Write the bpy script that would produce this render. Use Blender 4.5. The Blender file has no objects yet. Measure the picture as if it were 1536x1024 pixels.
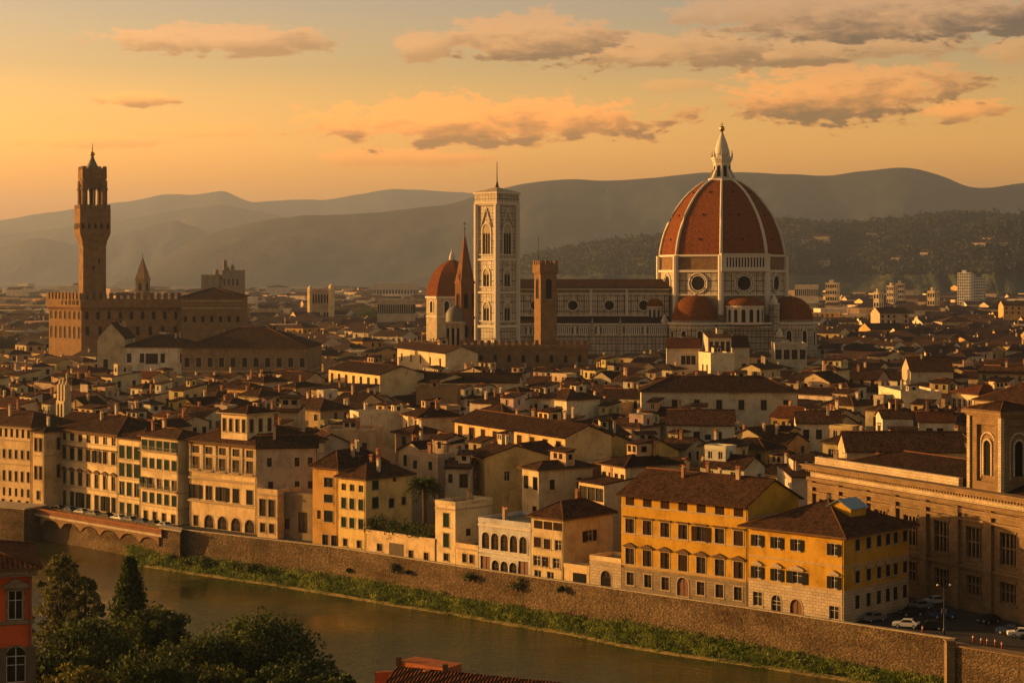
import bpy, math, random
import numpy as np
from math import sin, cos, pi, radians as R, atan2, hypot, sqrt, tan
from mathutils import Vector
random.seed(11)
rng = np.random.default_rng(5)
SC = bpy.context.scene
COL = SC.collection

# ------------------------------------------------------------------ camera, sky, sun, exposure
F = 2800.0            # focal length in pixels of the 1536 px wide photograph
HC = 55.0             # eye height above the city streets
HY = 412.0            # pixel row of the horizon
cam = bpy.data.cameras.new('camera')
cam.sensor_width = 36; cam.lens = 36*F/1536; cam.shift_y = -100/1536
cam.clip_start = 1; cam.clip_end = 60000
camo = bpy.data.objects.new('camera', cam); COL.objects.link(camo)
camo.location = (0, 0, HC); camo.rotation_euler = (pi/2, 0, 0)
SC.camera = camo

SUN_AZ, SUN_EL = R(-75), R(9.0)       # azimuth from +Y (negative = left), elevation
sv = Vector((sin(SUN_AZ)*cos(SUN_EL), cos(SUN_AZ)*cos(SUN_EL), sin(SUN_EL)))
sun = bpy.data.lights.new('sun', 'SUN'); sun.energy = 4.2; sun.angle = R(0.5); sun.color = (1.0, 0.515, 0.14)
suno = bpy.data.objects.new('sun', sun); COL.objects.link(suno)
suno.rotation_euler = sv.to_track_quat('Z', 'Y').to_euler(); suno.location = (-300, 0, 300)

world = bpy.data.worlds.new('World'); SC.world = world; world.use_nodes = True
SC.view_settings.view_transform = 'Standard'; SC.view_settings.look = 'None'
SC.view_settings.exposure = 1.22; SC.view_settings.gamma = 1.0; SC.view_settings.use_curve_mapping = False
SC.cycles.use_denoising = True
SC.cycles.max_bounces = 4; SC.cycles.diffuse_bounces = 2; SC.cycles.glossy_bounces = 2
SC.cycles.transmission_bounces = 2; SC.cycles.volume_bounces = 0
SC.cycles.caustics_reflective = False; SC.cycles.caustics_refractive = False

class NT:
    """small helper to write node trees"""
    def __init__(s, tree): s.t = tree; s.n = tree.nodes; s.l = tree.links
    def node(s, typ, **kw):
        n = s.n.new(typ)
        for k, v in kw.items(): setattr(n, k, v)
        return n
    def put(s, sock, val):
        if isinstance(val, bpy.types.NodeSocket): s.l.new(val, sock)
        elif val is not None: sock.default_value = val
    def math(s, op, a, b=None, c=None, clamp=False):
        n = s.node('ShaderNodeMath', operation=op, use_clamp=clamp)
        s.put(n.inputs[0], a); s.put(n.inputs[1], b); s.put(n.inputs[2], c)
        return n.outputs[0]
    def mix(s, f, a, b, mode='MIX'):
        n = s.node('ShaderNodeMix', data_type='RGBA', blend_type=mode)
        s.put(n.inputs[0], f); s.put(n.inputs[6], a); s.put(n.inputs[7], b)
        return n.outputs[2]
    def noise(s, vec, scale, detail=3, rough=.55, dist=0):
        n = s.node('ShaderNodeTexNoise'); s.put(n.inputs['Vector'], vec)
        n.inputs['Scale'].default_value = scale; n.inputs['Detail'].default_value = detail
        n.inputs['Roughness'].default_value = rough; n.inputs['Distortion'].default_value = dist
        return n.outputs['Fac']
    def scale(s, vec, x, y, z):
        n = s.node('ShaderNodeVectorMath', operation='MULTIPLY'); s.put(n.inputs[0], vec); n.inputs[1].default_value = (x, y, z)
        return n.outputs[0]
    def ramp(s, f, stops):
        n = s.node('ShaderNodeValToRGB'); s.put(n.inputs[0], f); e = n.color_ramp.elements
        while len(e) < len(stops): e.new(.5)
        for q, (p, c) in zip(e, stops):
            q.position = p; q.color = tuple(c)+(1,) if len(c) == 3 else c
        return n.outputs[0]
    def smooth(s, x, a, b):
        n = s.node('ShaderNodeMapRange', interpolation_type='SMOOTHSTEP')
        s.put(n.inputs[0], x); n.inputs[1].default_value = a; n.inputs[2].default_value = b
        return n.outputs[0]

def build_sky():
    w = NT(world.node_tree); w.n.clear()
    out = w.node('ShaderNodeOutputWorld'); bg = w.node('ShaderNodeBackground')
    bg.inputs['Strength'].default_value = 0.15
    sky = w.node('ShaderNodeTexSky', sky_type='NISHITA'); sky.sun_disc = False
    sky.sun_elevation = SUN_EL; sky.sun_rotation = SUN_AZ
    sky.air_density = 1.6; sky.dust_density = 4.0; sky.ozone_density = 0.6; sky.altitude = 50
    tc = w.node('ShaderNodeTexCoord'); sep = w.node('ShaderNodeSeparateXYZ'); w.l.new(tc.outputs['Generated'], sep.inputs[0])
    tint = w.ramp(sep.outputs[2], [(0.0, (1.0, .56, .15)), (.047, (1.0, .59, .175)), (.066, (.92, .575, .29)), (.11, (.42, .325, .30)), (.142, (.30, .26, .33)), (.27, (.20, .162, .128)), (.8, (.16, .13, .105))])
    warm = w.scale(w.mix(1.0, sky.outputs[0], tint, 'MULTIPLY'), 2.1, 2.1, 2.1)
    az = w.math('ARCTAN2', sep.outputs[0], sep.outputs[1]); el = w.math('ARCSINE', sep.outputs[2])
    comb = w.node('ShaderNodeCombineXYZ'); w.l.new(az, comb.inputs[0]); w.l.new(el, comb.inputs[1])
    vec = w.scale(comb.outputs[0], 1, 2.6, 1)
    n1 = w.noise(vec, 21, 8, .64, .5); n2 = w.noise(vec, 75, 6, .62)
    nn = w.math('ADD', w.math('MULTIPLY', w.math('SUBTRACT', n1, .5), 2.3), w.math('MULTIPLY', w.math('SUBTRACT', n2, .5), 1.5))
    #        px   py   rx   ry  amount dark
    blobs = [(335, 58, 175, 24, .8, .4), (212, 148, 62, 13, .8, .55), (115, 211, 120, 11, .5, .35), (632, 66, 52, 26, .8, .30),
             (805, 58, 140, 38, .95, .55), (1000, 74, 190, 32, .8, .55), (735, 180, 285, 40, 1.0, .55), (640, 186, 150, 26, .95, .45), (1090, 18, 130, 24, .75, .2),
             (1330, 20, 280, 52, 1.0, 1.0), (1290, 66, 190, 26, .7, .35), (1270, 138, 180, 46, 1.0, .62), (1442, 166, 76, 19, .8, .75),
             (1160, 84, 130, 16, .75, .85), (1525, 76, 56, 20, .7, .15), (610, 236, 140, 14, .45, .35), (300, 196, 100, 12, .4, .25),
             (1010, 128, 60, 10, .4, .2)]
    dens = None; dark = None
    for px, py, rx, ry, amt, dk in blobs:
        ca, ce = math.atan((px-768)/F), math.atan((HY-py)/F*cos(math.atan((px-768)/F)))
        dx = w.math('MULTIPLY', w.math('SUBTRACT', az, ca), F/rx); dy = w.math('MULTIPLY', w.math('SUBTRACT', el, ce), F/ry)
        q = w.math('SQRT', w.math('ADD', w.math('MULTIPLY', dx, dx), w.math('MULTIPLY', dy, dy)))
        m = w.math('SUBTRACT', 1.0, q)
        d = w.math('MULTIPLY', w.smooth(w.math('ADD', m, nn), -.06, .26), amt)
        # undersides and far (right) ends lie in the cloud's own shade
        sh = w.smooth(w.math('ADD', w.math('MULTIPLY', w.math('SUBTRACT', w.math('MULTIPLY', dx, .35), dy), .6), w.math('MULTIPLY', nn, .6)), -.25, .6)
        k = w.math('MULTIPLY', w.math('MULTIPLY', sh, d), min(1, dk*1.45+.12))
        dens = d if dens is None else w.math('MAXIMUM', dens, d)
        dark = k if dark is None else w.math('MAXIMUM', dark, k)
    lit = w.mix(1.0, warm, (1.62, 1.09, .78, 1), 'MULTIPLY'); shade = w.mix(1.0, warm, (.28, .265, .34, 1), 'MULTIPLY')
    c = w.mix(w.math('MULTIPLY', dens, .9), warm, lit)
    c = w.mix(w.math('MULTIPLY', dark, 1.0, clamp=True), c, shade)
    w.l.new(c, bg.inputs[0]); w.l.new(bg.outputs[0], out.inputs[0])
build_sky()

# ------------------------------------------------------------------ pixel helpers (photo pixels -> real places)
def at(px, py, D): return Vector(((px-768)/F*D, D, HC-(py-HY)/F*D))
def zat(py, D): return HC-(py-HY)/F*D
def dist(py, z): return (HC-z)*F/(py-HY)
def on(px, py, z):
    D = dist(py, z); return Vector(((px-768)/F*D, D, z))
def pix(x, y, z): return 768+x/y*F, HY+(HC-z)/y*F

# ------------------------------------------------------------------ mesh helper
class MB:
    def __init__(s): s.v = []; s.f = []; s.m = []; s.sm = []
    def poly(s, pts, m=0):
        i = len(s.v); s.v.extend(tuple(p) for p in pts); s.f.append(tuple(range(i, i+len(pts)))); s.m.append(m); s.sm.append(False)
    def box(s, x0, y0, z0, x1, y1, z1, m=0, bottom=True):
        a = [(x0,y0),(x1,y0),(x1,y1),(x0,y1)]
        s.prism(a, z0, z1, m, bottom=bottom)
    def prism(s, p, z0, z1, m=0, mt=None, bottom=True, top=True, p2=None):
        n = len(p); q = p2 or p
        for i in range(n):
            j = (i+1) % n
            s.poly([(*p[i], z0), (*p[j], z0), (*q[j], z1), (*q[i], z1)], m)
        if top: s.poly([(*a, z1) for a in q], m if mt is None else mt)
        if bottom: s.poly([(*a, z0) for a in reversed(p)], m)
    def slab(s, q, t, m=0):
        """a sloping plate, q counter-clockwise seen from above, thickness t downward"""
        lo = [(x, y, z-t) for x, y, z in q]; s.poly(q, m); s.poly(list(reversed(lo)), m); n = len(q)
        for i in range(n):
            j = (i+1) % n; s.poly([lo[i], lo[j], q[j], q[i]], m)
    def tube(s, pts, r, n=6, m=0, smooth=True, closed=False):
        pts = [Vector(p) for p in pts]; rs = r if isinstance(r, (list, tuple)) else [r]*len(pts)
        base = len(s.v); k = len(pts)
        for i, p in enumerate(pts):
            if closed: t = pts[(i+1) % k]-pts[i-1]
            else: t = pts[min(i+1, k-1)]-pts[max(i-1, 0)]
            t.normalize(); a = t.orthogonal().normalized() if abs(t.z) > .9 else t.cross(Vector((0,0,1))).normalized()
            b = t.cross(a)
            for j in range(n):
                g = 2*pi*j/n; s.v.append(tuple(p+(a*cos(g)+b*sin(g))*rs[i]))
        for i in range(k if closed else k-1):
            i2 = (i+1) % k
            for j in range(n):
                j2 = (j+1) % n
                s.f.append((base+i*n+j, base+i*n+j2, base+i2*n+j2, base+i2*n+j)); s.m.append(m); s.sm.append(smooth)
        if not closed:
            s.f.append(tuple(base+j for j in reversed(range(n)))); s.m.append(m); s.sm.append(False)
            s.f.append(tuple(base+(k-1)*n+j for j in range(n))); s.m.append(m); s.sm.append(False)
    def lathe(s, prof, n=16, m=0, c=(0, 0), ph=0.0, a0=0.0, a1=2*pi, smooth=True):
        full = abs(a1-a0-2*pi) < 1e-6; base = len(s.v); k = n if full else n+1
        for r, z in prof:
            for j in range(k):
                g = ph+a0+(a1-a0)*j/n; s.v.append((c[0]+r*cos(g), c[1]+r*sin(g), z))
        for i in range(len(prof)-1):
            for j in range(n):
                j2 = (j+1) % k
                s.f.append((base+i*k+j, base+i*k+j2, base+(i+1)*k+j2, base+(i+1)*k+j)); s.m.append(m); s.sm.append(smooth)
    def build(s, name, mats, parent=None, color=None, loc=None, rz=0):
        me = bpy.data.meshes.new(name); me.from_pydata(s.v, [], s.f)
        mats = mats if isinstance(mats, (list, tuple)) else [mats]
        for mm in mats: me.materials.append(mm)
        me.polygons.foreach_set('material_index', s.m); me.polygons.foreach_set('use_smooth', s.sm)
        uv = me.uv_layers.new(name='UVMap'); buf = np.zeros(len(me.loops)*2, dtype=np.float32); k = 0
        me.update()
        for p in me.polygons:
            nx, ny, nz = p.normal; h = hypot(nx, ny)
            if h < .02: t = (1, 0, 0); b = (0, 1, 0)
            else:
                t = (-ny/h, nx/h, 0); b = (ny*t[2]-nz*t[1], nz*t[0]-nx*t[2], nx*t[1]-ny*t[0])
            for vi in p.vertices:
                x, y, z = s.v[vi]; buf[k] = x*t[0]+y*t[1]; buf[k+1] = x*b[0]+y*b[1]+z*b[2]; k += 2
        uv.data.foreach_set('uv', buf)
        return link(name, me, parent, color, loc, rz)

def link(name, me, parent=None, color=None, loc=None, rz=0):
    o = bpy.data.objects.new(name, me); COL.objects.link(o)
    if parent is not None: o.parent = parent
    if loc is not None: o.location = loc
    if rz: o.rotation_euler = (0, 0, rz)
    if color is not None: o.color = (*color, 1)
    return o
def tag(o, label=None, cat=None, group=None, kind=None):
    if label: o['label'] = label
    if cat: o['category'] = cat
    if group: o['group'] = group
    if kind: o['kind'] = kind
    return o
def thing(name, label, cat, loc, rz=0, group=None):
    o = bpy.data.objects.new(name, None); COL.objects.link(o); o.location = loc; o.rotation_euler = (0, 0, rz)
    o.empty_display_size = .5
    return tag(o, label, cat, group)
def copy_tree(o, parent=None):
    kids = [c for c in KIDS.get(o.name, [])] if o.name in KIDS else list(o.children)
    c = o.copy(); COL.objects.link(c); c.parent = parent
    for k in kids: copy_tree(k, c)
    return c
KIDS = {}
def ngon(n, r, ph=0, c=(0, 0)): return [(c[0]+r*cos(ph+2*pi*i/n), c[1]+r*sin(ph+2*pi*i/n)) for i in range(n)]

# ------------------------------------------------------------------ materials
M = {}
def mat(name, rough=.9, spec=.2):
    m = bpy.data.materials.new(name); m.use_nodes = True; t = NT(m.node_tree)
    b = t.n['Principled BSDF']; b.inputs['Roughness'].default_value = rough; b.inputs['Specular IOR Level'].default_value = spec
    M[name] = m; return m, t, b
def bump(t, b, h, dist, strength=1.0):
    n = t.node('ShaderNodeBump'); n.inputs['Distance'].default_value = dist; n.inputs['Strength'].default_value = strength
    t.put(n.inputs['Height'], h); t.l.new(n.outputs[0], b.inputs['Normal'])
def uvc(t): return t.node('ShaderNodeUVMap').outputs[0]
def objc(t): return t.node('ShaderNodeTexCoord').outputs['Object']
def orand(t): return t.node('ShaderNodeObjectInfo').outputs['Random']

def plaster_nodes(t, b, col, amp=1.0):
    uv = uvc(t); oi = t.node('ShaderNodeObjectInfo'); off = t.node('ShaderNodeVectorMath', operation='ADD')
    t.l.new(uv, off.inputs[0]); cb = t.node('ShaderNodeCombineXYZ'); t.put(cb.inputs[0], t.math('MULTIPLY', oi.outputs['Random'], 90)); t.l.new(cb.outputs[0], off.inputs[1])
    v = off.outputs[0]
    big = t.noise(v, .22, 5, .6); streak = t.noise(t.scale(v, 1.3, .16, 1), 1.0, 4, .65); fine = t.noise(v, 3.2, 4, .7)
    a = t.ramp(big, [(.28, (.60, .56, .50)), (.52, (1, 1, 1)), (.8, (1.08, 1.06, 1.02))])
    c = t.mix(1, col, a, 'MULTIPLY')
    c = t.mix(t.math('MULTIPLY', t.smooth(streak, .52, .80), .68*amp), c, (.11, .08, .05, 1))
    c = t.mix(t.math('MULTIPLY', t.smooth(fine, .54, .78), .34*amp), c, (.16, .12, .085, 1))
    pt = t.noise(v, .75, 3, .55, .6); c = t.mix(t.math('MULTIPLY', t.smooth(pt, .57, .64), .38), c, t.mix(1, c, (.66, .60, .56, 1), 'MULTIPLY')); p2 = t.noise(v, .5, 2, .5, .8); c = t.mix(t.math('MULTIPLY', t.smooth(p2, .60, .66), .35), c, t.mix(1, c, (1.25, 1.22, 1.2, 1), 'MULTIPLY'))
    t.l.new(c, b.inputs['Base Color']); bump(t, b, fine, .03, .6)
m, t, b = mat('plaster', .95, .05)
plaster_nodes(t, b, t.node('ShaderNodeObjectInfo').outputs['Color'])
m, t, b = mat('plaster_far', .95, .05)
plaster_nodes(t, b, t.node('ShaderNodeAttribute', attribute_name='Col').outputs['Color'])

def tiles(name, c0, c1, c2, vary=True):
    m, t, b = mat(name, .95, .04); uv = uvc(t)
    oi = t.node('ShaderNodeObjectInfo'); rnd = oi.outputs['Random']
    sp = t.node('ShaderNodeSeparateXYZ'); t.l.new(uv, sp.inputs[0])
    cellv = t.node('ShaderNodeTexWhiteNoise', noise_dimensions='2D')
    cb = t.node('ShaderNodeCombineXYZ'); t.put(cb.inputs[0], t.math('FLOOR', t.math('MULTIPLY', sp.outputs[0], 2.6))); t.put(cb.inputs[1], t.math('FLOOR', t.math('MULTIPLY', sp.outputs[1], 2.2)))
    t.l.new(cb.outputs[0], cellv.inputs['Vector'])
    big = t.noise(uv, .35, 5, .65); mid = t.noise(t.scale(uv, 1.6, .5, 1), 1.2, 4, .65)
    f = t.math('ADD', t.math('MULTIPLY', cellv.outputs['Value'], .50), t.math('ADD', t.math('MULTIPLY', big, .55), t.math('MULTIPLY', t.math('SUBTRACT', rnd, .5), .35 if vary else 0)))
    c = t.ramp(f, [(.18, c0), (.48, c1), (.82, c2)])
    c = t.mix(t.math('MULTIPLY', t.smooth(mid, .52, .76), .6), c, (.030, .021, .015, 1)); lich = t.noise(uv, .9, 4, .7)
    c = t.mix(t.math('MULTIPLY', t.smooth(lich, .60, .8), .28), c, (.16, .12, .07, 1))
    t.l.new(c, b.inputs['Base Color'])
    wv = t.math('SINE', t.math('MULTIPLY', sp.outputs[0], 2*pi*2.6))
    course = t.math('FRACT', t.math('MULTIPLY', sp.outputs[1], 2.2))
    bump(t, b, t.math('ADD', wv, t.math('MULTIPLY', course, -.6)), .05, .8)
tiles('roof_tile', (.013, .0078, .0055), (.031, .0165, .0105), (.080, .040, .022))
tiles('roof_tile_red', (.045, .017, .009), (.08, .028, .013), (.13, .048, .021))
tiles('dome_tile', (.085, .025, .007), (.14, .043, .012), (.23, .076, .022), False)

def stone(name, c0, c1, sc=1.2, bw=.9, bh=.4, rough=.92, mort=(.10, .08, .06), bd=.05):
    m, t, b = mat(name, rough, .05); uv = uvc(t)
    br = t.node('ShaderNodeTexBrick'); t.l.new(uv, br.inputs['Vector']); br.inputs['Scale'].default_value = 1
    br.inputs['Brick Width'].default_value = bw; br.inputs['Row Height'].default_value = bh; br.inputs['Mortar Size'].default_value = .02
    br.inputs['Color1'].default_value = (*c0, 1); br.inputs['Color2'].default_value = (*c1, 1); br.inputs['Mortar'].default_value = (*mort, 1)
    big = t.noise(uv, .3, 5, .65); fine = t.noise(uv, sc*4, 4, .7)
    c = t.mix(1, br.outputs[0], t.ramp(big, [(.25, (.62, .6, .56)), (.7, (1.12, 1.1, 1.05))]), 'MULTIPLY')
    c = t.mix(t.math('MULTIPLY', t.smooth(fine, .5, .8), .35), c, (.07, .055, .04, 1))
    t.l.new(c, b.inputs['Base Color']); bump(t, b, t.math('ADD', t.math('MULTIPLY', br.outputs['Fac'], -.6), fine), bd, .9)
stone('sandstone', (.27, .18, .10), (.21, .14, .078))
stone('brown_stone', (.27, .165, .085), (.21, .125, .065), bw=.7, bh=.35)
stone('brick', (.30, .135, .065), (.24, .105, .05), bw=.5, bh=.18)
stone('grey_stone', (.27, .215, .15), (.22, .175, .125), bw=1.4, bh=.5)
stone('pale_stone', (.50, .41, .29), (.44, .36, .26), bw=1.1, bh=.5)
# rubble river wall
m, t, b = mat('rubble_wall', .95, .04); uv = uvc(t)
vo = t.node('ShaderNodeTexVoronoi', feature='F1'); t.l.new(t.scale(uv, 1.0, 1.7, 1), vo.inputs['Vector']); vo.inputs['Scale'].default_value = 2.3; vo.inputs['Randomness'].default_value = .9
big = t.noise(t.scale(uv, .5, 1.5, 1), .14, 6, .68); fine = t.noise(uv, 4, 4, .7); low = t.noise(t.scale(uv, 1.6, .25, 1), .5, 4, .6)
c = t.ramp(vo.outputs['Color'], [(.1, (.11, .077, .045)), (.5, (.155, .11, .066)), (.9, (.23, .165, .10))])
c = t.mix(t.math('MULTIPLY', t.smooth(vo.outputs['Distance'], .38, .7), .6), c, (.085, .062, .04, 1))
c = t.mix(1, c, t.ramp(big, [(.30, (.42, .38, .32)), (.5, (.85, .82, .76)), (.72, (1.25, 1.2, 1.1))]), 'MULTIPLY')
c = t.mix(t.math('MULTIPLY', t.smooth(low, .50, .72), .7), c, (.065, .055, .03, 1))
t.l.new(c, b.inputs['Base Color']); bump(t, b, t.math('ADD', t.math('MULTIPLY', vo.outputs['Distance'], -1.0), t.math('MULTIPLY', fine, .6)), .16, 1)
# marble with dark green inlaid panels
def marble(name, bw, bh, line, white=(.50, .44, .36), green=(.045, .058, .042)):
    m, t, b = mat(name, .6, .3); uv = uvc(t)
    br = t.node('ShaderNodeTexBrick'); br.offset = 0; t.l.new(uv, br.inputs['Vector']); br.inputs['Scale'].default_value = 1
    br.inputs['Brick Width'].default_value = bw; br.inputs['Row Height'].default_value = bh; br.inputs['Mortar Size'].default_value = line; br.inputs['Mortar Smooth'].default_value = .05
    br.inputs['Color1'].default_value = (*white, 1); br.inputs['Color2'].default_value = (white[0]*.82, white[1]*.8, white[2]*.78, 1); br.inputs['Mortar'].default_value = (*green, 1)
    b2 = t.node('ShaderNodeTexBrick'); b2.offset = 0; t.l.new(uv, b2.inputs['Vector']); b2.inputs['Scale'].default_value = 1
    b2.inputs['Brick Width'].default_value = bw/3; b2.inputs['Row Height'].default_value = bh/2; b2.inputs['Mortar Size'].default_value = line*.5
    b2.inputs['Color1'].default_value = (1, 1, 1, 1); b2.inputs['Color2'].default_value = (.86, .80, .76, 1); b2.inputs['Mortar'].default_value = (.30, .32, .27, 1)
    big = t.noise(uv, .25, 5, .65)
    c = t.mix(1, br.outputs[0], b2.outputs[0], 'MULTIPLY'); c = t.mix(1, c, t.ramp(big, [(.25, (.52, .47, .41)), (.7, (1.10, 1.08, 1.04))]), 'MULTIPLY')
    st = t.noise(t.scale(uv, 1.4, .2, 1), .8, 4, .65); c = t.mix(t.math('MULTIPLY', t.smooth(st, .52, .78), .4), c, (.10, .085, .065, 1))
    t.l.new(c, b.inputs['Base Color'])
marble('marble_panels', 3.4, 5.2, .22, (.62, .56, .48))
marble('marble_fine', 2.0, 3.4, .16, (.57, .51, .43))
marble('marble_dark', 2.2, 3.0, .22, (.42, .39, .33), (.05, .062, .05))
def plain(name, col, rough=.85, spec=.06, nsc=1.5, amp=.35, coord='uv', bd=0.0, metal=0):
    m, t, b = mat(name, rough, spec); v = uvc(t) if coord == 'uv' else objc(t)
    n = t.noise(v, nsc, 5, .65)
    c = t.mix(1, (*col, 1), t.ramp(n, [(.25, (1-amp,)*3), (.75, (1+amp*.5,)*3)]), 'MULTIPLY')
    t.l.new(c, b.inputs['Base Color']); b.inputs['Metallic'].default_value = metal
    if bd: bump(t, b, n, bd, .8)
    return m
plain('white_marble', (.58, .52, .44), .6); plain('trim', (.40, .31, .20), .85); plain('brown_trim', (.13, .078, .042), .85); plain('white_trim', (.60, .54, .44), .8)
plain('shutter_green', (.012, .030, .021), .85, .04); plain('shutter_brown', (.036, .019, .011), .85, .04); plain('shutter_dark', (.016, .016, .014), .85, .04); plain('shutter_grey', (.12, .095, .07), .85, .04)
plain('white_frame', (.52, .48, .42), .6, .3); plain('dark_void', (.012, .010, .008), .9, .1); plain('door_wood', (.15, .06, .025), .6, .3)
plain('iron', (.02, .018, .016), .5, .5); plain('gilt', (.55, .32, .08), .35, .5, metal=.8); plain('lead', (.14, .125, .105), .6, .3)
plain('asphalt', (.045, .042, .040), .92, .15, .5, .3); plain('paving', (.16, .13, .10), .92, .15, .6, .3); plain('ground', (.075, .058, .036), .95, .1, .05, .4, 'obj')
plain('bank_soil', (.085, .080, .030), .95, .1, .35, .5, 'obj'); plain('hill_soil', (.05, .055, .03), .95, .1, .2, .4, 'obj')
plain('mud', (.30, .215, .075), .95, .04, .8, .5, 'obj'); plain('slate_blue', (.14, .22, .28), .25, .5, 1, .2); plain('ridge_tile', (.105, .048, .026), .95); plain('terracotta', (.36, .115, .045), .9); plain('red_brick_cap', (.33, .12, .05), .9)
plain('bark', (.06, .042, .028), .95, .1, 2, .5, 'obj', .03)
m, t, b = mat('glass', .25, .14); n = t.noise(objc(t), .8, 2, .5)
t.l.new(t.ramp(n, [(.3, (.012, .011, .010)), (.7, (.035, .030, .025))]), b.inputs['Base Color'])
m, t, b = mat('shutter_slats', .6, .3)
def leafmat(name, c0, c1, c2):
    m, t, b = mat(name, .7, .2)
    at_ = t.node('ShaderNodeAttribute', attribute_name='Col')
    c = t.ramp(at_.outputs['Fac'], [(.1, c0), (.5, c1), (.95, c2)])
    t.l.new(c, b.inputs['Base Color'])
    tr = t.node('ShaderNodeBsdfTranslucent'); t.put(tr.inputs[0], t.mix(1, c, (1.3, 1.2, .6, 1), 'MULTIPLY'))
    mx = t.node('ShaderNodeMixShader'); mx.inputs[0].default_value = .3
    t.l.new(b.outputs[0], mx.inputs[1]); t.l.new(tr.outputs[0], mx.inputs[2]); t.l.new(mx.outputs[0], t.n['Material Output'].inputs[0])
leafmat('leaf_dark', (.012, .024, .008), (.034, .055, .016), (.080, .105, .028))
leafmat('leaf_woods', (.012, .018, .011), (.020, .026, .015), (.032, .036, .019))
leafmat('leaf_mid', (.030, .045, .012), (.060, .080, .022), (.12, .13, .035))
leafmat('leaf_olive', (.05, .055, .016), (.09, .095, .028), (.16, .15, .045))
leafmat('grass_blades', (.05, .085, .014), (.11, .16, .028), (.24, .27, .055))
m, t, b = mat('water', .06, .5); oc = objc(t)
b.inputs['Base Color'].default_value = (.030, .032, .006, 1); b.inputs['IOR'].default_value = 1.33
rot = t.node('ShaderNodeVectorRotate', rotation_type='Z_AXIS'); t.l.new(oc, rot.inputs['Vector']); rot.inputs['Angle'].default_value = R(41)
w1 = t.noise(t.scale(rot.outputs[0], .55, 1.5, 1), .55, 4, .6, .4); w2 = t.noise(t.scale(rot.outputs[0], .8, 2.0, 1), 1.6, 3, .6); wb = t.noise(rot.outputs[0], .022, 3, .55)
hgt = t.math('ADD', w1, t.math('MULTIPLY', w2, .45)); amt = t.math('ADD', .22, t.math('MULTIPLY', t.smooth(wb, .40, .58), 1.3))
bump(t, b, t.math('MULTIPLY', hgt, amt), .22, 1.0)
def hillmat(name, c0, c1, c2, sc):
    m, t, b = mat(name, .95, .1); o = objc(t); n = t.noise(o, sc, 7, .68); n2 = t.noise(o, sc*7, 4, .7)
    c = t.ramp(t.math('ADD', t.math('MULTIPLY', n, .7), t.math('MULTIPLY', n2, .3)), [(.36, c0), (.5, c1), (.66, c2)])
    t.l.new(c, b.inputs['Base Color']); bump(t, b, n2, 12, 1)
hillmat('hill_near', (.020, .027, .013), (.040, .044, .020), (.11, .088, .042), .004)
hillmat('hill_far', (.022, .027, .024), (.028, .033, .029), (.036, .039, .034), .002)
def paint(name, col):
    m, t, b = mat(name, .62, .12); b.inputs['Base Color'].default_value = (*col, 1); b.inputs['Coat Weight'].default_value = .0
for k_, c_ in dict(car_white=(.6, .58, .55), car_black=(.012, .012, .013), car_blue=(.02, .04, .10), car_grey=(.14, .14, .145), car_silver=(.36, .36, .36), car_red=(.22, .02, .015), bollard_red=(.28, .05, .025), tyre=(.012, .012, .012)).items(): paint(k_, c_)
plain('car_glass', (.012, .012, .014), .7, .05)

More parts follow.
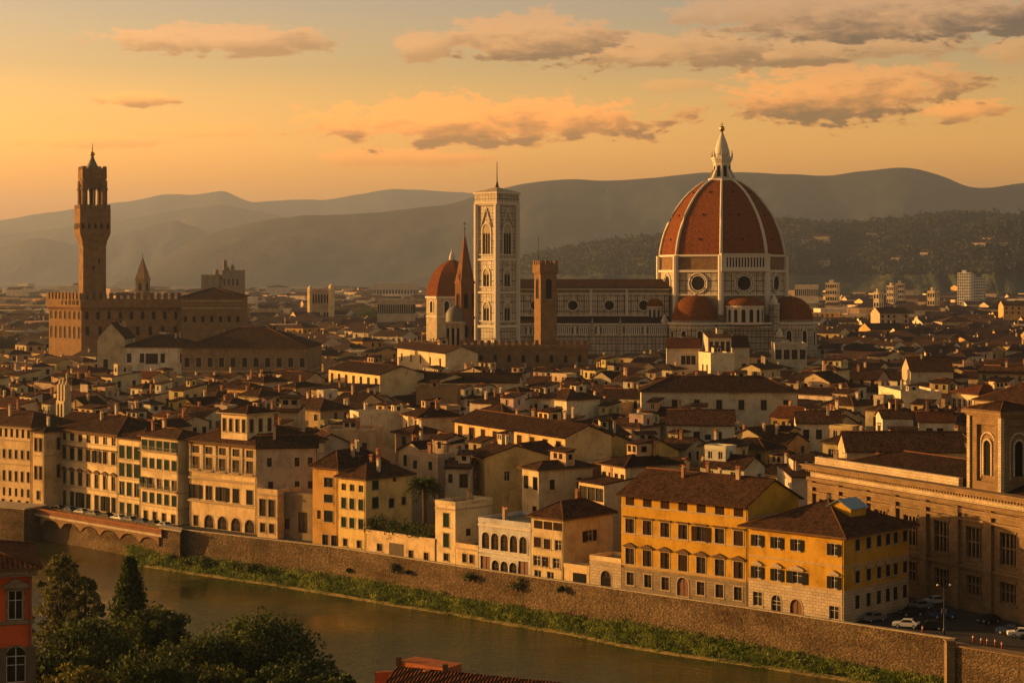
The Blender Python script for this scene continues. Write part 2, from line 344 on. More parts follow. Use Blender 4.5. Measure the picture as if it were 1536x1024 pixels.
# ------------------------------------------------------------------ windows, walls, roofs, buildings
WC = {}
def win_meshes(w, h, style):
    """(main, pane, shutters) meshes of one window; origin at the foot of its opening, y runs into the wall"""
    key = (round(w, 2), round(h, 2), style)
    if key in WC: return WC[key]
    st = set(style.split()); mb = MB(); hw = w/2; arch = 'arch' in st; fm = 1
    surround = 0 if 'bare' not in st else None
    zt = h-hw if arch else h
    if surround is not None:
        sw = .17 if w > .8 else .12
        if arch:
            pts = [(-hw-sw, 0)]+[(-(hw+sw)*cos(pi*k/10), zt+(hw+sw)*sin(pi*k/10)) for k in range(11)]+[(hw+sw, 0)]
            pin = [(-hw, 0)]+[(-hw*cos(pi*k/10), zt+hw*sin(pi*k/10)) for k in range(11)]+[(hw, 0)]
            for k in range(len(pts)-1):
                a, b2, c, d = pts[k], pts[k+1], pin[k+1], pin[k]
                mb.poly([(d[0], -.07, d[1]), (c[0], -.07, c[1]), (b2[0], -.07, b2[1]), (a[0], -.07, a[1])])
                mb.poly([(a[0], -.07, a[1]), (b2[0], -.07, b2[1]), (b2[0], .01, b2[1]), (a[0], .01, a[1])])
                mb.poly([(d[0], .25, d[1]), (c[0], .25, c[1]), (c[0], -.07, c[1]), (d[0], -.07, d[1])])
        else:
            mb.box(-hw-sw, -.06, 0, -hw, .015, h); mb.box(hw, -.06, 0, hw+sw, .015, h); mb.box(-hw-sw, -.065, h, hw+sw, .015, h+sw)
        mb.box(-hw-sw-.06, -.16, -.16, hw+sw+.06, .01, 0)
    if arch:
        for sg in (-1, 1):
            arc = [(sg*hw*cos(pi/2*k/6), zt+hw*sin(pi/2*k/6)) for k in range(7)]
            for k in range(6):
                tri = [(sg*hw, .012, h), (arc[k][0], .012, arc[k][1]), (arc[k+1][0], .012, arc[k+1][1])]
                mb.poly(tri if sg < 0 else tri[::-1])
                a, c = arc[k], arc[k+1]; q = [(a[0], .012, a[1]), (c[0], .012, c[1]), (c[0], .26, c[1]), (a[0], .26, a[1])]
                mb.poly(q)
    if 'cor' in st or 'ped' in st:
        z = h+.28; e = hw+.45
        mb.box(-e, -.38, z, e, 0, z+.16, 3); mb.box(-e+.15, -.2, z-.14, e-.15, 0, z, 3)
        if 'ped' in st:
            mb.poly([(-e, -.38, z+.16), (e, -.38, z+.16), (0, -.38, z+.72)], 3); mb.poly([(-e, -.38, z+.16), (0, -.38, z+.72), (0, 0, z+.72), (-e, 0, z+.16)], 3)
            mb.poly([(0, -.38, z+.72), (e, -.38, z+.16), (e, 0, z+.16), (0, 0, z+.72)], 3)
    if 'balcony' in st:
        mb.box(-hw-.45, -.75, -.32, hw+.45, 0, -.17, 0)
        for k in range(7): x = -hw-.4+(w+.8)*k/6; mb.box(x-.02, -.72, -.17, x+.02, -.68, .75, 4)
        mb.box(-hw-.43, -.735, .75, hw+.43, -.665, .8, 4)
    # sash: frame, mullion, transom
    y0, y1, fw = .13, .20, .07
    mb.box(-hw, y0, 0, -hw+fw, y1, zt, fm); mb.box(hw-fw, y0, 0, hw, y1, zt, fm); mb.box(-hw+fw, y0, 0, hw-fw, y1, fw, fm); mb.box(-hw+fw, y0, zt-fw, hw-fw, y1, zt, fm)
    mb.box(-.035, y0+.005, fw, .035, y1-.005, h-fw if arch else zt-fw, fm)
    if h > 1.7: mb.box(-hw+fw, y0+.01, zt*.66-.03, hw-fw, y1-.01, zt*.66+.03, fm)
    pane = MB(); pane.poly([(-hw, .21, 0), (hw, .21, 0), (hw, .21, h), (-hw, .21, h)])
    sh = []
    if 'open' in st:
        for sg in (-1, 1):
            s = MB(); x0 = sg*(hw+.02); x1 = sg*(hw+w*.52); s.box(min(x0, x1), -.14, .02, max(x0, x1), -.085, h-.02); sh.append(s)
    if 'closed' in st or 'half' in st:
        for sg in ((-1, 1) if 'closed' in st else (random.choice((-1, 1)),)):
            s = MB(); x0 = sg*.012; x1 = sg*(hw-.01); s.box(min(x0, x1), .05, .02, max(x0, x1), .10, zt-.02); sh.append(s)
    WC[key] = (mb, pane, sh, {}); return WC[key]

def place_window(parent, o, u, x, z, w, h, style, mats, detail, name='window', dz=0):
    mb, pane, sh, cache = win_meshes(w, h, style)
    ck = (detail, tuple(m.name for m in mats))
    rz = atan2(u[1], u[0]); loc = (o[0]+u[0]*x, o[1]+u[1]*x, z+dz)
    if ck not in cache:
        if detail:
            a = mb.build('window', [mats[0], mats[1], M['glass'], mats[3], M['iron']]); b = pane.build('pane', [mats[4] if len(mats) > 4 else M['glass']], a); KIDS_ = [b]
            for s in sh: KIDS_.append(s.build('shutter', [mats[2]], a))
            me = a.data; kids = [(k.name.split('.')[0], k.data) for k in KIDS_]
            for k in KIDS_: bpy.data.objects.remove(k)
            bpy.data.objects.remove(a)
        else:
            c = MB(); c.v = list(mb.v); c.f = list(mb.f); c.m = list(mb.m); c.sm = list(mb.sm)
            for s, mi in [(pane, 2)]+[(q, 5) for q in sh]:
                i = len(c.v); c.v += s.v; c.f += [tuple(j+i for j in f) for f in s.f]; c.m += [mi]*len(s.f); c.sm += s.sm
            a = c.build('window', [mats[0], mats[1], M['glass'], mats[3], M['iron'], mats[2]]); me = a.data; kids = []; bpy.data.objects.remove(a)
        cache[ck] = (me, kids)
    me, kids = cache[ck]
    wo = link(name, me, parent, None, loc, rz)
    for n, k in kids: link(n, k, wo)
    return wo

def wall_face(mb, o, u, L, z0, z1, holes, m=0, dep=.27):
    """one wall plane with openings (x0,x1,z0,z1) and their reveals"""
    n = (u[1], -u[0]); P = lambda x, z, y=0: (o[0]+u[0]*x-n[0]*y, o[1]+u[1]*x-n[1]*y, z)
    zs = sorted({z0, z1, *[round(c, 4) for h in holes for c in h[2:]]})
    for za, zb in zip(zs, zs[1:]):
        row = sorted([h for h in holes if h[2] <= za+1e-3 and h[3] >= zb-1e-3]); x = 0
        for h in row:
            if h[0] > x+1e-4: mb.poly([P(x, za), P(h[0], za), P(h[0], zb), P(x, zb)], m)
            x = h[1]
        if x < L-1e-4: mb.poly([P(x, za), P(L, za), P(L, zb), P(x, zb)], m)
    for a, b, c, d in holes:
        mb.poly([P(a, c), P(a, c, dep), P(a, d, dep), P(a, d)], m); mb.poly([P(b, c, dep), P(b, c), P(b, d), P(b, d, dep)], m)
        mb.poly([P(a, c), P(b, c), P(b, c, dep), P(a, c, dep)], m); mb.poly([P(a, d, dep), P(b, d, dep), P(b, d), P(a, d)], m)

def roof_geo(mb, wl, kind, w, d, h, rise, o, x0=0, y0=0, cap=1, gm=0):
    """roof shell into mb; gable triangles into wl"""
    T = .24; X = lambda x, y, z: (x0+x, y0+y, z)
    if kind == 'hip':
        if w >= d: r0, r1 = (min(d/2, w/2), d/2), (max(w-d/2, w/2), d/2)
        else: r0, r1 = (w/2, min(w/2, d/2)), (w/2, max(d-w/2, d/2))
        A, B, C, D = (-o, -o), (w+o, -o), (w+o, d+o), (-o, d+o); zt = h+T; zr = h+T+rise
        if w >= d: fs = [[A, B, r1, r0], [B, C, r1], [C, D, r0, r1], [D, A, r0]]
        else: fs = [[A, B, r0], [B, C, r1, r0], [C, D, r1], [D, A, r0, r1]]
        for f in fs: mb.poly([X(*p, zr if p in (r0, r1) else zt) for p in f])
        for p, q in ((A, B), (B, C), (C, D), (D, A)): mb.poly([X(*p, h), X(*q, h), X(*q, zt), X(*p, zt)], 2)
        mb.poly([X(*p, h) for p in (D, C, B, A)], 2)
        if cap:
            for p, q in ((A, r0), (B, r1 if w >= d else r0), (C, r1), (D, r0 if w >= d else r1), (r0, r1)):
                if p != q: mb.tube([X(*p, zr+.02 if p in (r0, r1) else zt+.02), X(*q, zr+.02)], .15, 5, 1)
    elif kind in ('gable', 'gabley'):
        if kind == 'gable': W, D_, sw = w, d, lambda a, b, z: X(a, b, z)
        else: W, D_, sw = d, w, lambda a, b, z: X(b, a, z)
        s = rise/(D_/2); g = min(o, .35)
        q1 = [sw(-g, -o, h-o*s+T), sw(W+g, -o, h-o*s+T), sw(W+g, D_/2, h+rise+T), sw(-g, D_/2, h+rise+T)]
        q2 = [sw(-g, D_/2, h+rise+T), sw(W+g, D_/2, h+rise+T), sw(W+g, D_+o, h-o*s+T), sw(-g, D_+o, h-o*s+T)]
        for q in (q1, q2): mb.slab(q if kind == 'gable' else q[::-1], T)
        if cap: mb.tube([sw(-g, D_/2, h+rise+T+.03), sw(W+g, D_/2, h+rise+T+.03)], .15, 5, 1)
        for e in (0, W):
            t = [sw(e, 0, h), sw(e, D_, h), sw(e, D_/2, h+rise)]
            if wl: wl.poly(t if (e > 0) == (kind == 'gable') else t[::-1], gm)
    elif kind == 'shed':
        s = rise/d
        mb.slab([X(-.25, -o, h-o*s+T), X(w+.25, -o, h-o*s+T), X(w+.25, d+.2, h+rise+.2*s+T), X(-.25, d+.2, h+rise+.2*s+T)], T)
        if wl:
            wl.poly([X(w, 0, h), X(w, d, h), X(w, d, h+rise)], gm); wl.poly([X(0, d, h), X(0, 0, h), X(0, d, h+rise)], gm)
            wl.poly([X(w, d, h), X(0, d, h), X(0, d, h+rise), X(w, d, h+rise)], gm)
    elif kind == 'flat':
        p = .3
        mb.box(x0+p, y0+p, h-.2, x0+w-p, y0+d-p, h+.1, 3)
        for a in ((-.06, -.06, w+.06, p), (-.06, d-p, w+.06, d+.06), (-.06, p, p, d-p), (w-p, p, w+.06, d-p)):
            mb.box(x0+a[0], y0+a[1], h-.05, x0+a[2], y0+a[3], h+.75, 2)

RESERVED = []; PROTECT = []; HOUSES = []
def reserve(A, yaw, w, d): RESERVED.append((A[0], A[1], yaw, w, d))
def in_rect(x, y, r, e=.6):
    dx, dy = x-r[0], y-r[1]; c, s = cos(r[2]), sin(r[2]); a, b = dx*c+dy*s, -dx*s+dy*c
    return -e < a < r[3]+e and -e < b < r[4]+e

CHIM = {}
def chimney_mesh(k):
    if k not in CHIM:
        mb = MB(); w, d, h = ((.7, .5, 1.5), (.9, .6, 1.9), (.6, .6, 2.3))[k]
        mb.box(-w/2, -d/2, -1.2, w/2, d/2, h); mb.box(-w/2-.1, -d/2-.1, h, w/2+.1, d/2+.1, h+.14)
        mb.box(-w/2+.05, -d/2+.05, h+.14, -w/2+.15, d/2-.05, h+.5); mb.box(w/2-.15, -d/2+.05, h+.14, w/2-.05, d/2-.05, h+.5)
        mb.slab([(-w/2-.1, -d/2-.1, h+.6), (w/2+.1, -d/2-.1, h+.6), (w/2+.1, d/2+.1, h+.7), (-w/2-.1, d/2+.1, h+.7)], .12, 1)
        o = mb.build('chimney', [M['plaster'], M['terracotta']]); CHIM[k] = o.data; bpy.data.objects.remove(o)
    return CHIM[k]
def antenna_mesh():
    if 'a' not in CHIM:
        mb = MB(); mb.tube([(0, 0, -.5), (0, 0, 3.2)], .045, 5); mb.tube([(-.8, 0, 2.9), (.8, 0, 2.9)], .03, 4)
        for k in range(6): x = -.75+.3*k; mb.tube([(x, -.35, 2.9), (x, .35, 2.9)], .022, 4)
        o = mb.build('antenna', [M['iron']]); CHIM['a'] = o.data; bpy.data.objects.remove(o)
    return CHIM['a']

def hut_mesh(k):
    if ('h', k) not in CHIM:
        mb = MB(); w, d, h = ((3.4, 2.8, 2.3), (2.6, 3.2, 2.0), (4.6, 2.6, 1.9))[k]
        mb.box(-w/2, -d/2, -2.2, w/2, d/2, h); mb.slab([(-w/2-.3, -d/2-.5, h+.1), (w/2+.3, -d/2-.5, h+.1), (w/2+.3, d/2+.3, h+.75), (-w/2-.3, d/2+.3, h+.75)], .16, 1)
        mb.poly([(-w/2, d/2, h), (w/2, d/2, h), (w/2, d/2, h+.6), (-w/2, d/2, h+.6)][::-1])
        for x in ((-.8, .8) if k != 1 else (0,)): mb.poly([(x-.5, -d/2-.03, h-1.5), (x+.5, -d/2-.03, h-1.5), (x+.5, -d/2-.03, h-.35), (x-.5, -d/2-.03, h-.35)], 2)
        mb.poly([(w/2+.03, -.5, h-1.5), (w/2+.03, .5, h-1.5), (w/2+.03, .5, h-.4), (w/2+.03, -.5, h-.4)], 2)
        o = mb.build('roof_hut', [M['plaster'], M['roof_tile'], M['dark_void']]); CHIM[('h', k)] = o.data; bpy.data.objects.remove(o)
    return CHIM[('h', k)]
def roof_z(kind, w, d, h, rise, x, y):
    if kind == 'hip': e = min(x, y, w-x, d-y); return h+.2+rise*min(1, max(0, e)/(min(w, d)/2))
    if kind == 'gable': return h+.2+rise*(1-abs(y-d/2)/(d/2))
    if kind == 'gabley': return h+.2+rise*(1-abs(x-w/2)/(w/2))
    if kind == 'shed': return h+.2+rise*y/d
    return h+.1

def building(name, label, cat, A, yaw, w, d, h, z0=0.0, roof='hip', rise=None, col=(.5, .42, .3), rows=None, group=None, over=.7, detail=1,
             base=0, base_mat='grey_stone', trim='trim', shut='shutter_dark', frame='brown_trim', hood='trim', rmat='roof_tile', cornice=0, courses=(), chim=1, wall_mat='plaster', ant=0, hut=0, upper=0, res=True, doors=()):
    """rows: {'F': [(z, win_h, win_w, positions, style)], 'R': ...}; z is measured from the street"""
    t = thing(name, label, cat, (A[0], A[1], z0), yaw, group)
    rows = rows or {}
    faces = {'F': ((0, 0), (1, 0), w), 'R': ((w, 0), (0, 1), d), 'B': ((w, d), (-1, 0), w), 'L': ((0, d), (0, -1), d)}
    if rise is None: rise = .21*min(w, d)
    wl = MB(); bs = MB(); H = h-z0
    mats = [M[trim], M[frame], M[shut], M[hood]]
    for k, (o, u, L) in faces.items():
        holes = []; wins = []
        for z, wh, ww, pos, st_ in rows.get(k, ()):
            z -= z0
            if isinstance(pos, int): pos = [(i+.5)/pos for i in range(pos)]
            if z < .06: wh -= .06-z; z = .06
            for p in pos:
                st = st_ if 'half' not in st_ else st_.replace('half', random.choice(('half', 'half', 'closed', '', 'open')))
                x = p*L
                if x-ww/2 < .1 or x+ww/2 > L-.1 or z < .05 or z+wh > H-.05: continue
                if any(x-ww/2 < b_+.05 and x+ww/2 > a_-.05 and z < d_+.03 and z+wh > c_-.03 for a_, b_, c_, d_ in holes): continue
                holes.append((x-ww/2, x+ww/2, z, z+wh)); wins.append((x, z, ww, wh, st))
        if base and base < H:
            wall_face(bs, o, u, L, 0, base, [q for q in holes if q[3] <= base+1e-3])
            wall_face(wl, o, u, L, base, H, [q for q in holes if q[2] >= base-1e-3])
            wins = [q for q in wins if q[1]+q[3] <= base+1e-3 or q[1] >= base-1e-3]
        else: wall_face(wl, o, u, L, 0, H, holes)
        for x, z, ww, wh, st in wins:
            nm = 'door' if 'door' in st else 'window'
            st2 = st.replace('door', '').strip()
            place_window(t, o, u, x, z, ww, wh, st2, mats if nm == 'window' else [M[trim], M['door_wood'], M['door_wood'], M[hood], M['door_wood']], detail, nm)
    rf = MB(); roof_geo(rf, wl, roof, w, d, H, rise, over)
    wl.build('wall', [M[wall_mat]], t, col)
    if base and base < H: bs.build('stone_base', [M[base_mat]], t)
    ro = rf.build('roof', [M[rmat], M['ridge_tile'], M['brown_trim'] if roof != 'flat' else M['plaster'], M['paving']], t, col)
    for z, pr, hh in courses:
        mb = MB(); z -= z0
        mb.box(-.002, -pr, z, w+pr, 0, z+hh); mb.box(w, 0, z, w+pr, d, z+hh); mb.build('string_course', [M[trim]], t)
    if cornice and roof != 'flat':
        mb = MB(); mb.box(-.3, -.42, H-.5, w+.42, -.003, H-.01); mb.box(w+.003, -.003, H-.5, w+.42, d, H-.01); mb.build('cornice', [M[hood]], t)
    if detail and roof != 'flat':
        mb = MB(); mb.tube([(w-.18, -.13, 0), (w-.18, -.13, H-.6), (w-.18, -.5, H-.1)], .065, 6); mb.build('drainpipe', [M['lead']], t)
    for i in range(chim):
        x, y = random.uniform(.15, .85)*w, random.uniform(.3, .8)*d
        c = link('chimney', chimney_mesh(random.randrange(3)), ro, random.choice(((.42, .3, .2), (.3, .16, .09), (.5, .42, .32))), (x, y, roof_z(roof, w, d, H, rise, x, y)), random.choice((0, pi/2)))
    for i in range(ant):
        x, y = random.uniform(.15, .85)*w, random.uniform(.3, .8)*d
        link('antenna', antenna_mesh(), ro, None, (x, y, roof_z(roof, w, d, H, rise, x, y)), random.uniform(0, 3))
    if upper:
        ux0, uw = random.choice(((.0, .5), (.5, .5), (.25, .5), (.0, .36), (.62, .38))); ux0, uw = ux0*w+.12, uw*w-.24; uy0, ud = d*random.choice((.2, .4, .45)), d*.5
        uh = H+random.uniform(2.4, 4.2); ub = MB(); pos_ = []
        for o, u, L in (((ux0, uy0), (1, 0), uw), ((ux0+uw, uy0), (0, 1), ud), ((ux0+uw, uy0+ud), (-1, 0), uw), ((ux0, uy0+ud), (0, -1), ud)):
            nh = max(1, int(L/random.uniform(1.9, 3.2))); hh_ = [((i+.5)/nh*L-.5, (i+.5)/nh*L+.5, uh-2.0, uh-.5) for i in range(nh)] if L > 1.6 else []
            wall_face(ub, o, u, L, H-1.5, uh, hh_, 0, .24); pos_ += [(o, u, (a+b)/2) for a, b, _, _ in hh_]
        rk = random.choice(('hip', 'shed', 'gable', 'flat', 'shed')); ur = MB(); roof_geo(ur, ub, rk, uw, ud, uh, .2*min(uw, ud) if rk != 'shed' else .9, .45, ux0, uy0)
        uo = ub.build('upper_storey', [M[wall_mat]], t, tuple(c*random.uniform(.85, 1.12) for c in col)); ur.build('upper_roof', [M[rmat], M['ridge_tile'], M['brown_trim'] if rk != 'flat' else M['plaster'], M['paving']], uo, col)
        for o, u, x in pos_: place_window(uo, o, u, x, uh-2.0, 1.0, 1.5, 'bare', mats, 0)
    for i in range(hut):
        x, y = random.uniform(.3, .7)*w, random.uniform(.5, .75)*d
        link('roof_hut', hut_mesh(random.randrange(3)), ro, random.choice((col, (.5, .42, .3), (.42, .3, .19))), (x, y, roof_z(roof, w, d, H, rise, x, y)), random.choice((0, 0, pi/2))).scale = (random.uniform(.7, 1.5), random.uniform(.8, 1.4), random.uniform(.75, 1.15))
    if res: reserve(A, yaw, w, d)
    t['wall_colour'] = list(col)
    HOUSES.append((t, A, yaw, w, d, h, h+rise)); return t

# ------------------------------------------------------------------ the setting: river, walls, ground
WZ = -6.3
wall_px = [(-700, 690), (-250, 727), (45, 757), (270, 794), (498, 820), (700, 851), (900, 880), (1122, 912), (1266, 934), (1432, 959)]
WALL = [on(px, py, 1.0).to_2d() for px, py in wall_px]
def offset_line(P, d):
    out = []
    for i, p in enumerate(P):
        a = P[max(i-1, 0)]; b = P[min(i+1, len(P)-1)]; t = (b-a).normalized(); n = Vector((-t.y, t.x))
        out.append(p+n*d)
    return out                       # +d = inland (left of the direction towards the right)
def ray_line(px, P):
    k = (px-768)/F
    for a, b in zip(P, P[1:]):
        fa, fb = a.x-k*a.y, b.x-k*b.y
        if fa <= 0 <= fb or fb <= 0 <= fa: return a.lerp(b, fa/(fa-fb))
    a, b = P[-2], P[-1]; fa, fb = a.x-k*a.y, b.x-k*b.y
    return a.lerp(b, fa/(fa-fb))
WI = offset_line(WALL, .9)
# city ground, one sheet to the horizon
g = MB(); far = 32000
q = [(p.x, p.y) for p in WI]; e = q[-1]
gp = [(-26000, q[0][1]+400)]+q+[(e[0]+40, e[1]-36), (e[0]+400, e[1]-160), (26000, 2000), (26000, far), (-26000, far)]
g.poly([(x, y, 0) for x, y in gp]); gr = g.build('ground', [M['ground']]); tag(gr, kind='structure')
g = MB(); ep = offset_line(WALL, 1.0); ep2 = offset_line(WALL, 13)
for a, b, c, d in zip(ep, ep[1:], ep2[1:], ep2): g.poly([(a.x, a.y, .03), (b.x, b.y, .03), (c.x, c.y, .03), (d.x, d.y, .03)])
tag(g.build('street', [M['asphalt']]), kind='structure')
g = MB(); g.poly([(-900, 150, WZ), (300, 60, WZ), (300, 300, WZ), (-900, 1100, WZ)]); tag(g.build('river', [M['water']]), kind='structure')
# embankment wall
lo = offset_line(WALL, -1.1); cp0 = offset_line(WALL, -.14); cp1 = offset_line(WALL, .72)
mb = MB()
for i in range(len(WALL)-1):
    a, b, la, lb, ia, ib = WALL[i], WALL[i+1], lo[i], lo[i+1], offset_line(WALL, .6)[i], offset_line(WALL, .6)[i+1]
    n = max(1, int((b-a).length/6))
    for k in range(n):
        f0, f1 = k/n, (k+1)/n; A0, B0, C0, D0 = la.lerp(lb, f0), la.lerp(lb, f1), a.lerp(b, f1), a.lerp(b, f0)
        mb.poly([(A0.x, A0.y, WZ-1), (B0.x, B0.y, WZ-1), (C0.x, C0.y, 1), (D0.x, D0.y, 1)])
        E0, F0 = ia.lerp(ib, f0), ia.lerp(ib, f1)
        mb.poly([(F0.x, F0.y, 0), (E0.x, E0.y, 0), (E0.x, E0.y, 1), (F0.x, F0.y, 1)])
rw = mb.build('embankment_wall', [M['rubble_wall']])
tag(rw, 'long rubble stone embankment wall along the far side of the river', 'wall')
mb = MB()
for i in range(3, len(WALL)-1):
    a, b, c, d = cp0[i], cp0[i+1], cp1[i+1], cp1[i]
    for z, rev in ((1.16, 0), (1.003, 1)):
        p = [(a.x, a.y, z), (b.x, b.y, z), (c.x, c.y, z), (d.x, d.y, z)]; mb.poly(p[::-1] if rev else p)
    mb.poly([(a.x, a.y, 1.003), (b.x, b.y, 1.003), (b.x, b.y, 1.16), (a.x, a.y, 1.16)]); mb.poly([(c.x, c.y, 1.003), (d.x, d.y, 1.003), (d.x, d.y, 1.16), (c.x, c.y, 1.16)])
mb.build('coping', [M['pale_stone']], rw)
# river bank with its grass
shore_px = [(196, 846), (230, 851), (300, 862), (402, 876), (523, 896), (610, 911), (680, 921), (758, 936), (849, 950), (930, 968), (1000, 980), (1140, 1000), (1262, 1019), (1400, 1042), (1600, 1075)]
SH = [on(px, py, WZ+.05).to_2d() for px, py in shore_px]
IN = [ray_line(p[0]+14 if i else 190, lo) for i, p in enumerate(shore_px)]
mb = MB(); NS = 8; bank = []
prof = lambda f: WZ-.3+4.4*(f**.75)*(1 if f < 1 else 1)
for i in range(len(SH)):
    w_ = (IN[i]-SH[i]).length; hh = min(1, w_/12)
    bank.append([(*(SH[i].lerp(IN[i]+(IN[i]-SH[i]).normalized()*.6, k/NS)), WZ-.25+(.40 if k > 0 else 0)+1.9*hh*max(0, (k-1)/(NS-1))**1.1) for k in range(NS+1)])
for i in range(len(SH)-1):
    for k in range(NS): mb.poly([bank[i][k], bank[i+1][k], bank[i+1][k+1], bank[i][k+1]])
tag(mb.build('riverbank', [M['bank_soil']]), kind='structure')
mb = MB(); prev = None
for i in range(len(SH)-1):
    for k in range(6):
        q = SH[i].lerp(SH[i+1], k/6); inn = (IN[i].lerp(IN[i+1], k/6)-q).normalized(); wv = .35*sin(i*2.1+k*1.3)+random.uniform(-.15, .15)
        a, b = q-inn*(.75+wv), q+inn*(.9+.3*sin(i+k*.7)); cur = ((a.x, a.y, WZ-.2), (q.x, q.y, WZ+.10), (b.x, b.y, WZ+.30))
        if prev:
            mb.poly([prev[0], cur[0], cur[1], prev[1]]); mb.poly([prev[1], cur[1], cur[2], prev[2]])
        prev = cur
tag(mb.build('shore', [M['mud']]), kind='structure')

def leaf_cloud(name, pts, size, shade, mat_, parent=None, loc=None, up=0.0, aspect=1.0, drop=None):
    """many small leaf faces at pts (N,3)"""
    n = len(pts); pts = np.asarray(pts, dtype=np.float32)
    a = rng.normal(size=(n, 3)); a[:, 2] += up*2; a /= np.linalg.norm(a, axis=1)[:, None]+1e-9
    b = rng.normal(size=(n, 3)); b -= (b*a).sum(1)[:, None]*a; b /= np.linalg.norm(b, axis=1)[:, None]+1e-9
    s = (size*rng.uniform(.6, 1.35, n))[:, None]
    A, B = a*s, b*s*aspect
    v = np.stack([pts-A*.5-B*.35, pts+B*.5-A*.1, pts+A*.6+B*.1, pts-B*.5+A*.15], 1).reshape(-1, 3)
    me = bpy.data.meshes.new(name); me.vertices.add(4*n); me.vertices.foreach_set('co', v.astype(np.float32).ravel())
    me.loops.add(4*n); me.loops.foreach_set('vertex_index', np.arange(4*n, dtype=np.int32))
    me.polygons.add(n); me.polygons.foreach_set('loop_start', np.arange(0, 4*n, 4, dtype=np.int32))
    me.update(calc_edges=True)
    at_ = me.attributes.new('Col', 'FLOAT', 'FACE'); at_.data.foreach_set('value', np.clip(shade, 0, 1).astype(np.float32))
    me.materials.append(M[mat_]); return link(name, me, parent, None, loc)

# grass: tussocks on the bank
def bank_point(s, f):
    i = min(int(s), len(bank)-2); a = s-i
    p = [Vector(bank[i+j][k_]) for j in (0, 1) for k_ in (min(int(f*NS), NS-1), min(int(f*NS), NS-1)+1)]
    b_ = f*NS-min(int(f*NS), NS-1)
    return p[0].lerp(p[1], b_).lerp(p[2].lerp(p[3], b_), a)
pts = []; shd = []
seglen = [((SH[i+1]-SH[i]).length)*((IN[i]-SH[i]).length+2) for i in range(len(SH)-1)]
tot = sum(seglen); NT_ = 3000
for i, sl in enumerate(seglen):
    for _ in range(int(NT_*sl/tot)):
        f = random.random()**.8*.97+.02; s = i+random.random(); c = bank_point(s, f)
        tone = .5+.22*sin(s*7.3+f*4)+random.gauss(0, .16); hgt = random.uniform(.35, 1.1)*(1.0 if f > .12 else .45)
        n = 22; big_ = 1.0+.9*(random.random() < .12)
        for _ in range(n):
            z = random.random()
            pts.append((c.x+random.gauss(0, .45)*big_, c.y+random.gauss(0, .45)*big_, c.z+z*hgt*big_)); shd.append(tone+random.uniform(-.2, .25)+.15*(z-.5))
tag(leaf_cloud('grass', pts, .42, np.array(shd), 'grass_blades', up=.9, aspect=.35), 'tufted green grass growing on the river bank below the wall', 'grass', kind='stuff')

def bush(px, py, D, r, label, mat_='leaf_mid', n=500, name='shrub', flat=.75, group=None, leaf=.34):
    c = at(px, py, D); t = thing(name, label, 'shrub', c, 0, group)
    P = []; S = []
    for _ in range(max(4, int(n/45))):
        q = rng.normal(size=3); q /= np.linalg.norm(q); q *= r*random.uniform(.2, .8); q[2] = abs(q[2])*flat+r*.15
        rr = r*random.uniform(.3, .5); tone = random.uniform(.25, .75)
        for _ in range(45):
            g_ = rng.normal(size=3); g_ /= np.linalg.norm(g_); P.append(q+g_*rr*random.random()**.4); S.append(tone+random.uniform(-.2, .2))
    leaf_cloud('foliage', P, leaf, np.array(S), mat_, t)
    st = MB()
    for k in range(4): a = k*1.7; st.tube([(0, 0, -r*.3), (cos(a)*r*.2, sin(a)*r*.2, r*.35), (cos(a)*r*.4, sin(a)*r*.4, r*.8)], [.08, .06, .03], 5)
    st.build('stem', [M['bark']], t); return t
# bushes at the foot of the wall (left end of the bank) and plants rooted in its face
for i, (px, f, r, lb) in enumerate([(250, .75, 2.3, 'tall pale green shrub at the left tip of the grassy bank'), (272, .55, 2.0, 'low shrub just right of the tallest one at the bank tip'),
        (300, .6, 2.6, 'broad round shrub where the bank begins to widen'), (336, .55, 2.7, 'largest dark round shrub on the left part of the bank'), (368, .6, 2.2, 'round shrub right of the largest dark one on the bank'),
        (392, .55, 1.8, 'small shrub below the old wall, right of the round ones'), (428, .5, 1.5, 'rightmost small shrub of the bank thicket')]):
    j = next(k for k in range(len(shore_px)-1) if shore_px[k+1][0] >= px); s = j+(px-shore_px[j][0])/(shore_px[j+1][0]-shore_px[j][0])
    p = bank_point(s, f); x, y = pix(*p); bush(x, y, p.y, r, lb, 'grass_blades' if i % 3 == 0 else 'leaf_mid', 700, group='shrubs on the river bank', leaf=.4)
for px, py, r, lb in [(523, 857, .9, 'small dark weed rooted high in the river wall, leftmost of the wall plants'), (592, 856, 1.5, 'dark ivy clump on the river wall below the garden gate'), (612, 860, .8, 'tiny weed beside the ivy clump on the river wall'),
                      (705, 868, 1.5, 'bushy caper plant on the wall below the arched white house'), (777, 882, 2.0, 'biggest dark bush growing out of the river wall'), (843, 886, 1.0, 'small weed on the wall right of the biggest bush'), (1473-0, 9999, 0, '')]:
    if not r: continue
    p = ray_line(px, offset_line(WALL, -.75)); bush(px, py, p.y, r, lb, 'leaf_dark', 260, 'wall_plant', .9, 'plants rooted in the river wall', .3)

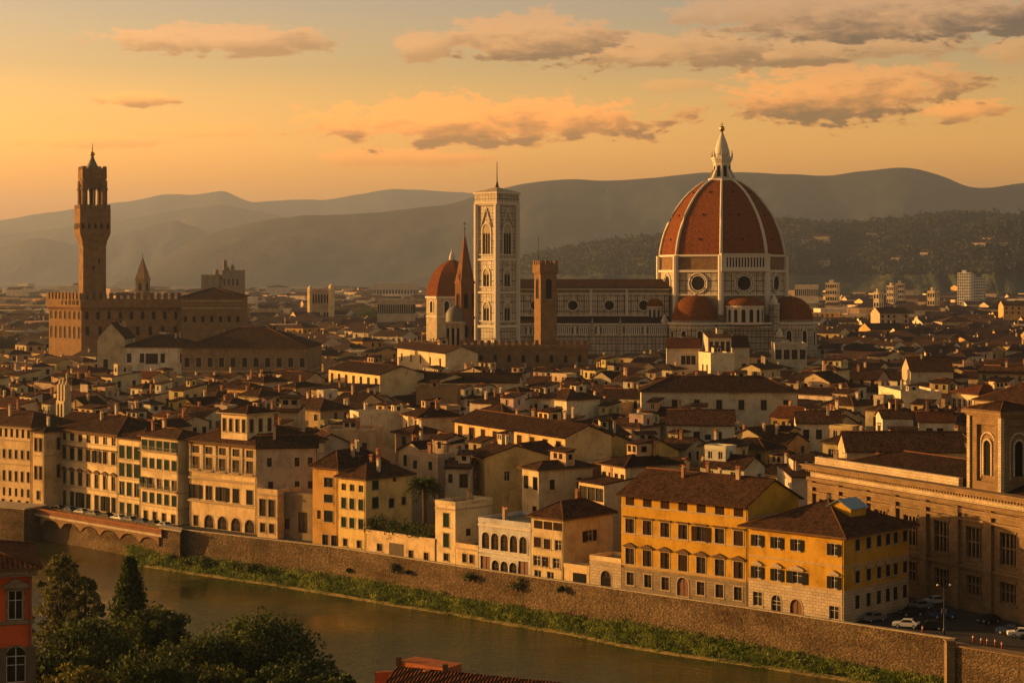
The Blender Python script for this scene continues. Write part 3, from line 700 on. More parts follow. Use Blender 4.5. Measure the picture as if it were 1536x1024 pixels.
# ------------------------------------------------------------------ riverfront houses
def front(name, label, cat, off, x1, x2, eave, d, rows, ext=None, **kw):
    """a house on the embankment between photo columns x1..x2, set back by off; rows in photo rows at its left edge"""
    L = offset_line(WALL, off); A = ray_line(x1, L); B = ray_line(x2, L); w = (B-A).length; yaw = atan2(B.y-A.y, B.x-A.x)
    A0 = A
    h = zat(eave, A.y); Z = lambda y: zat(y, A.y); rr = {}
    if ext: A = A-(B-A).normalized()*ext; w += ext
    Cn = A+(B-A).normalized()*w
    for k, lst in rows.items():
        Zk = Z if k == 'F' else (lambda y: zat(y, Cn.y))
        rr[k] = [(Zk(yb), Zk(yt)-Zk(yb), ww, pos, st) for yt, yb, ww, pos, st in lst]
    for key in ('courses',):
        if key in kw: kw[key] = [(Z(y), pr, hh) for y, pr, hh in kw[key]]
    if 'base_y' in kw: kw['base'] = Z(kw.pop('base_y'))
    return building(name, label, cat, A, yaw, w, d, h, rows=rr, **kw)
CREAM, PALE, OCH, YEL, GREY, WHT, PINK = (.58, .43, .235), (.62, .49, .29), (.50, .29, .09), (.47, .268, .032), (.42, .35, .265), (.57, .49, .37), (.50, .36, .25)
G_ = 'palaces lining the far river embankment'
front('town_house', 'cream four-storey house at the left edge, dark windows in tight rows', 'house', 4, -60, 47, 634, 14,
      {'F': [(637, 650, 1.0, 13, 'bare'), (668, 681, .9, 12, ''), (699, 714, .9, 12, ''), (724, 736, .9, 12, 'bare'), (741, 752, 1.1, 9, 'bare')]}, col=CREAM, courses=[(655, .15, .25), (690, .15, .25)], cornice=1, group=G_, chim=3, trim='trim')
front('town_house', 'narrow cream house with paired windows projecting beside the seven-bay palace', 'house', 3.4, 49, 66, 648, 7,
      {'F': [(656, 676, 1.2, [.3, .72], ''), (698, 718, 1.2, [.3, .72], ''), (735, 748, 1.2, [.5], '')], 'R': [(658, 676, 1.2, [.62], ''), (698, 718, 1.2, [.62], '')]}, col=CREAM, courses=[(683, .15, .25)], roof='hip', group=G_, chim=1)
front('palace', 'cream seven-bay palace with pediments over its third row of windows', 'palace', 9, 90, 177, 644, 16,
      {'F': [(648, 659, 1.75, 7, 'bare'), (669, 687, 1.9, 7, 'cor half'), (704, 724, 1.7, 7, 'ped'), (734, 756, 1.8, 7, 'half')]}, col=PALE, courses=[(661, .12, .2), (689, .14, .25), (728, .16, .3)], cornice=1, hood='brown_trim', group=G_, chim=2)
front('town_house', 'narrow three-bay house with green shutters right of the pedimented palace', 'house', 9, 177.5, 211, 657, 16,
      {'F': [(667, 686, 2.2, 3, 'closed'), (693, 713, 2.2, 3, 'closed'), (721, 741, 2.0, 3, 'half'), (752, 773, 1.9, 3, 'half balcony')]}, col=PALE, courses=[(689, .14, .25), (717, .14, .25), (746, .14, .25)], shut='shutter_green', group=G_, chim=1)
front('town_house', 'five-bay cream house with dark green shutters and small balconies', 'house', 8, 211.8, 267, 654, 8,
      {'F': [(658, 673, 2.3, 5, 'closed balcony'), (685, 700, 1.9, 5, 'closed'), (714, 729, 1.9, 5, 'half balcony'), (736, 752, 1.8, 5, 'closed'), (764, 778, 1.6, 4, '')], 'R': [(660, 674, 1.2, [.7], '')]}, col=PALE, courses=[(704, .12, .2), (733, .12, .2), (757, .14, .25)], shut='shutter_green', group=G_, chim=1, ant=1)
pal = front('palace', 'ornate cream palace with round street arches and a windowed roof pavilion', 'palace', 9.5, 284, 385, 661, 20,
      {'F': [(667, 678, 2.3, 5, 'bare'), (683, 701, 2.2, 5, 'balcony'), (725, 746, 2.1, 5, 'half'), (768, 793, 3.0, [.30, .5, .70, .9], 'arch'), (771, 787, 1.6, [.1], '')]}, col=CREAM, courses=[(680.5, .2, .2), (706, .25, .35), (716, .4, .4), (750, .5, .35)], cornice=1, hood='brown_trim', group=G_, chim=2)
# pilasters between its upper bays, and the pavilion on its roof: parts of the same palace
L9 = offset_line(WALL, 9.5); A9, B9 = ray_line(284, L9), ray_line(385, L9); w9 = (B9-A9).length
for k in range(6):
    mb = MB(); x = .35+(w9-.7)*k/5; mb.box(x-.3, -.22, zat(704, A9.y), x+.3, 0, zat(663, A9.y)); mb.build('pilaster', [M['pale_stone']], pal)
zb, ztp = zat(661, A9.y)+1.0, zat(625, A9.y)+1.2
pv = MB(); x0, x1, y0, y1 = w9*.42, w9*.80, 1.2, 9.0
pvw = []
for o, u, L, n in (((x0, y0), (1, 0), x1-x0, 4), ((x1, y0), (0, 1), y1-y0, 3)):
    hs = [((i+.5)/n*L-.55, (i+.5)/n*L+.55, zb+1.6, zb+4.4) for i in range(n)]; wall_face(pv, o, u, L, zb-2, ztp, hs); pvw += [(o, u, (a+b)/2) for a, b, _, _ in hs]
wall_face(pv, (x1, y1), (-1, 0), x1-x0, zb-2, ztp, []); wall_face(pv, (x0, y1), (0, -1), y1-y0, zb-2, ztp, [])
pvo = pv.build('roof_pavilion', [M['plaster']], pal, PALE)
rf = MB(); roof_geo(rf, None, 'hip', x1-x0, y1-y0, ztp, 1.4, .9, x0, y0); rf.build('pavilion_roof', [M['roof_tile'], M['ridge_tile'], M['trim'], M['trim']], pvo)
for o, u, x in pvw: place_window(pvo, o, u, x, zb+1.6, 1.1, 2.8, '', [M['trim'], M['brown_trim'], M['shutter_dark'], M['trim']], 0)
# beige block seen on its shaded flank behind the low house
Ab = on(386, 671, 18.6); building('town_house', 'plain beige building with few small windows, shaded, behind the low corner house', 'house', (Ab.x, Ab.y), R(8), 12.6, 10, 18.6, roof='gable', rise=1.8, col=GREY,
    rows={'F': [(14.5, 1.9, 1.0, [.2, .66, .88], 'bare'), (9.8, 1.6, 1.0, [.22, .66, .88], 'bare')]}, chim=1, group='houses just behind the riverfront')
Ab = on(468, 662, 18.2); building('town_house', 'beige gabled house sloping down to the right beside the plain beige block', 'house', (Ab.x, Ab.y), R(14), 8.5, 12, 17.6, roof='gabley', rise=2.0, col=GREY,
    rows={'F': [(14.2, 1.6, .9, [.2, .82], 'bare')]}, chim=0, group='houses just behind the riverfront')
front('town_house', 'low cream corner house with two tall windows beside the dark courtyard', 'house', 7, 386, 416, 737, 7,
      {'F': [(747, 773, 1.9, [.27, .72], ''), (783, 797, 1.5, [.27, .72], '')]}, col=CREAM, roof='flat', courses=[(741, .3, .3), (776, .2, .3)], group=G_, chim=0)
front('garden_wall', 'dark courtyard wall with an opening between two cream houses', 'wall', 9, 416.5, 469, 742, 1.2,
      {'F': [(776, 792, 1.8, [.25], 'bare'), (764, 795, 2.6, [.72], 'bare')]}, col=(.20, .16, .11), roof='flat', group=None, chim=0)
front('town_house', 'orange ochre house with double windows, left half of the yellow pair', 'house', 5, 469, 507, 701, 15,
      {'F': [(714, 728, 2.4, [.63], 'half'), (739, 751, 2.4, [.63], 'half'), (763, 780, 2.4, [.63], 'half'), (764, 777, 1.0, [.25], 'bare'), (799, 815, 1.6, [.5, .85], '')]}, col=OCH, roof='hip', rise=3.2, group=G_, chim=2)
front('town_house', 'yellow house with three columns of dark windows, right half of the pair', 'house', 4.6, 507.6, 549, 716, 13,
      {'F': [(724, 734, 1.35, [.2, .5, .82], 'bare'), (745, 761, 1.4, [.2, .5, .82], 'closed'), (774, 789, 1.4, [.2, .5, .82], 'closed'), (806, 817, 1.2, [.25, .75], '')], 'R': [(722, 736, 1.8, [.2], 'closed'), (747, 764, 1.8, [.2], 'closed'), (721, 727, 1.0, [.62], 'bare'), (752, 766, 1.5, [.55], 'closed'), (752, 764, 1.2, [.82], '')]}, col=(.60, .44, .17), roof='hip', rise=2.6, shut='shutter_green', group=G_, chim=3, ant=1)
front('garden_wall', 'cream garden wall with a grey gate under the ivy hedge', 'wall', 4.2, 549.6, 652, 799, 3.0,
      {'F': [(812, 823, 1.5, [.2], ''), (808, 836, 4.2, [.45], 'bare closed'), (815, 829, 1.3, [.66, .88], '')]}, col=CREAM, roof='flat', chim=0, shut='shutter_grey', cornice=1)
front('town_house', 'small cream tower house with a single column of shutters', 'house', 4.4, 653, 683, 755, 10,
      {'F': [(767, 788, 1.6, [.55], 'closed'), (797, 818, 1.6, [.55], 'closed'), (827, 838, 1.4, [.55], '')], 'R': [(795, 806, 1.3, [.35, .85], 'bare')]}, col=PALE, roof='flat', shut='shutter_green', courses=[(762, .25, .3)], group=G_, chim=1)
front('town_house', 'low cream street front between the tower house and the arched house', 'house', 4.0, 683.8, 717, 819, 12,
      {'F': [(828, 841, 1.2, [.4, .72], ''), (826, 843, 1.5, [.14], 'bare')]}, col=CREAM, roof='flat', courses=[(822, .2, .25)], group=G_, chim=0)
front('town_house', 'small grey-white house with two rows of round-arched windows', 'house', 4.0, 718, 796, 781, 12,
      {'F': [(796, 821, 1.9, [.14, .32, .5, .68, .86], 'arch'), (836, 852, 1.9, [.33, .5, .67], 'arch'), (832, 855, 2.4, [.13, .86], 'door bare')]}, col=(.46, .45, .43), roof='flat', trim='white_trim', frame='brown_trim', courses=[(787, .3, .35), (826, .25, .3), (832, .15, .2)], group=G_, chim=1)
front('town_house', 'narrow three-storey cream house with wide triple windows and dark roof', 'house', 3.8, 797, 845, 775, 14,
      {'F': [(779, 791, 2.1, [.22, .52, .82], 'bare closed'), (804, 819, 1.7, [.2], 'half'), (805, 820, 1.55, [.5, .67, .84], 'half'), (832, 847, 1.7, [.18], 'half'), (832, 847, 1.55, [.44, .61, .78], 'half'), (853, 864, 1.6, [.2, .6], 'bare')], 'R': [(778, 792, 1.7, [.52], 'closed'), (801, 818, 1.9, [.52], 'half')]}, col=(.56, .44, .25), roof='hip', rise=2.6, frame='white_frame', shut='shutter_brown', group=G_, chim=1)
front('garden_wall', 'low cream yard wall with a dark gate beside the arched stone portal', 'wall', 3.8, 846, 884, 850, 2.5, {'F': [(856, 870, 3.2, [.62], 'bare closed')]}, col=CREAM, roof='flat', chim=0)
front('stone_portal', 'pale stone garden front with one arched niche door', 'portal', 3.6, 885, 931.5, 838, 6, {'F': [(852, 876, 2.3, [.52], 'arch half')]}, col=PALE, roof='flat', wall_mat='pale_stone', courses=[(843, .25, .3)], chim=0)
front('palace', 'large yellow palace with seven bays, hooded windows and a grey stone base', 'palace', 3.6, 932, 1122, 738, 15,
      {'F': [(740, 757, 1.9, 7, 'bare closed'), (776, 798, 1.9, 7, 'cor half'), (820, 844, 1.9, 7, 'ped half'), (856, 875, 1.6, [.075, .22, .36, .64, .785, .925], ''), (853, 880, 2.4, [.5], 'door arch')]}, col=YEL, roof='gable', rise=3.4, base_y=848, courses=[(758, .10, .25), (799, .10, .22), (846, .12, .25)],
      trim='trim', hood='brown_trim', shut='shutter_brown', group=G_, chim=2, over=1.2)
cnr = front('palace', 'yellow three-storey corner house with stone ground floor and blue rooflight', 'palace', 3.4, 1122.6, 1266, 790, 19,
      {'F': [(800, 817, 1.25, [.1, .31, .52, .9], 'open'), (847, 865, 1.25, [.1, .31, .9], 'ped open'), (847, 865, 2.0, [.52], 'ped open'), (885, 906, 1.8, [.1], ''), (886, 911, 1.9, [.3], 'arch'), (888, 914, 2.3, [.51], 'door arch'), (890, 909, 1.8, [.9], '')],
       'R': [(812, 829, 1.3, [.2, .37, .53, .67, .79, .94], 'closed'), (860, 878, 1.3, [.2, .37, .53, .67, .79, .94], 'ped closed'), (897, 917, 1.2, [.2, .37, .53, .67, .79, .94], 'bare closed')]}, col=YEL, roof='hip', rise=4.2, base_y=869, base_mat='pale_stone', courses=[(833, .08, .2), (868, .12, .22)],
      trim='trim', frame='white_frame', hood='trim', shut='shutter_dark', group=G_, chim=1, over=1.3)
# rooflight of the corner house
mb = MB(); w_c = HOUSES[-1][3]; h_c = HOUSES[-1][5]
mb.box(w_c*.55, 7.6, h_c+1.0, w_c*.8, 12, h_c+3.6); mb.poly([(w_c*.55, 7.6, h_c+3.6), (w_c*.8, 7.6, h_c+3.6), (w_c*.675, 7.6, h_c+4.9)])
rl = mb.build('rooflight', [M['plaster']], cnr, YEL)
for a, b in ((.55, .675), (.8, .675)):
    mb = MB(); q = [(w_c*a-(.3 if a < .6 else -.3), 7.2, h_c+3.5), (w_c*b, 7.2, h_c+4.95), (w_c*b, 12.6, h_c+4.95), (w_c*a-(.3 if a < .6 else -.3), 12.6, h_c+3.5)]
    mb.slab(q if a > .6 else q[::-1], .12); mb.build('glass_slope', [M['slate_blue']], rl)
# ivy on the garden wall and the tall palm behind it
L42 = offset_line(WALL, 6.6)
for i, px in enumerate((556, 570, 584, 599, 615, 631, 646)):
    p = ray_line(px, L42); bush(px, 797+i*2.0, p.y, 3.1, ('left end of the ivy hedge above the garden wall', 'ivy clump beside the yellow house above the garden wall', 'dark ivy clump above the grey gate', 'ivy mound right above the gate, middle of the hedge', 'ivy clump at the foot of the palm', 'ivy clump right of the palm foot', 'right end of the ivy hedge by the tower house')[i], 'leaf_dark' if i % 2 else 'leaf_mid', 900, 'ivy_hedge', 1.0, 'ivy hedge clumps on the garden wall', .32)
p = ray_line(636, offset_line(WALL, 8)); pb = at(636, 812, p.y)
pt = thing('palm_tree', 'tall palm with drooping fronds in the walled garden', 'palm tree', pb)
mb = MB(); th = zat(727, p.y)-pb.z; mb.tube([(0, 0, 0), (.15, 0, th*.5), (0, 0, th)], [.55, .42, .45], 8); mb.build('trunk', [M['bark']], pt)
P = []; S = []
for k in range(80):
    a = random.uniform(0, 2*pi); e = random.uniform(-.6, 1.3); l = random.uniform(3.0, 4.0); tone = .2+.4*max(0, e)
    for j in range(40):
        s_ = j/39; r_ = l*s_*cos(e*(1-.3*s_)); z = th+l*s_*sin(e)-2.2*s_*s_*(.8 if e > 0 else .35)*l/3
        P.append((cos(a)*r_+random.gauss(0, .13), sin(a)*r_+random.gauss(0, .13), z+random.gauss(0, .12))); S.append(tone+random.uniform(-.15, .2))
leaf_cloud('crown', P, .5, np.array(S), 'leaf_dark', pt, aspect=.35)

# walkway carried on brackets along the left stretch of wall
wk = thing('river_walkway', 'brick-edged walkway overhanging the river wall on stone brackets', 'walkway', (0, 0, 0))
La, Lb, Lc = offset_line(WALL, -3.2), offset_line(WALL, 0.0), offset_line(WALL, -2.7)
def strip(name, P, Q, z0, z1, m, par):
    mb = MB()
    for (a, b), (c, d) in zip(zip(P, P[1:]), zip(Q, Q[1:])): mb.prism([(a.x, a.y), (b.x, b.y), (d.x, d.y), (c.x, c.y)], z0, z1)
    return mb.build(name, [m], par)
def sub(line, xa, xb, n=8): return [ray_line(xa+(xb-xa)*k/n, line) for k in range(n+1)]
strip('deck', sub(La, 42, 242), sub(Lb, 42, 242), -.55, .05, M['pale_stone'], wk)
strip('parapet', sub(La, 42, 242), sub(Lc, 42, 242), .05, 1.0, M['brick'], wk)
strip('parapet_cap', sub(offset_line(WALL, -3.35), 42, 242), sub(offset_line(WALL, -2.55), 42, 242), 1.0, 1.2, M['red_brick_cap'], wk)
for k in range(7):
    px = 58+k*29.5; a = ray_line(px, Lb); b = ray_line(px+3.0, Lb); a2 = ray_line(px-9, La); n_ = (a-ray_line(px, La)); 
    t_ = (b-a).normalized(); o_ = Vector((t_.y, -t_.x)); mb = MB(); nq = 7
    # bracket: quarter-arch web between wall and deck edge
    prof_ = [(0, -.56), (3.0, -.56)]+[(3.0*(1-sin(pi/2*j/nq)), -.9-2.6*(1-cos(pi/2*j/nq))) for j in range(nq+1)]
    f_ = lambda s, q: (a.x+o_.x*q[0]+t_.x*s, a.y+o_.y*q[0]+t_.y*s, q[1])
    mb.poly([f_(0, q) for q in prof_][::-1]); mb.poly([f_(.8, q) for q in prof_])
    for q, r in zip(prof_, prof_[1:]+prof_[:1]): mb.poly([f_(0, q), f_(0, r), f_(.8, r), f_(.8, q)])
    mb.build('bracket', [M['sandstone']], wk)
a, b = ray_line(240, offset_line(WALL, -2.6)), ray_line(270, offset_line(WALL, -2.6)); c, d = ray_line(272, offset_line(WALL, .5)), ray_line(243, offset_line(WALL, .5))
pr = MB(); pr.prism([(a.x, a.y), (b.x, b.y), (c.x, c.y), (d.x, d.y)], WZ-1, 1.1); po = pr.build('river_pier', [M['rubble_wall']]); tag(po, 'square stone pier at the right end of the overhanging walkway', 'pier')
cp = MB(); e = lambda p, q: (p.x+(p.x-q.x)*.06, p.y+(p.y-q.y)*.06)
cp.prism([e(a, c), e(b, d), e(c, a), e(d, b)], 1.1, 1.35); cp.build('pier_cap', [M['pale_stone']], po)
Ls = offset_line(WALL, -3.05)
for k in range(6):
    a, b = ray_line(61+k*29.5, Ls), ray_line(61+(k+1)*29.5, Ls); mb = MB(); NA = 14; prv = None; n_ = Vector((-(b-a).y, (b-a).x)).normalized()*.6
    for j in range(NA+1):
        p = a.lerp(b, j/NA); c_ = (j/NA-.5)/.44; za = -2.5+1.55*sqrt(max(0, 1-c_*c_)) if abs(c_) < 1 else -2.5; cur = (p, za)
        if prv: 
            q = prv[0]; mb.poly([(q.x, q.y, prv[1]), (p.x, p.y, za), (p.x, p.y, -.56), (q.x, q.y, -.56)]); mb.poly([(p.x, p.y, za), (q.x, q.y, prv[1]), (q.x+n_.x, q.y+n_.y, prv[1]), (p.x+n_.x, p.y+n_.y, za)])
        prv = cur
    mb.build('arch', [M['brown_stone']], wk)
# wall stub far left (old mill wall) and terrace wall bottom right
a = on(-60, 756, 1.2); b = on(36, 764, 1.2); mb = MB(); dv = (b-a).to_2d(); n_ = Vector((-dv.y, dv.x)).normalized()*8
mb.prism([(a.x, a.y), (b.x, b.y), (b.x+n_.x, b.y+n_.y), (a.x+n_.x, a.y+n_.y)], WZ-1, 1.2); o1 = mb.build('abutment', [M['rubble_wall']]); tag(o1, 'stone abutment at the left edge where the walkway starts', 'abutment')
mb = MB(); mb.prism([(a.x, a.y-.3), (b.x+.3, b.y-.3), (b.x+n_.x, b.y+n_.y), (a.x+n_.x, a.y+n_.y)], 1.2, 1.5); mb.build('coping', [M['pale_stone']], o1)
a = on(1430, 963, 1.6); b = on(1640, 996, 1.6); dv = (b-a).to_2d(); n_ = Vector((-dv.y, dv.x)).normalized()
mb = MB(); mb.prism([(a.x-n_.x*1.5, a.y-n_.y*1.5), (b.x-n_.x*1.5, b.y-n_.y*1.5), (b.x+n_.x*.6, b.y+n_.y*.6), (a.x+n_.x*.6, a.y+n_.y*.6)], WZ-2, 1.4)
o2 = mb.build('terrace_wall', [M['rubble_wall']]); tag(o2, 'dark rubble terrace wall closing the lower right corner', 'wall')
mb = MB(); mb.prism([(a.x-n_.x*1.7, a.y-n_.y*1.7), (b.x-n_.x*1.7, b.y-n_.y*1.7), (b.x+n_.x*.7, b.y+n_.y*.7), (a.x+n_.x*.7, a.y+n_.y*.7)], 1.4, 1.65); mb.build('coping', [M['sandstone']], o2)
mb = MB(); mb.box(-.7, -.9, WZ-2, .5, .7, 2.0); mb.box(-.8, -1, 2.0, .6, .8, 2.25); o3 = mb.build('end_post', [M['sandstone']], o2); o3.location = (a.x-n_.x*.5-.4, a.y-n_.y*.5-.9, 0)
# piazza pavement
mb = MB(); c = [on(1290, 926, .04), on(1432, 955, .04), on(1640, 990, .04), on(1640, 880, .04), on(1390, 880, .04)]
mb.poly([(p.x, p.y, .05) for p in c]); tag(mb.build('pavement', [M['asphalt']]), kind='structure')

# cars
CARS = {}
def car_proto():
    n, m2 = 4.2, 1.72
    prof_ = [(0, .35), (0, .78), (.25, .86), (1.05, .93), (1.65, 1.40), (3.0, 1.42), (3.75, .98), (4.15, .92), (4.2, .6), (4.15, .35)]
    b = MB()
    for y, s in ((0, 1), (m2, -1)):
        pass
    ins = lambda z: .0 if z < 1.0 else .14
    Lf = [(x, ins(z), z) for x, z in prof_]; Rt = [(x, m2-ins(z), z) for x, z in prof_]
    b.poly(Lf); b.poly(Rt[::-1]); k = len(prof_)
    for i in range(k): j = (i+1) % k; b.poly([Lf[j], Lf[i], Rt[i], Rt[j]])
    w = MB()
    for s, y in ((-1, -.012), (1, m2+.012)):
        yy = lambda z: (y+.14*(z-.93)/.45) if s < 0 else (y-.14*(z-.93)/.45)
        q = [(1.25, yy(.96), .97), (3.55, yy(.99), .99), (2.95, yy(1.36), 1.36), (1.72, yy(1.36), 1.36)]; w.poly(q if s < 0 else q[::-1])
    for x0, z0, x1, z1, dx in ((1.1, .98, 1.6, 1.37, -.02), (3.70, 1.02, 3.06, 1.38, .02)):
        q = [(x0+dx, .2, z0+.02), (x1+dx, .28, z1+.02), (x1+dx, m2-.28, z1+.02), (x0+dx, m2-.2, z0+.02)]; w.poly(q if dx > 0 else q[::-1])
    wh = MB(); wh.tube([(0, -.1, 0), (0, .1, 0)], .32, 12)
    rim = MB(); rim.tube([(0, -.112, 0), (0, .112, 0)], .19, 10)
    hl = MB(); hl.box(-.02, -.16, -.07, .06, .16, .07)
    return b, w, wh, rim, hl
CP = car_proto()
def car(loc, rz, colr, label, group):
    t = thing('parked_car', label, 'car', loc, rz, group)
    if 'b' not in CARS:
        for k, mb, m in (('w', CP[1], 'car_glass'), ('wh', CP[2], 'tyre'), ('rim', CP[3], 'car_silver'), ('hl', CP[4], 'white_frame')):
            o = mb.build('x', [M[m]]); CARS[k] = o.data; bpy.data.objects.remove(o)
    if colr not in CARS:
        o = CP[0].build('body', [M[colr]]); CARS[colr] = o.data; bpy.data.objects.remove(o); CARS['b'] = 1
    CARS[colr].name = 'body'
    link('body', CARS[colr], t); link('window', CARS['w'], t)
    for x in (.85, 3.35):
        for y in (.08, 1.64): wo = link('wheel', CARS['wh'], t, None, (x, y, .32)); link('rim', CARS['rim'], wo)
    for y in (.3, 1.42): link('headlight', CARS['hl'], t, None, (-.02, y, .68))
    return t
Lcar = offset_line(WALL, 2.2)
cl = ['car_black', 'car_blue', 'car_silver', 'car_grey', 'car_black', 'car_white', 'car_grey', 'car_blue', 'car_black', 'car_silver']
nm = ['black', 'dark blue', 'silver', 'grey', 'black', 'white', 'grey', 'dark blue', 'black', 'silver']
wh_ = ['first car from the left edge on the quay road', 'parked at the foot of the seven-bay palace, its left end', 'below the left bays of the seven-bay palace', 'below the middle of the seven-bay palace', 'below the right end of the seven-bay palace', 'in front of the narrow green-shuttered house', 'where the green-shuttered houses meet', 'below the five-bay green-shuttered house', 'beside the five-bay house, second from the pier', 'nearest the stone pier on the quay road']
for i, px in enumerate((76, 92, 110, 128, 147, 165, 182, 200, 217, 233)):
    p = ray_line(px, Lcar); q = ray_line(px+6, Lcar); v = (q-p)
    car((p.x, p.y, .04), atan2(v.y, v.x), cl[i], nm[i]+' car '+wh_[i], 'cars parked along the quay road')
for px, py, rz, c_, lb in [(1338, 941, -20, 'car_white', 'white hatchback car at the corner of the yellow corner house'), (1375, 944, -12, 'car_black', 'black car right beside the white hatchback in the square'), (1352, 925, 15, 'car_black', 'black car against the shaded flank of the corner house'), (1366, 915, 18, 'car_grey', 'grey car second row back by the corner house'),
                           (1390, 908, 20, 'car_silver', 'silver car at the far end of the dark square'), (1398, 928, 5, 'car_blue', 'dark blue car in the middle of the dark square'), (1300, 934, 30, 'car_grey', 'grey car half hidden by the wall below the corner house'),
                           (1492, 950, -30, 'car_blue', 'blue car near the right edge of the square'), (1512, 956, -8, 'car_white', 'white car at the right edge behind the bollards'), (1530, 962, -15, 'car_black', 'black car cut by the right edge of the picture'), (1478, 938, 40, 'car_black', 'black car under the library wall behind the blue one')]:
    p = on(px, py, .06); car(p, R(rz), c_, lb, 'cars parked in the square')
for i, (px, py) in enumerate(((1384, 948), (1460, 962), (1472, 966), (1481, 967), (1493, 968), (1503, 972))):
    p = on(px, py, .06); t = thing('bollard', ['lone red and white bollard left of the street lamp', 'first red and white bollard right of the street lamp', 'second bollard right of the street lamp', 'third bollard right of the street lamp', 'fourth bollard right of the street lamp', 'last bollard, closest to the right edge'][i], 'bollard', p, 0, 'bollards at the edge of the square')
    mb = MB(); mb.tube([(0, 0, 0), (0, 0, 1.05)], [.16, .14], 8); mb.build('post', [M['bollard_red']], t); mb = MB(); mb.tube([(0, 0, .62), (0, 0, .86)], .165, 8); mb.build('band', [M['white_frame']], t); 
p = on(1416, 951, .06); t = thing('street_lamp', 'tall street lamp at the edge of the dark square', 'street lamp', p)
mb = MB(); hh = zat(878, p.y); mb.tube([(0, 0, 0), (0, 0, .9), (0, 0, 1), (0, 0, hh)], [.2, .18, .1, .07], 8); mb.build('pole', [M['iron']], t)
for s in (-1, 1):
    mb = MB(); mb.tube([(0, 0, hh-.25), (s*.5, 0, hh+.15), (s*.95, 0, hh+.1)], .05, 6); mb.build('arm', [M['iron']], t)
    mb = MB(); mb.lathe([(0, hh-.1), (.22, hh-.05), (.16, hh+.2), (0, hh+.24)], 10, c=(s*.95, 0)); mb.build('lamp_shade', [M['white_frame']], t)
mb = MB(); mb.box(-.4, -.05, 3.2, .4, .05, 4.0); mb.build('sign_plate', [M['lead']], t)

# ------------------------------------------------------------------ landmarks
def protect(x0, x1, yb, D): PROTECT.append((x0, x1, yb, D))
def arch_pts(cx, z0, w, h, n=8):
    r = w/2; return [(cx-r, z0), (cx+r, z0)]+[(cx+r*cos(pi*k/n), z0+h-r+r*sin(pi*k/n)) for k in range(n+1)]
def arch_panel(mb, o, u, cx, z0, w, h, y, m, pointed=0):
    """flat arched panel on a wall plane, y = out of the wall"""
    n = (u[1], -u[0]); r = w/2; K = 8
    top = [(r*cos(pi*k/K), h-r*(1+pointed)+r*(1+pointed)*sin(pi*k/K)) for k in range(K+1)]
    mb.poly([(o[0]+u[0]*(cx+a)+n[0]*y, o[1]+u[1]*(cx+a)+n[1]*y, z0+b) for a, b in [(-r, 0), (r, 0)]+top], m)
def arch_frame(mb, o, u, cx, z0, w, h, t, y, m, pointed=0):
    n = (u[1], -u[0]); K = 10
    def out(r, e): return [(-r, 0)]+[(-r*cos(pi*k/K), h+e-r*(1+pointed)+r*(1+pointed)*sin(pi*k/K)) for k in range(K+1)]+[(r, 0)]
    A, B = out(w/2, 0), out(w/2+t, t)
    P = lambda q, d: (o[0]+u[0]*(cx+q[0])+n[0]*d, o[1]+u[1]*(cx+q[0])+n[1]*d, z0+q[1])
    for k in range(len(A)-1):
        mb.poly([P(A[k], y), P(A[k+1], y), P(B[k+1], y), P(B[k], y)], m); mb.poly([P(B[k], y), P(B[k+1], y), P(B[k+1], 0), P(B[k], 0)], m); mb.poly([P(A[k+1], y), P(A[k], y), P(A[k], 0), P(A[k+1], 0)], m)
def crenels(mb, pts, z, w, gap, h, th, m=0, fork=False):
    """merlons along a polyline"""
    for (ax, ay), (bx, by) in zip(pts, pts[1:]):
        L = hypot(bx-ax, by-ay); n = max(1, int(L/(w+gap))); u = ((bx-ax)/L, (by-ay)/L); v = (-u[1], u[0])
        for k in range(n):
            c = (k+.5)/n*L; q = [(c-w/2, 0), (c+w/2, 0), (c+w/2, th), (c-w/2, th)]
            mb.prism([(ax+u[0]*a+v[0]*b, ay+u[1]*a+v[1]*b) for a, b in q], z, z+h, m)

# --- domed cathedral: origin on the ground under the dome, 0 degrees of 'th' faces the viewer
DC = 960.0; S = DC/F
cx0 = (1083-768)*S
cat = thing('cathedral', 'great domed cathedral with red tiled dome, white ribs and striped marble walls', 'cathedral', (cx0, DC, 0))
cz = lambda py: zat(py, DC)
RV = 92*S                                  # circumradius of the dome octagon
vt = [R(-7.3+45*k) for k in range(8)]      # vertices, clockwise from the viewer seen from above: x = r sin, y = -r cos
def oc(r, k): return (r*sin(vt[k % 8]), -r*cos(vt[k % 8]))
OCT = lambda r: [oc(r, k) for k in range(8)]
profd = [(383, 94), (372, 92.6), (360, 90), (348, 86.3), (336, 81.5), (324, 75.5), (312, 68), (300, 59), (290, 50), (281, 39), (275, 30), (271.5, 22)]
mb = MB(); rr = [(r*S*.972, cz(y)) for y, r in profd]
for k in range(8):
    NP = 6
    for (r0, z0), (r1, z1) in zip(rr, rr[1:]):
        for j in range(NP):
            f0, f1 = j/NP, (j+1)/NP
            def P(r, f, z):
                a, b = oc(r, k), oc(r, k+1); return (a[0]+(b[0]-a[0])*f, a[1]+(b[1]-a[1])*f, z)
            mb.poly([P(r0, f0, z0), P(r0, f1, z0), P(r1, f1, z1), P(r1, f0, z1)])
dome = mb.build('dome', [M['dome_tile']], cat)
for k in range(8):
    mb = MB(); pts_ = [(oc(r*1.012, k)[0], oc(r*1.012, k)[1], z+.2) for r, z in rr]
    mb.tube(pts_, [.85-.35*i/len(pts_) for i in range(len(pts_))], 6); mb.build('rib', [M['white_marble']], dome)
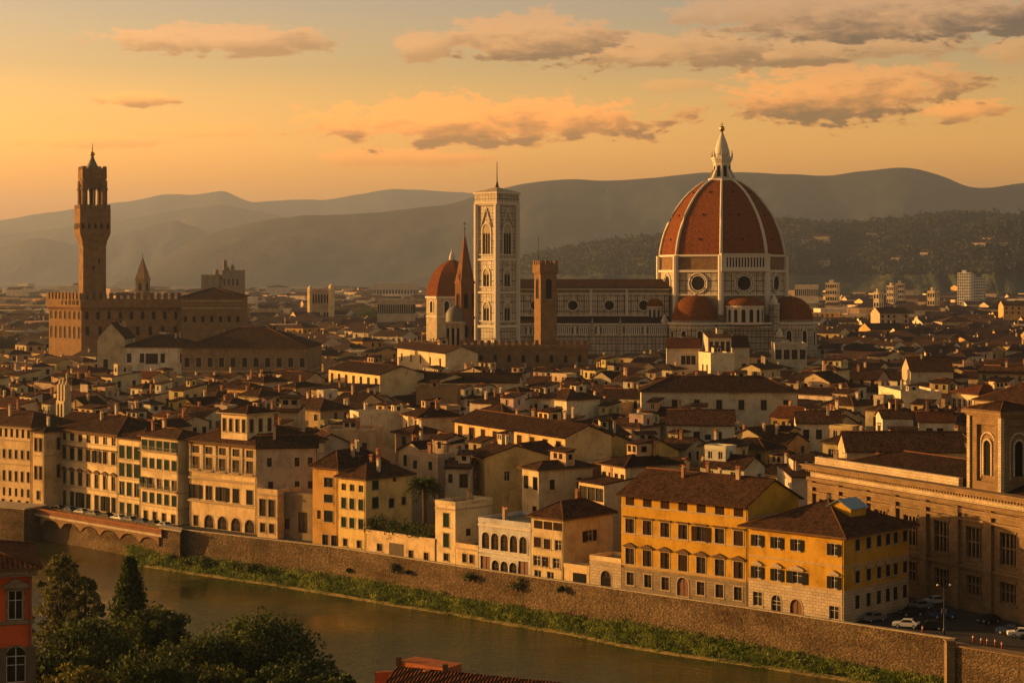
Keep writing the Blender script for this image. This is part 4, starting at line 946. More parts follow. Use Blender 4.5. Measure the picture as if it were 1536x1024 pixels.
# small round windows in three rows in the dome panels
for k in range(8):
    for fr, i in ((.5, 2), (.5, 5), (.5, 8)):
        a, b = oc(rr[i][0], k), oc(rr[i][0], k+1); p = Vector((a[0]*(1-fr)+b[0]*fr, a[1]*(1-fr)+b[1]*fr, rr[i][1])); d = Vector((p.x, p.y, 6)).normalized()
        mb = MB(); mb.tube([p-d*.3, p+d*.45], .55, 8); mb.build('dome_window', [M['dark_void']], dome)
# lantern
ln = MB(); q = lambda r: ngon(8, r*S, R(-7.3-90))
zl = [cz(y) for y in (274, 268, 243, 240, 236, 228)]
ln.prism(q(23), zl[0]-2, zl[0]+.5, 0); ln.prism(q(21), zl[0]+.5, zl[1], 0); ln.prism(q(13), zl[1], zl[2], 0); ln.prism(q(14.5), zl[2], zl[3], 0); ln.prism(q(15.8), zl[3], zl[4], 0)
ln.prism(q(10), zl[4], cz(232), 0, p2=q(10)); ln.lathe([(11.5*S, cz(232)), (10.3*S, cz(224)), (7.8*S, cz(215)), (4.4*S, cz(206)), (1.6*S, cz(199))], 16, 0)
ln.lathe([(.3, cz(200)), (1.3*S, cz(198.5)), (3.6*S, cz(195.5)), (4.2*S, cz(193)), (3.4*S, cz(190.2)), (.2, cz(189))], 12, 1); ln.tube([(0, 0, cz(190)), (0, 0, cz(184))], .25, 5, 1); ln.box(-.9, -.15, cz(187), .9, .15, cz(186.3), 1)
for k in range(8):
    a = vt[k]; d = (sin(a), -cos(a)); t_ = (-d[1], d[0]); r0, r1 = 12*S, 20.5*S
    qd = [(d[0]*r0+t_[0]*.7, d[1]*r0+t_[1]*.7), (d[0]*r0-t_[0]*.7, d[1]*r0-t_[1]*.7), (d[0]*r1-t_[0]*.7, d[1]*r1-t_[1]*.7), (d[0]*r1+t_[0]*.7, d[1]*r1+t_[1]*.7)]
    ln.prism(qd, zl[1], cz(255), 0, p2=[qd[0], qd[1], (d[0]*14*S-t_[0]*.6, d[1]*14*S-t_[1]*.6), (d[0]*14*S+t_[0]*.6, d[1]*14*S+t_[1]*.6)])
    ln.prism([(d[0]*15*S+x, d[1]*15*S+y) for x, y in ((-.5, -.5), (.5, -.5), (.5, .5), (-.5, .5))], zl[4], cz(226), 0, p2=[(d[0]*15*S+x, d[1]*15*S+y) for x, y in ((-.1, -.1), (.1, -.1), (.1, .1), (-.1, .1))])
    am = vt[k]+R(22.5); n_ = (sin(am), -cos(am)); u_ = (-n_[1], n_[0]); rr_ = 13*S*cos(R(22.5)); arch_panel(ln, (n_[0]*rr_-u_[0]*0, n_[1]*rr_), u_, 0, zl[1]+.8, 2.0, cz(248)-zl[1]-1, .03, 2)
ln.build('lantern', [M['white_marble'], M['gilt'], M['dark_void']], dome)
# drum
dr = MB(); RD = 93.5*S
dr.prism(OCT(RD), cz(470), cz(441), 3, top=False); dr.prism(OCT(RD), cz(441), cz(408), 1, top=False, bottom=False); dr.prism(OCT(RD*.985), cz(408), cz(385), 2)
dr.prism(OCT(RD+1.0), cz(442.5), cz(440.5), 0); dr.prism(OCT(RD+1.1), cz(408.5), cz(405), 0); dr.prism(OCT(RD+.5), cz(385.5), cz(382.5), 0)
drum = dr.build('drum', [M['white_marble'], M['marble_panels'], M['brown_stone'], M['grey_stone']], cat)
ap = cos(R(22.5)); FL = 2*RD*sin(R(22.5))
def face(k):   # centre, outward normal, along of octagon face k (between vertex k and k+1)
    a = vt[k % 8]+R(22.5); n = (sin(a), -cos(a)); return n, (-n[1], n[0])
for k in range(8):
    n, u = face(k); c = Vector((n[0]*RD*ap, n[1]*RD*ap, (cz(424.5)))); rad = 12.2*S
    mb = MB(); N_ = 28
    for r_, d_, tt in ((rad*1.2, .25, .42), (rad*.92, .12, .3)):
        mb.tube([c+Vector((u[0]*r_*cos(2*pi*i/N_)+n[0]*d_, u[1]*r_*cos(2*pi*i/N_)+n[1]*d_, r_*sin(2*pi*i/N_))) for i in range(N_)], tt, 6, 0, closed=True)
    disc = [c+Vector((u[0]*rad*cos(2*pi*i/N_)+n[0]*.06, u[1]*rad*cos(2*pi*i/N_)+n[1]*.06, rad*sin(2*pi*i/N_))) for i in range(N_)]
    mb.poly(disc, 1); mb.build('oculus', [M['white_marble'], M['dark_void']], drum)
    # corner pilaster
    a = oc(RD+.25, k); w_ = 1.5; mb = MB(); mb.prism([(a[0]+w_*cos(2*pi*j/8), a[1]+w_*sin(2*pi*j/8)) for j in range(8)], cz(470), cz(384)); mb.build('corner_pier', [M['white_marble']], drum)
n, u = face(0); o = (n[0]*RD*ap-u[0]*FL/2, n[1]*RD*ap-u[1]*FL/2)
gal = MB(); PT = lambda x, y, z: (o[0]+u[0]*x+n[0]*y, o[1]+u[1]*x+n[1]*y, z)
def fbox(mb, PT, x0, x1, y0, y1, z0, z1, m=0): mb.prism([PT(x0, y1, 0)[:2], PT(x1, y1, 0)[:2], PT(x1, y0, 0)[:2], PT(x0, y0, 0)[:2]], z0, z1, m)
fbox(gal, PT, -.6, FL+.6, 0, 2.2, cz(407), cz(401)); fbox(gal, PT, -.6, FL+.6, 0, 2.2, cz(387), cz(383)); fbox(gal, PT, -.9, FL+.9, 0, 2.7, cz(383), cz(381))
fbox(gal, PT, .2, FL-.2, .02, .3, cz(401), cz(387), 1); ng = 15
for k in range(ng+1):
    x = .2+(FL-.4)*k/ng; fbox(gal, PT, x-.32, x+.32, 1.2, 2.0, cz(401), cz(387))
fbox(gal, PT, -.6, 1.6, 0, 2.1, cz(401), cz(387)); fbox(gal, PT, FL-1.6, FL+.6, 0, 2.1, cz(401), cz(387))
gal.build('gallery', [M['white_marble'], M['dark_void']], drum)
# lower body, tribunes with half domes, exedra
lb = MB(); RB = 109*S; zc = cz(484)
lb.prism(OCT(RB), 0, zc, 1); lb.prism(OCT(RB+.8), zc, zc+.9, 0); lb.prism(OCT(RB+.5), cz(489), cz(487.6), 0); lb.prism(OCT(RD+.2), zc+.9, cz(468), 2, top=False)
body = lb.build('choir_walls', [M['white_marble'], M['marble_dark'], M['grey_stone']], cat)
def tribune(ang, rc, rad, zt, big=True):
    a = R(ang); c = (rc*sin(a), -rc*cos(a)); tb = MB()
    tb.prism(ngon(10, rad*1.16, a, c), 0, zc, 1); tb.prism(ngon(10, rad*1.22, a, c), zc, zc+1.0, 0); tb.prism(ngon(10, rad*1.19, a, c), cz(489), cz(487.5), 0)
    tb.prism(ngon(10, rad*1.02, a, c), zc+1, zc+2.2, 2)
    for j in range(10):
        th_ = a+2*pi*(j+.5)/10; n_ = (cos(th_), sin(th_)); r_ = rad*1.16*cos(pi/10); u_ = (-n_[1], n_[0])
        arch_panel(tb, (c[0]+n_[0]*r_, c[1]+n_[1]*r_), u_, 0, cz(516), 2.4, 8.0, .05, 3, .4); arch_frame(tb, (c[0]+n_[0]*r_, c[1]+n_[1]*r_), u_, 0, cz(516), 2.4, 8.0, .5, .2, 0, .4)
    tp = tb.build('tribune', [M['white_marble'], M['marble_fine'], M['grey_stone'], M['dark_void']], cat)
    hd = MB(); K = 9; pr_ = [(rad*cos(pi/2*i/K)**.9, zc+2.2+(zt-zc-2.2)*sin(pi/2*i/K)) for i in range(K)]+[(.05, zt)]
    hd.lathe(pr_, 24, 0, c); hd.tube([(c[0], c[1], zt-.2), (c[0], c[1], zt+1.4)], .3, 6, 1); hd.build('half_dome', [M['dome_tile'], M['white_marble']], tp)
tribune(-32, 26*1.18, 34*S, cz(442)); tribune(62, 31*1.18, 34*S, cz(444)); tribune(152, 30*1.18, 34*S, cz(444))
def exedra(ang, rc, rad, ztop, zroof):
    a = R(ang); c = (rc*sin(a), -rc*cos(a)); mb = MB()
    mb.lathe([(rad, zc), (rad, ztop)], 24, 0, c); mb.lathe([(rad+.6, ztop), (rad+.6, ztop+.8)], 24, 0, c, smooth=False); 
    K = 6; mb.lathe([((rad+.7)*cos(pi/2*i/K), ztop+.8+(zroof-ztop-.8)*sin(pi/2*i/K)) for i in range(K)]+[(.02, zroof)], 24, 1, c)
    for j in range(9):
        th_ = a-pi/2+(j-4)*R(24); n_ = (cos(th_), sin(th_)); u_ = (-n_[1], n_[0])
        o_ = (c[0]+n_[0]*(rad-.05), c[1]+n_[1]*(rad-.05)); arch_panel(mb, o_, u_, 0, zc+1.2, rad*.22, (ztop-zc)*.75, .12, 2); arch_frame(mb, o_, u_, 0, zc+1.2, rad*.22, (ztop-zc)*.75, .25, .3, 0)
    mb.build('exedra', [M['white_marble'], M['dome_tile'], M['dark_void']], cat)
exedra(14, 27*1.18, 27*S, cz(459), cz(443)); exedra(-76, 31*1.18, 15*S, cz(461), cz(443.5)); exedra(104, 27*1.18, 20*S, cz(460), cz(444))
# buttress pinnacles
for ang, r_, top in ((38, 108*S, 441), (38, 118*S, 488), (-56, 110*S, 470), (-64, 116*S, 486)):
    a = R(ang); c = (r_*sin(a), -r_*cos(a)); mb = MB(); w_ = 1.5
    mb.prism(ngon(4, w_*1.7, a+pi/4, c), 0, cz(top+14), 0); mb.prism(ngon(4, w_*1.9, a+pi/4, c), cz(top+14), cz(top+12.5), 1); mb.prism(ngon(4, w_*1.2, a+pi/4, c), cz(top+12.5), cz(top+9), 1); mb.prism(ngon(4, w_*1.2, a+pi/4, c), cz(top+9), cz(top), 1, p2=ngon(4, .1, a+pi/4, c))
    mb.build('buttress', [M['marble_fine'], M['white_marble']], cat)
# nave to the left
nl = (1083-722)*S; n0 = -nl; n1 = -RD*.88
nv = MB(); hw = 12.5; aw = 25
nv.box(n0, -hw, cz(473), n1, hw, cz(440), 1, bottom=False); nv.box(n0, -hw+.15, cz(440), n1, hw-.15, cz(432.5), 2, bottom=False)
for ya, yb, e in ((441, 439, .7), (434.3, 432.4, .9), (431.6, 430.3, 1.3), (473, 471.5, .5)): nv.box(n0-e, -hw-e, cz(ya), n1, hw+e, cz(yb), 0)
nave = nv.build('nave', [M['white_marble'], M['marble_panels'], M['grey_stone']], cat)
mb = MB(); zr, ze = cz(418.5), cz(430.2)
mb.slab([(n0-1, -hw-1.6, ze), (n1, -hw-1.6, ze), (n1, 0, zr), (n0-1, 0, zr)], .5); mb.slab([(n0-1, 0, zr), (n1, 0, zr), (n1, hw+1.6, ze), (n0-1, hw+1.6, ze)], .5)
for x in (n0, n1-.4): mb.poly([(x, -hw, ze-.4), (x, hw, ze-.4), (x, 0, zr-.4)], 1)
mb.build('nave_roof', [M['roof_tile'], M['grey_stone']], nave)
for i, px in enumerate((748, 803, 858, 912, 963)):
    x = (px-1083)*S; c = Vector((x, -hw, cz(457.5))); N_ = 22; mb = MB(); r_ = 6.8*S
    for q_, d_, tt in ((r_*1.2, .2, .3),): mb.tube([c+Vector((q_*cos(2*pi*j/N_), -d_, q_*sin(2*pi*j/N_))) for j in range(N_)], tt, 6, closed=True)
    mb.poly([c+Vector((r_*cos(2*pi*j/N_), -.06, r_*sin(2*pi*j/N_))) for j in range(N_)], 1); mb.build('nave_oculus', [M['white_marble'], M['dark_void']], nave)
for px in (776, 831, 885, 938):
    x = (px-1083)*S; mb = MB(); mb.box(x-.6, -hw-.6, cz(473), x+.6, -hw, cz(434)); mb.build('nave_pilaster', [M['white_marble']], nave)
ai = MB(); ai.box(n0, -aw, 0, n1-2, -hw, cz(499), 1, bottom=False); ai.slab([(n0, -aw+1, cz(484)), (n1-2, -aw+1, cz(484)), (n1-2, -hw, cz(473.4)), (n0, -hw, cz(473.4))], .5, 3)
ai.box(n0, -aw+.6, cz(499), n1-2, -aw+1.5, cz(485), 2, bottom=False)
for ya, yb, e in ((485.5, 483.2, .7), (488, 486.6, .3), (500.3, 498.6, .6)): ai.box(n0-e, -aw-e, cz(ya), n1-2, -aw+1.6, cz(yb), 0)
aisle = ai.build('aisle', [M['white_marble'], M['marble_fine'], M['dark_void'], M['roof_tile']], cat)
nb = 88; ba = MB()
for k in range(nb):
    x = n0+(n1-2-n0)*(k+.5)/nb; wd = .34 if k % 11 else 1.3; ba.box(x-wd, -aw-.25, cz(498.6), x+wd, -aw+.4, cz(488), 0)
tag(ba.build('balustrade', [M['white_marble']], aisle), kind='stuff')
for px in (885, 926): 
    x = (px-1083)*S; mb = MB(); mb.box(x-1.1, -aw-.9, 0, x+1.1, -aw, cz(486)); mb.prism([(x-.7, -aw-.9), (x+.7, -aw-.9), (x+.7, -aw+.2), (x-.7, -aw+.2)], cz(486), cz(474), p2=[(x-.1, -aw-.4), (x+.1, -aw-.4), (x+.1, -aw-.2), (x-.1, -aw-.2)]); mb.build('aisle_buttress', [M['marble_fine']], aisle)
reserve((cx0-nl-3, DC-34), 0, nl+50, 70); protect(770, 985, 512, DC); protect(985, 1215, 527, DC)

# --- marble bell tower
DT = 915.0; T_ = DT/F; tz = lambda y: zat(y, DT); yawT = R(-45)
bt = thing('bell_tower', 'tall square bell tower clad in white and green marble with a pointed mast', 'bell tower', ((745.5-768)*T_, DT, 0), yawT)
hs = 31*T_/sqrt(2)*.985; sq = lambda e: [(-hs-e, -hs-e), (hs+e, -hs-e), (hs+e, hs+e), (-hs-e, hs+e)]
mb = MB()
for y0, y1, mm in ((700, 516, 1), (516, 491, 1), (491, 440, 2), (440, 391, 2), (391, 309, 1)): mb.prism(sq(0), max(0, tz(y0)), tz(y1), mm, top=False, bottom=False)
mb.build('shaft', [M['white_marble'], M['marble_fine'], M['marble_panels']], bt)
for y, e, hh in ((491, .9, 1.2), (440, .8, 1.0), (391, .8, 1.0), (516, .7, .9), (431, .45, .5), (482, .45, .5), (383, .45, .5)):
    c = MB(); c.prism(sq(e), tz(y), tz(y)+hh); c.build('cornice_band', [M['white_marble']], bt)
for sx in (-1, 1):
    for sy in (-1, 1):
        c = MB(); c.prism(ngon(8, 1.55, pi/8, (sx*hs, sy*hs)), 0, tz(307)); c.build('corner_buttress', [M['white_marble']], bt)
c = MB(); c.prism(sq(.3), tz(309), tz(305.5), 0, p2=sq(1.0)); c.prism(sq(1.0), tz(305.5), tz(304), 0); c.prism(sq(.7), tz(304), tz(291.5), 1); c.prism(sq(1.25), tz(291.5), tz(289), 0)
for i in range(9):
    for o_, u_ in (((-hs-1.8, -hs-1.8), (1, 0)), ((hs+1.8, -hs-1.8), (0, 1)), ((-hs-1.8, hs+1.8), (0, -1))):
        pass
c.prism(sq(1.2), tz(289), tz(281), 2, p2=sq(-hs+.4)); c.tube([(0, 0, tz(282)), (0, 0, tz(276)), (0, 0, tz(272)), (0, 0, tz(242))], [.9, .7, .3, .12], 8, 3)
c.build('crown', [M['white_marble'], M['marble_fine'], M['pale_stone'], M['iron']], bt)
for o_, u_ in (((-hs, -hs), (1, 0)), ((hs, -hs), (0, 1)), ((-hs, hs), (0, -1)), ((hs, hs), (-1, 0))):
    for yb, yt, n_, ww in ((382, 336, 1, 5.0), (431, 403, 2, 2.0), (482, 453, 2, 2.0)):
        z0, z1 = tz(yb), tz(yt); L_ = 2*hs
        xs_ = [hs] if n_ == 1 else [hs*.98]
        for x_ in xs_:
            w1 = MB(); lights = 3 if n_ == 1 else 2; lw = (ww if n_ == 1 else 3.9)/lights; tot_ = lw*lights
            arch_frame(w1, o_, u_, x_, z0, tot_+.4, (z1-z0)*(1.0), .7, .35, 0, .35); arch_panel(w1, o_, u_, x_, z0, tot_+.4, (z1-z0), .05, 2, .35)
            for k in range(lights):
                xx = x_-tot_/2+lw*(k+.5); arch_panel(w1, o_, u_, xx, z0+.3, lw*.78, (z1-z0)*.68, .08, 1, .3)
            w1.build('belfry_window', [M['white_marble'], M['dark_void'], M['pale_stone']], bt)
    if True:
        g1 = MB(); n_ = (u_[1], -u_[0]); z0 = tz(340); ap_ = tz(313)
        for s_ in (-1, 1):
            a_ = Vector((o_[0]+u_[0]*(hs+s_*3.6)+n_[0]*.3, o_[1]+u_[1]*(hs+s_*3.6)+n_[1]*.3, z0)); b_ = Vector((o_[0]+u_[0]*hs+n_[0]*.3, o_[1]+u_[1]*hs+n_[1]*.3, ap_)); g1.tube([a_, b_], .35, 5)
        g1.build('gable', [M['white_marble']], bt)
reserve(((745.5-768)*T_-12, DT-12), 0, 24, 24); protect(712, 778, 512, DT)

# --- fortress palace with its tall clock-less tower
DP = 900.0; Sp = DP/F; pz = lambda y: zat(y, DP)
yawP = R(-12); A = ((68-768)*Sp, DP)
# corner between lit narrow west front and long shaded flank is at column 124
cor = at(122, 440, DP); 
pv = thing('fortress_palace', 'battlemented brown stone palace with a tall slender watch tower', 'palace', (cor.x, cor.y, 0), R(4))
wF = (362-122)*Sp; wl_ = (122-66)*Sp/.54
# plan: flank runs right from the corner, west front runs back-left
fl = [(0, 0), (wF*.62, 0), (wF*.62, 34), (0, 34)]
ang = R(127); lv = (cos(ang)*wl_, sin(ang)*wl_)
plan = [lv, (0, 0), (wF*.62, 0), (wF*.62, 36), (lv[0]+8, lv[1]+30)]
mb = MB(); mb.prism(plan, 0, pz(466), 0, top=False); 
mb.prism(plan, pz(466), pz(461), 0, top=False, bottom=False, p2=[(lv[0]-1.2, lv[1]-1.6), (-.2, -1.6), (wF*.62+.6, -1.5), (wF*.62+.6, 37), (lv[0]+7, lv[1]+31)])
ov = [(lv[0]-1.2, lv[1]-1.6), (-.2, -1.6), (wF*.62+.6, -1.5), (wF*.62+.6, 37), (lv[0]+7, lv[1]+31)]
mb.prism(ov, pz(461), pz(449), 0)
mb.build('wall', [M['brown_stone']], pv)
c = MB(); crenels(c, [ov[0], ov[1], ov[2]], pz(449), 1.9, 1.2, 3.2, .9); tag(c.build('battlement', [M['brown_stone']], pv), kind='stuff')
u1 = (-lv[0]/wl_, -lv[1]/wl_)
def face_windows(par, o_, u_, L_, n_, y0, y1, ww, zf, out_=.06, name='window', pointed=0, frame='sandstone'):
    for k in range(n_):
        w1 = MB(); x_ = L_*(k+.5)/n_; arch_panel(w1, o_, u_, x_, zf(y1), ww, zf(y0)-zf(y1), out_, 1, pointed); arch_frame(w1, o_, u_, x_, zf(y1), ww, zf(y0)-zf(y1), .28, out_+.12, 0, pointed); w1.build(name, [M[frame], M['dark_void']], par)
face_windows(pv, lv, u1, wl_, 7, 467, 479, 1.5, pz); face_windows(pv, lv, u1, wl_, 7, 490, 508, 1.4, pz)
nL = wF*.62; nn_ = (u1[1], -u1[0])
face_windows(pv, (lv[0]+nn_[0]*1.5, lv[1]+nn_[1]*1.5), u1, wl_, 9, 451, 457, .9, pz)
face_windows(pv, (0, 0), (1, 0), nL, 9, 467, 479, 1.6, pz); face_windows(pv, (0, 0), (1, 0), nL, 8, 489, 503, 1.7, pz)
# right annex with low tiled hip roof
ax = MB(); x0, x1 = nL, wF; ax.prism([(x0, -2), (x1, -2), (x1, 34), (x0, 34)], 0, pz(446), 0, top=False); 
anx = ax.build('rear_hall', [M['sandstone']], pv)
mb = MB(); roof_geo(mb, None, 'hip', x1-x0, 36, pz(446), 4.5, 1.0, x0, -2); mb.build('hall_roof', [M['roof_tile'], M['ridge_tile'], M['brown_trim'], M['paving']], anx)
face_windows(anx, (x0, -2), (1, 0), x1-x0, 7, 474, 483, 1.5, pz)
for y, hh in ((452, .5), (463, .5)):
    c = MB(); c.box(x0, -2.35, pz(y), x1+.3, -2, pz(y)+hh); c.build('string_course', [M['pale_stone']], anx)
# tower: local frame rotated so that a narrow left face is sunlit
tw = bpy.data.objects.new('tower', None); 
tcx, tcy = (135-122)*Sp, 7.0
def rot4(hw_, hd_, a=R(12)):  # rectangle turned clockwise
    return [(tcx+x*cos(a)-y*sin(a), tcy+x*sin(a)+y*cos(a)) for x, y in ((-hw_, -hd_), (hw_, -hd_), (hw_, hd_), (-hw_, hd_))]
a_t = R(-20); K1 = 44*Sp/2/(cos(a_t)+sin(abs(a_t)))
r4 = lambda k: rot4(K1*k, K1*k, -a_t*1.0 if False else R(20))
r4 = lambda k: rot4(K1*k, K1*k, R(-20))
# with -20 degrees the right face turns away; the left (front) face is broad; use +70 equivalent so the broad face looks right
r4 = lambda k: rot4(K1*k, K1*k, R(20))
tb = MB(); tb.prism(r4(1), pz(462), pz(366), 0, top=False); tb.prism(r4(1), pz(366), pz(350), 0, top=False, bottom=False, p2=r4(1.33)); tb.prism(r4(1.33), pz(350), pz(313), 0)
tb.prism(r4(.22), pz(313), pz(276), 1, bottom=False, top=False)
tb.prism(r4(.93), pz(276), pz(268), 0, p2=r4(1.0)); tb.prism(r4(1.06), pz(268), pz(254), 0)
two = tb.build('tower', [M['brown_stone'], M['dark_void']], pv)
c = MB(); f = r4(1.33); crenels(c, f+[f[0]], pz(313), 1.5, .9, 2.0, .6); tag(c.build('battlement', [M['brown_stone']], two), kind='stuff')
c = MB(); f = r4(1.06); crenels(c, f+[f[0]], pz(254), 1.3, .9, 1.6, .5); tag(c.build('crown_battlement', [M['brown_stone']], two), kind='stuff')
for p in r4(.86): 
    c = MB(); c.prism(ngon(10, 1.5, 0, p), pz(313), pz(270)); c.prism(ngon(10, 1.8, 0, p), pz(285), pz(281.5)); c.build('belfry_column', [M['brown_stone']], two)
f = r4(.86); 
for i in range(4):
    p, q_ = Vector(f[i]), Vector(f[(i+1) % 4]); u_ = (q_-p).normalized(); L_ = (q_-p).length; n_ = Vector((u_.y, -u_.x))
    mid = p+u_*L_/2; c = MB(); c.prism(ngon(8, .6, 0, mid), pz(313), pz(285)); c.build('belfry_shaft', [M['sandstone']], two)
    ho = p+u_*0; w1 = MB(); arch_frame(w1, tuple(p), tuple(u_), L_*.27, pz(294), L_*.34, pz(281)-pz(294), .5, .5, 0, .2); arch_frame(w1, tuple(p), tuple(u_), L_*.73, pz(294), L_*.34, pz(281)-pz(294), .5, .5, 0, .2); wall_face(w1, tuple(p), tuple(u_), L_, pz(281), pz(268), []); w1.build('belfry_arch', [M['brown_stone']], two)
sp = MB(); sp.prism(r4(.62), pz(254), pz(251.5), 0); sp.lathe([(K1*.62, pz(252)), (K1*.42, pz(246)), (K1*.2, pz(238)), (.5, pz(232))], 12, 0, (tcx, tcy)); sp.lathe([(.3, pz(234)), (1.2, pz(231)), (1.3, pz(229)), (.3, pz(226))], 10, 1, (tcx, tcy)); sp.tube([(tcx, tcy, pz(228)), (tcx, tcy, pz(213))], [.25, .1], 6, 2)
sp.build('spire', [M['lead'], M['gilt'], M['iron']], two)
g4 = r4(1.33); 
for i, n_w in ((0, 5), (3, 4)):
    p, q_ = Vector(g4[i]), Vector(g4[(i+1) % 4]); u_ = (q_-p).normalized(); L_ = (q_-p).length
    face_windows(two, tuple(p), tuple(u_), L_, n_w, 335, 343, 1.2, pz, frame='brown_stone')
    p, q_ = Vector(r4(1.16)[i]), Vector(r4(1.16)[(i+1) % 4]); u_ = (q_-p).normalized(); L_ = (q_-p).length; n_ = Vector((u_.y, -u_.x))
    for k in range(8):
        c = MB(); s0 = p+u_*(L_*(k+.5)/8); d0 = n_*.9; e_ = u_*.3
        c.prism([tuple(s0-e_-n_*1.2), tuple(s0-e_-n_*1.1), tuple(s0+e_-n_*1.1), tuple(s0+e_-n_*1.2)][::-1], pz(368), pz(350), 0, p2=[tuple(s0-e_-n_*1.2), tuple(s0-e_+d0), tuple(s0+e_+d0), tuple(s0+e_-n_*1.2)][::-1]); c.build('corbel', [M['sandstone']], two)
for yy, i_, fr in ((405, 0, .45), (380, 3, .5), (420, 3, .5), (395, 0, .7)):
    p, q_ = Vector(r4(1)[i_]), Vector(r4(1)[(i_+1) % 4]); u_ = (q_-p).normalized(); L_ = (q_-p).length
    c = MB(); arch_panel(c, tuple(p), tuple(u_), L_*fr, pz(yy), 1.0, 2.2, .05, 0); c.build('slit_window', [M['dark_void']], two)
reserve((cor.x+lv[0]-4, cor.y-6), 0, wF-lv[0]+12, 60); protect(68, 122, 514, DP); protect(122, 362, 478, DP)

# --- brown hexagonal spire, battlemented tower and hall, chapel dome
DB = 840.0; bz = lambda y: zat(y, DB); Sb = DB/F
bs = thing('spire_tower', 'slender brown brick bell tower with a pointed hexagonal spire', 'bell tower', ((697-768)*Sb, DB, 0))
mb = MB(); hx = lambda r: ngon(6, r*Sb, R(10)); mb.prism(hx(14.5), 0, bz(425), 0, top=False); 
for y in (425, 478): mb.prism(hx(16), bz(y), bz(y)+.9, 0)
mb.build('shaft', [M['brick']], bs); mb = MB(); mb.prism(hx(15), bz(424), bz(352), 0, p2=hx(.7)); mb.tube([(0, 0, bz(353)), (0, 0, bz(332))], .14, 6, 1); mb.lathe([(.1, bz(345)), (.5, bz(343)), (.1, bz(341))], 8, 1); mb.box(-.8, -.08, bz(336), .8, .08, bz(335.3), 1)
mb.build('spire', [M['brick'], M['iron']], bs)
pts6 = hx(14.5)
for i in range(6):
    p, q_ = Vector(pts6[i]), Vector(pts6[(i+1) % 6]); u_ = (q_-p).normalized(); L_ = (q_-p).length
    for y0, y1 in ((440, 462), (488, 505)):
        w1 = MB(); arch_panel(w1, tuple(p), tuple(u_), L_/2, bz(y1), 1.9, bz(y0)-bz(y1), .05, 1, .3); arch_frame(w1, tuple(p), tuple(u_), L_/2, bz(y1), 1.9, bz(y0)-bz(y1), .35, .25, 0, .3); w1.build('belfry_window', [M['brick'], M['dark_void']], bs)
    g_ = MB(); mid = (p+q_)/2; n_ = Vector((u_.y, -u_.x)); a1, b1 = p+u_*.5, q_-u_*.5; g_.poly([(a1.x+n_.x*.2, a1.y+n_.y*.2, bz(424)), (b1.x+n_.x*.2, b1.y+n_.y*.2, bz(424)), (mid.x, mid.y, bz(408))]); g_.build('gablet', [M['brick']], bs)
# church front pillars left of it (lit)
ch = thing('church', 'narrow golden church front with tall pilasters below the brown spire', 'church', ((668-768)*Sb, DB-8, 0), R(-12))
mb = MB(); wc = 26*Sb; mb.box(0, 0, 0, wc, 14, bz(485)); mb.build('wall', [M['pale_stone']], ch, None)
for k in range(4): mb = MB(); x = .4+(wc-.8)*k/3; mb.box(x-.4, -.6, 0, x+.4, 0, bz(487)); mb.build('pilaster', [M['pale_stone']], ch)
for k in range(3): mb = MB(); x = .4+(wc-.8)*(k+.5)/3; arch_panel(mb, (0, 0), (1, 0), x, bz(525), 1.1, bz(491)-bz(525), .05, 0); mb.build('window', [M['dark_void']], ch)
mb = MB(); mb.box(-.5, -.9, bz(485), wc+.5, 14.4, bz(482)); mb.build('cornice', [M['pale_stone']], ch)
mb = MB(); mb.lathe([(4.4, bz(482)), (4.4, bz(474)), (4.1, bz(468)), (2.8, bz(462)), (.3, bz(458))], 12, 0, (wc*.4, 7)); mb.build('cupola', [M['lead']], ch)
reserve(((664-768)*Sb, DB-12), 0, 50*Sb, 30); protect(664, 715, 535, DB-10)
DG = 800.0; gz = lambda y: zat(y, DG); Sg = DG/F
bg_ = thing('battlement_hall', 'dark brown battlemented hall with a square crenellated tower and flagpole', 'palace', ((690-768)*Sg, DG, 0), R(-3))
wg = (880-690)*Sg; mb = MB(); mb.prism([(0, 0), (wg, 0), (wg, 26), (0, 26)], 0, gz(520), 0); mb.prism([(-.7, -.8), (wg+.7, -.8), (wg+.7, 26.7), (-.7, 26.7)], gz(522), gz(517), 0); mb.build('wall', [M['brown_stone']], bg_)
c = MB(); crenels(c, [(-.7, -.8), (wg+.7, -.8)], gz(517), 1.5, 1.4, 2.0, .7); tag(c.build('battlement', [M['brick']], bg_), kind='stuff')
face_windows(bg_, (0, 0), (1, 0), wg, 9, 532, 543, 1.5, gz, frame='brown_stone')
tx = (817-690)*Sg; th_ = 19*Sg*.86; r4g = lambda k: [(tx+x*cos(R(24))-y*sin(R(24)), 10+x*sin(R(24))+y*cos(R(24))) for x, y in ((-th_*k*.8, -th_*k*.8), (th_*k*.8, -th_*k*.8), (th_*k*.8, th_*k*.8), (-th_*k*.8, th_*k*.8))]
mb = MB(); mb.prism(r4g(1), 0, gz(412), 0, top=False); mb.prism(r4g(1), gz(412), gz(408), 0, top=False, bottom=False, p2=r4g(1.15)); mb.prism(r4g(1.15), gz(408), gz(397), 0)
tg = mb.build('tower', [M['brown_stone']], bg_); c = MB(); f = r4g(1.15); crenels(c, f+[f[0]], gz(397), 1.1, .8, 1.8, .5); tag(c.build('battlement', [M['brown_stone']], tg), kind='stuff')
mb = MB(); mb.tube([(tx-3, 9, gz(398)), (tx-3, 9, gz(354))], .14, 6); mb.build('flagpole', [M['iron']], tg)
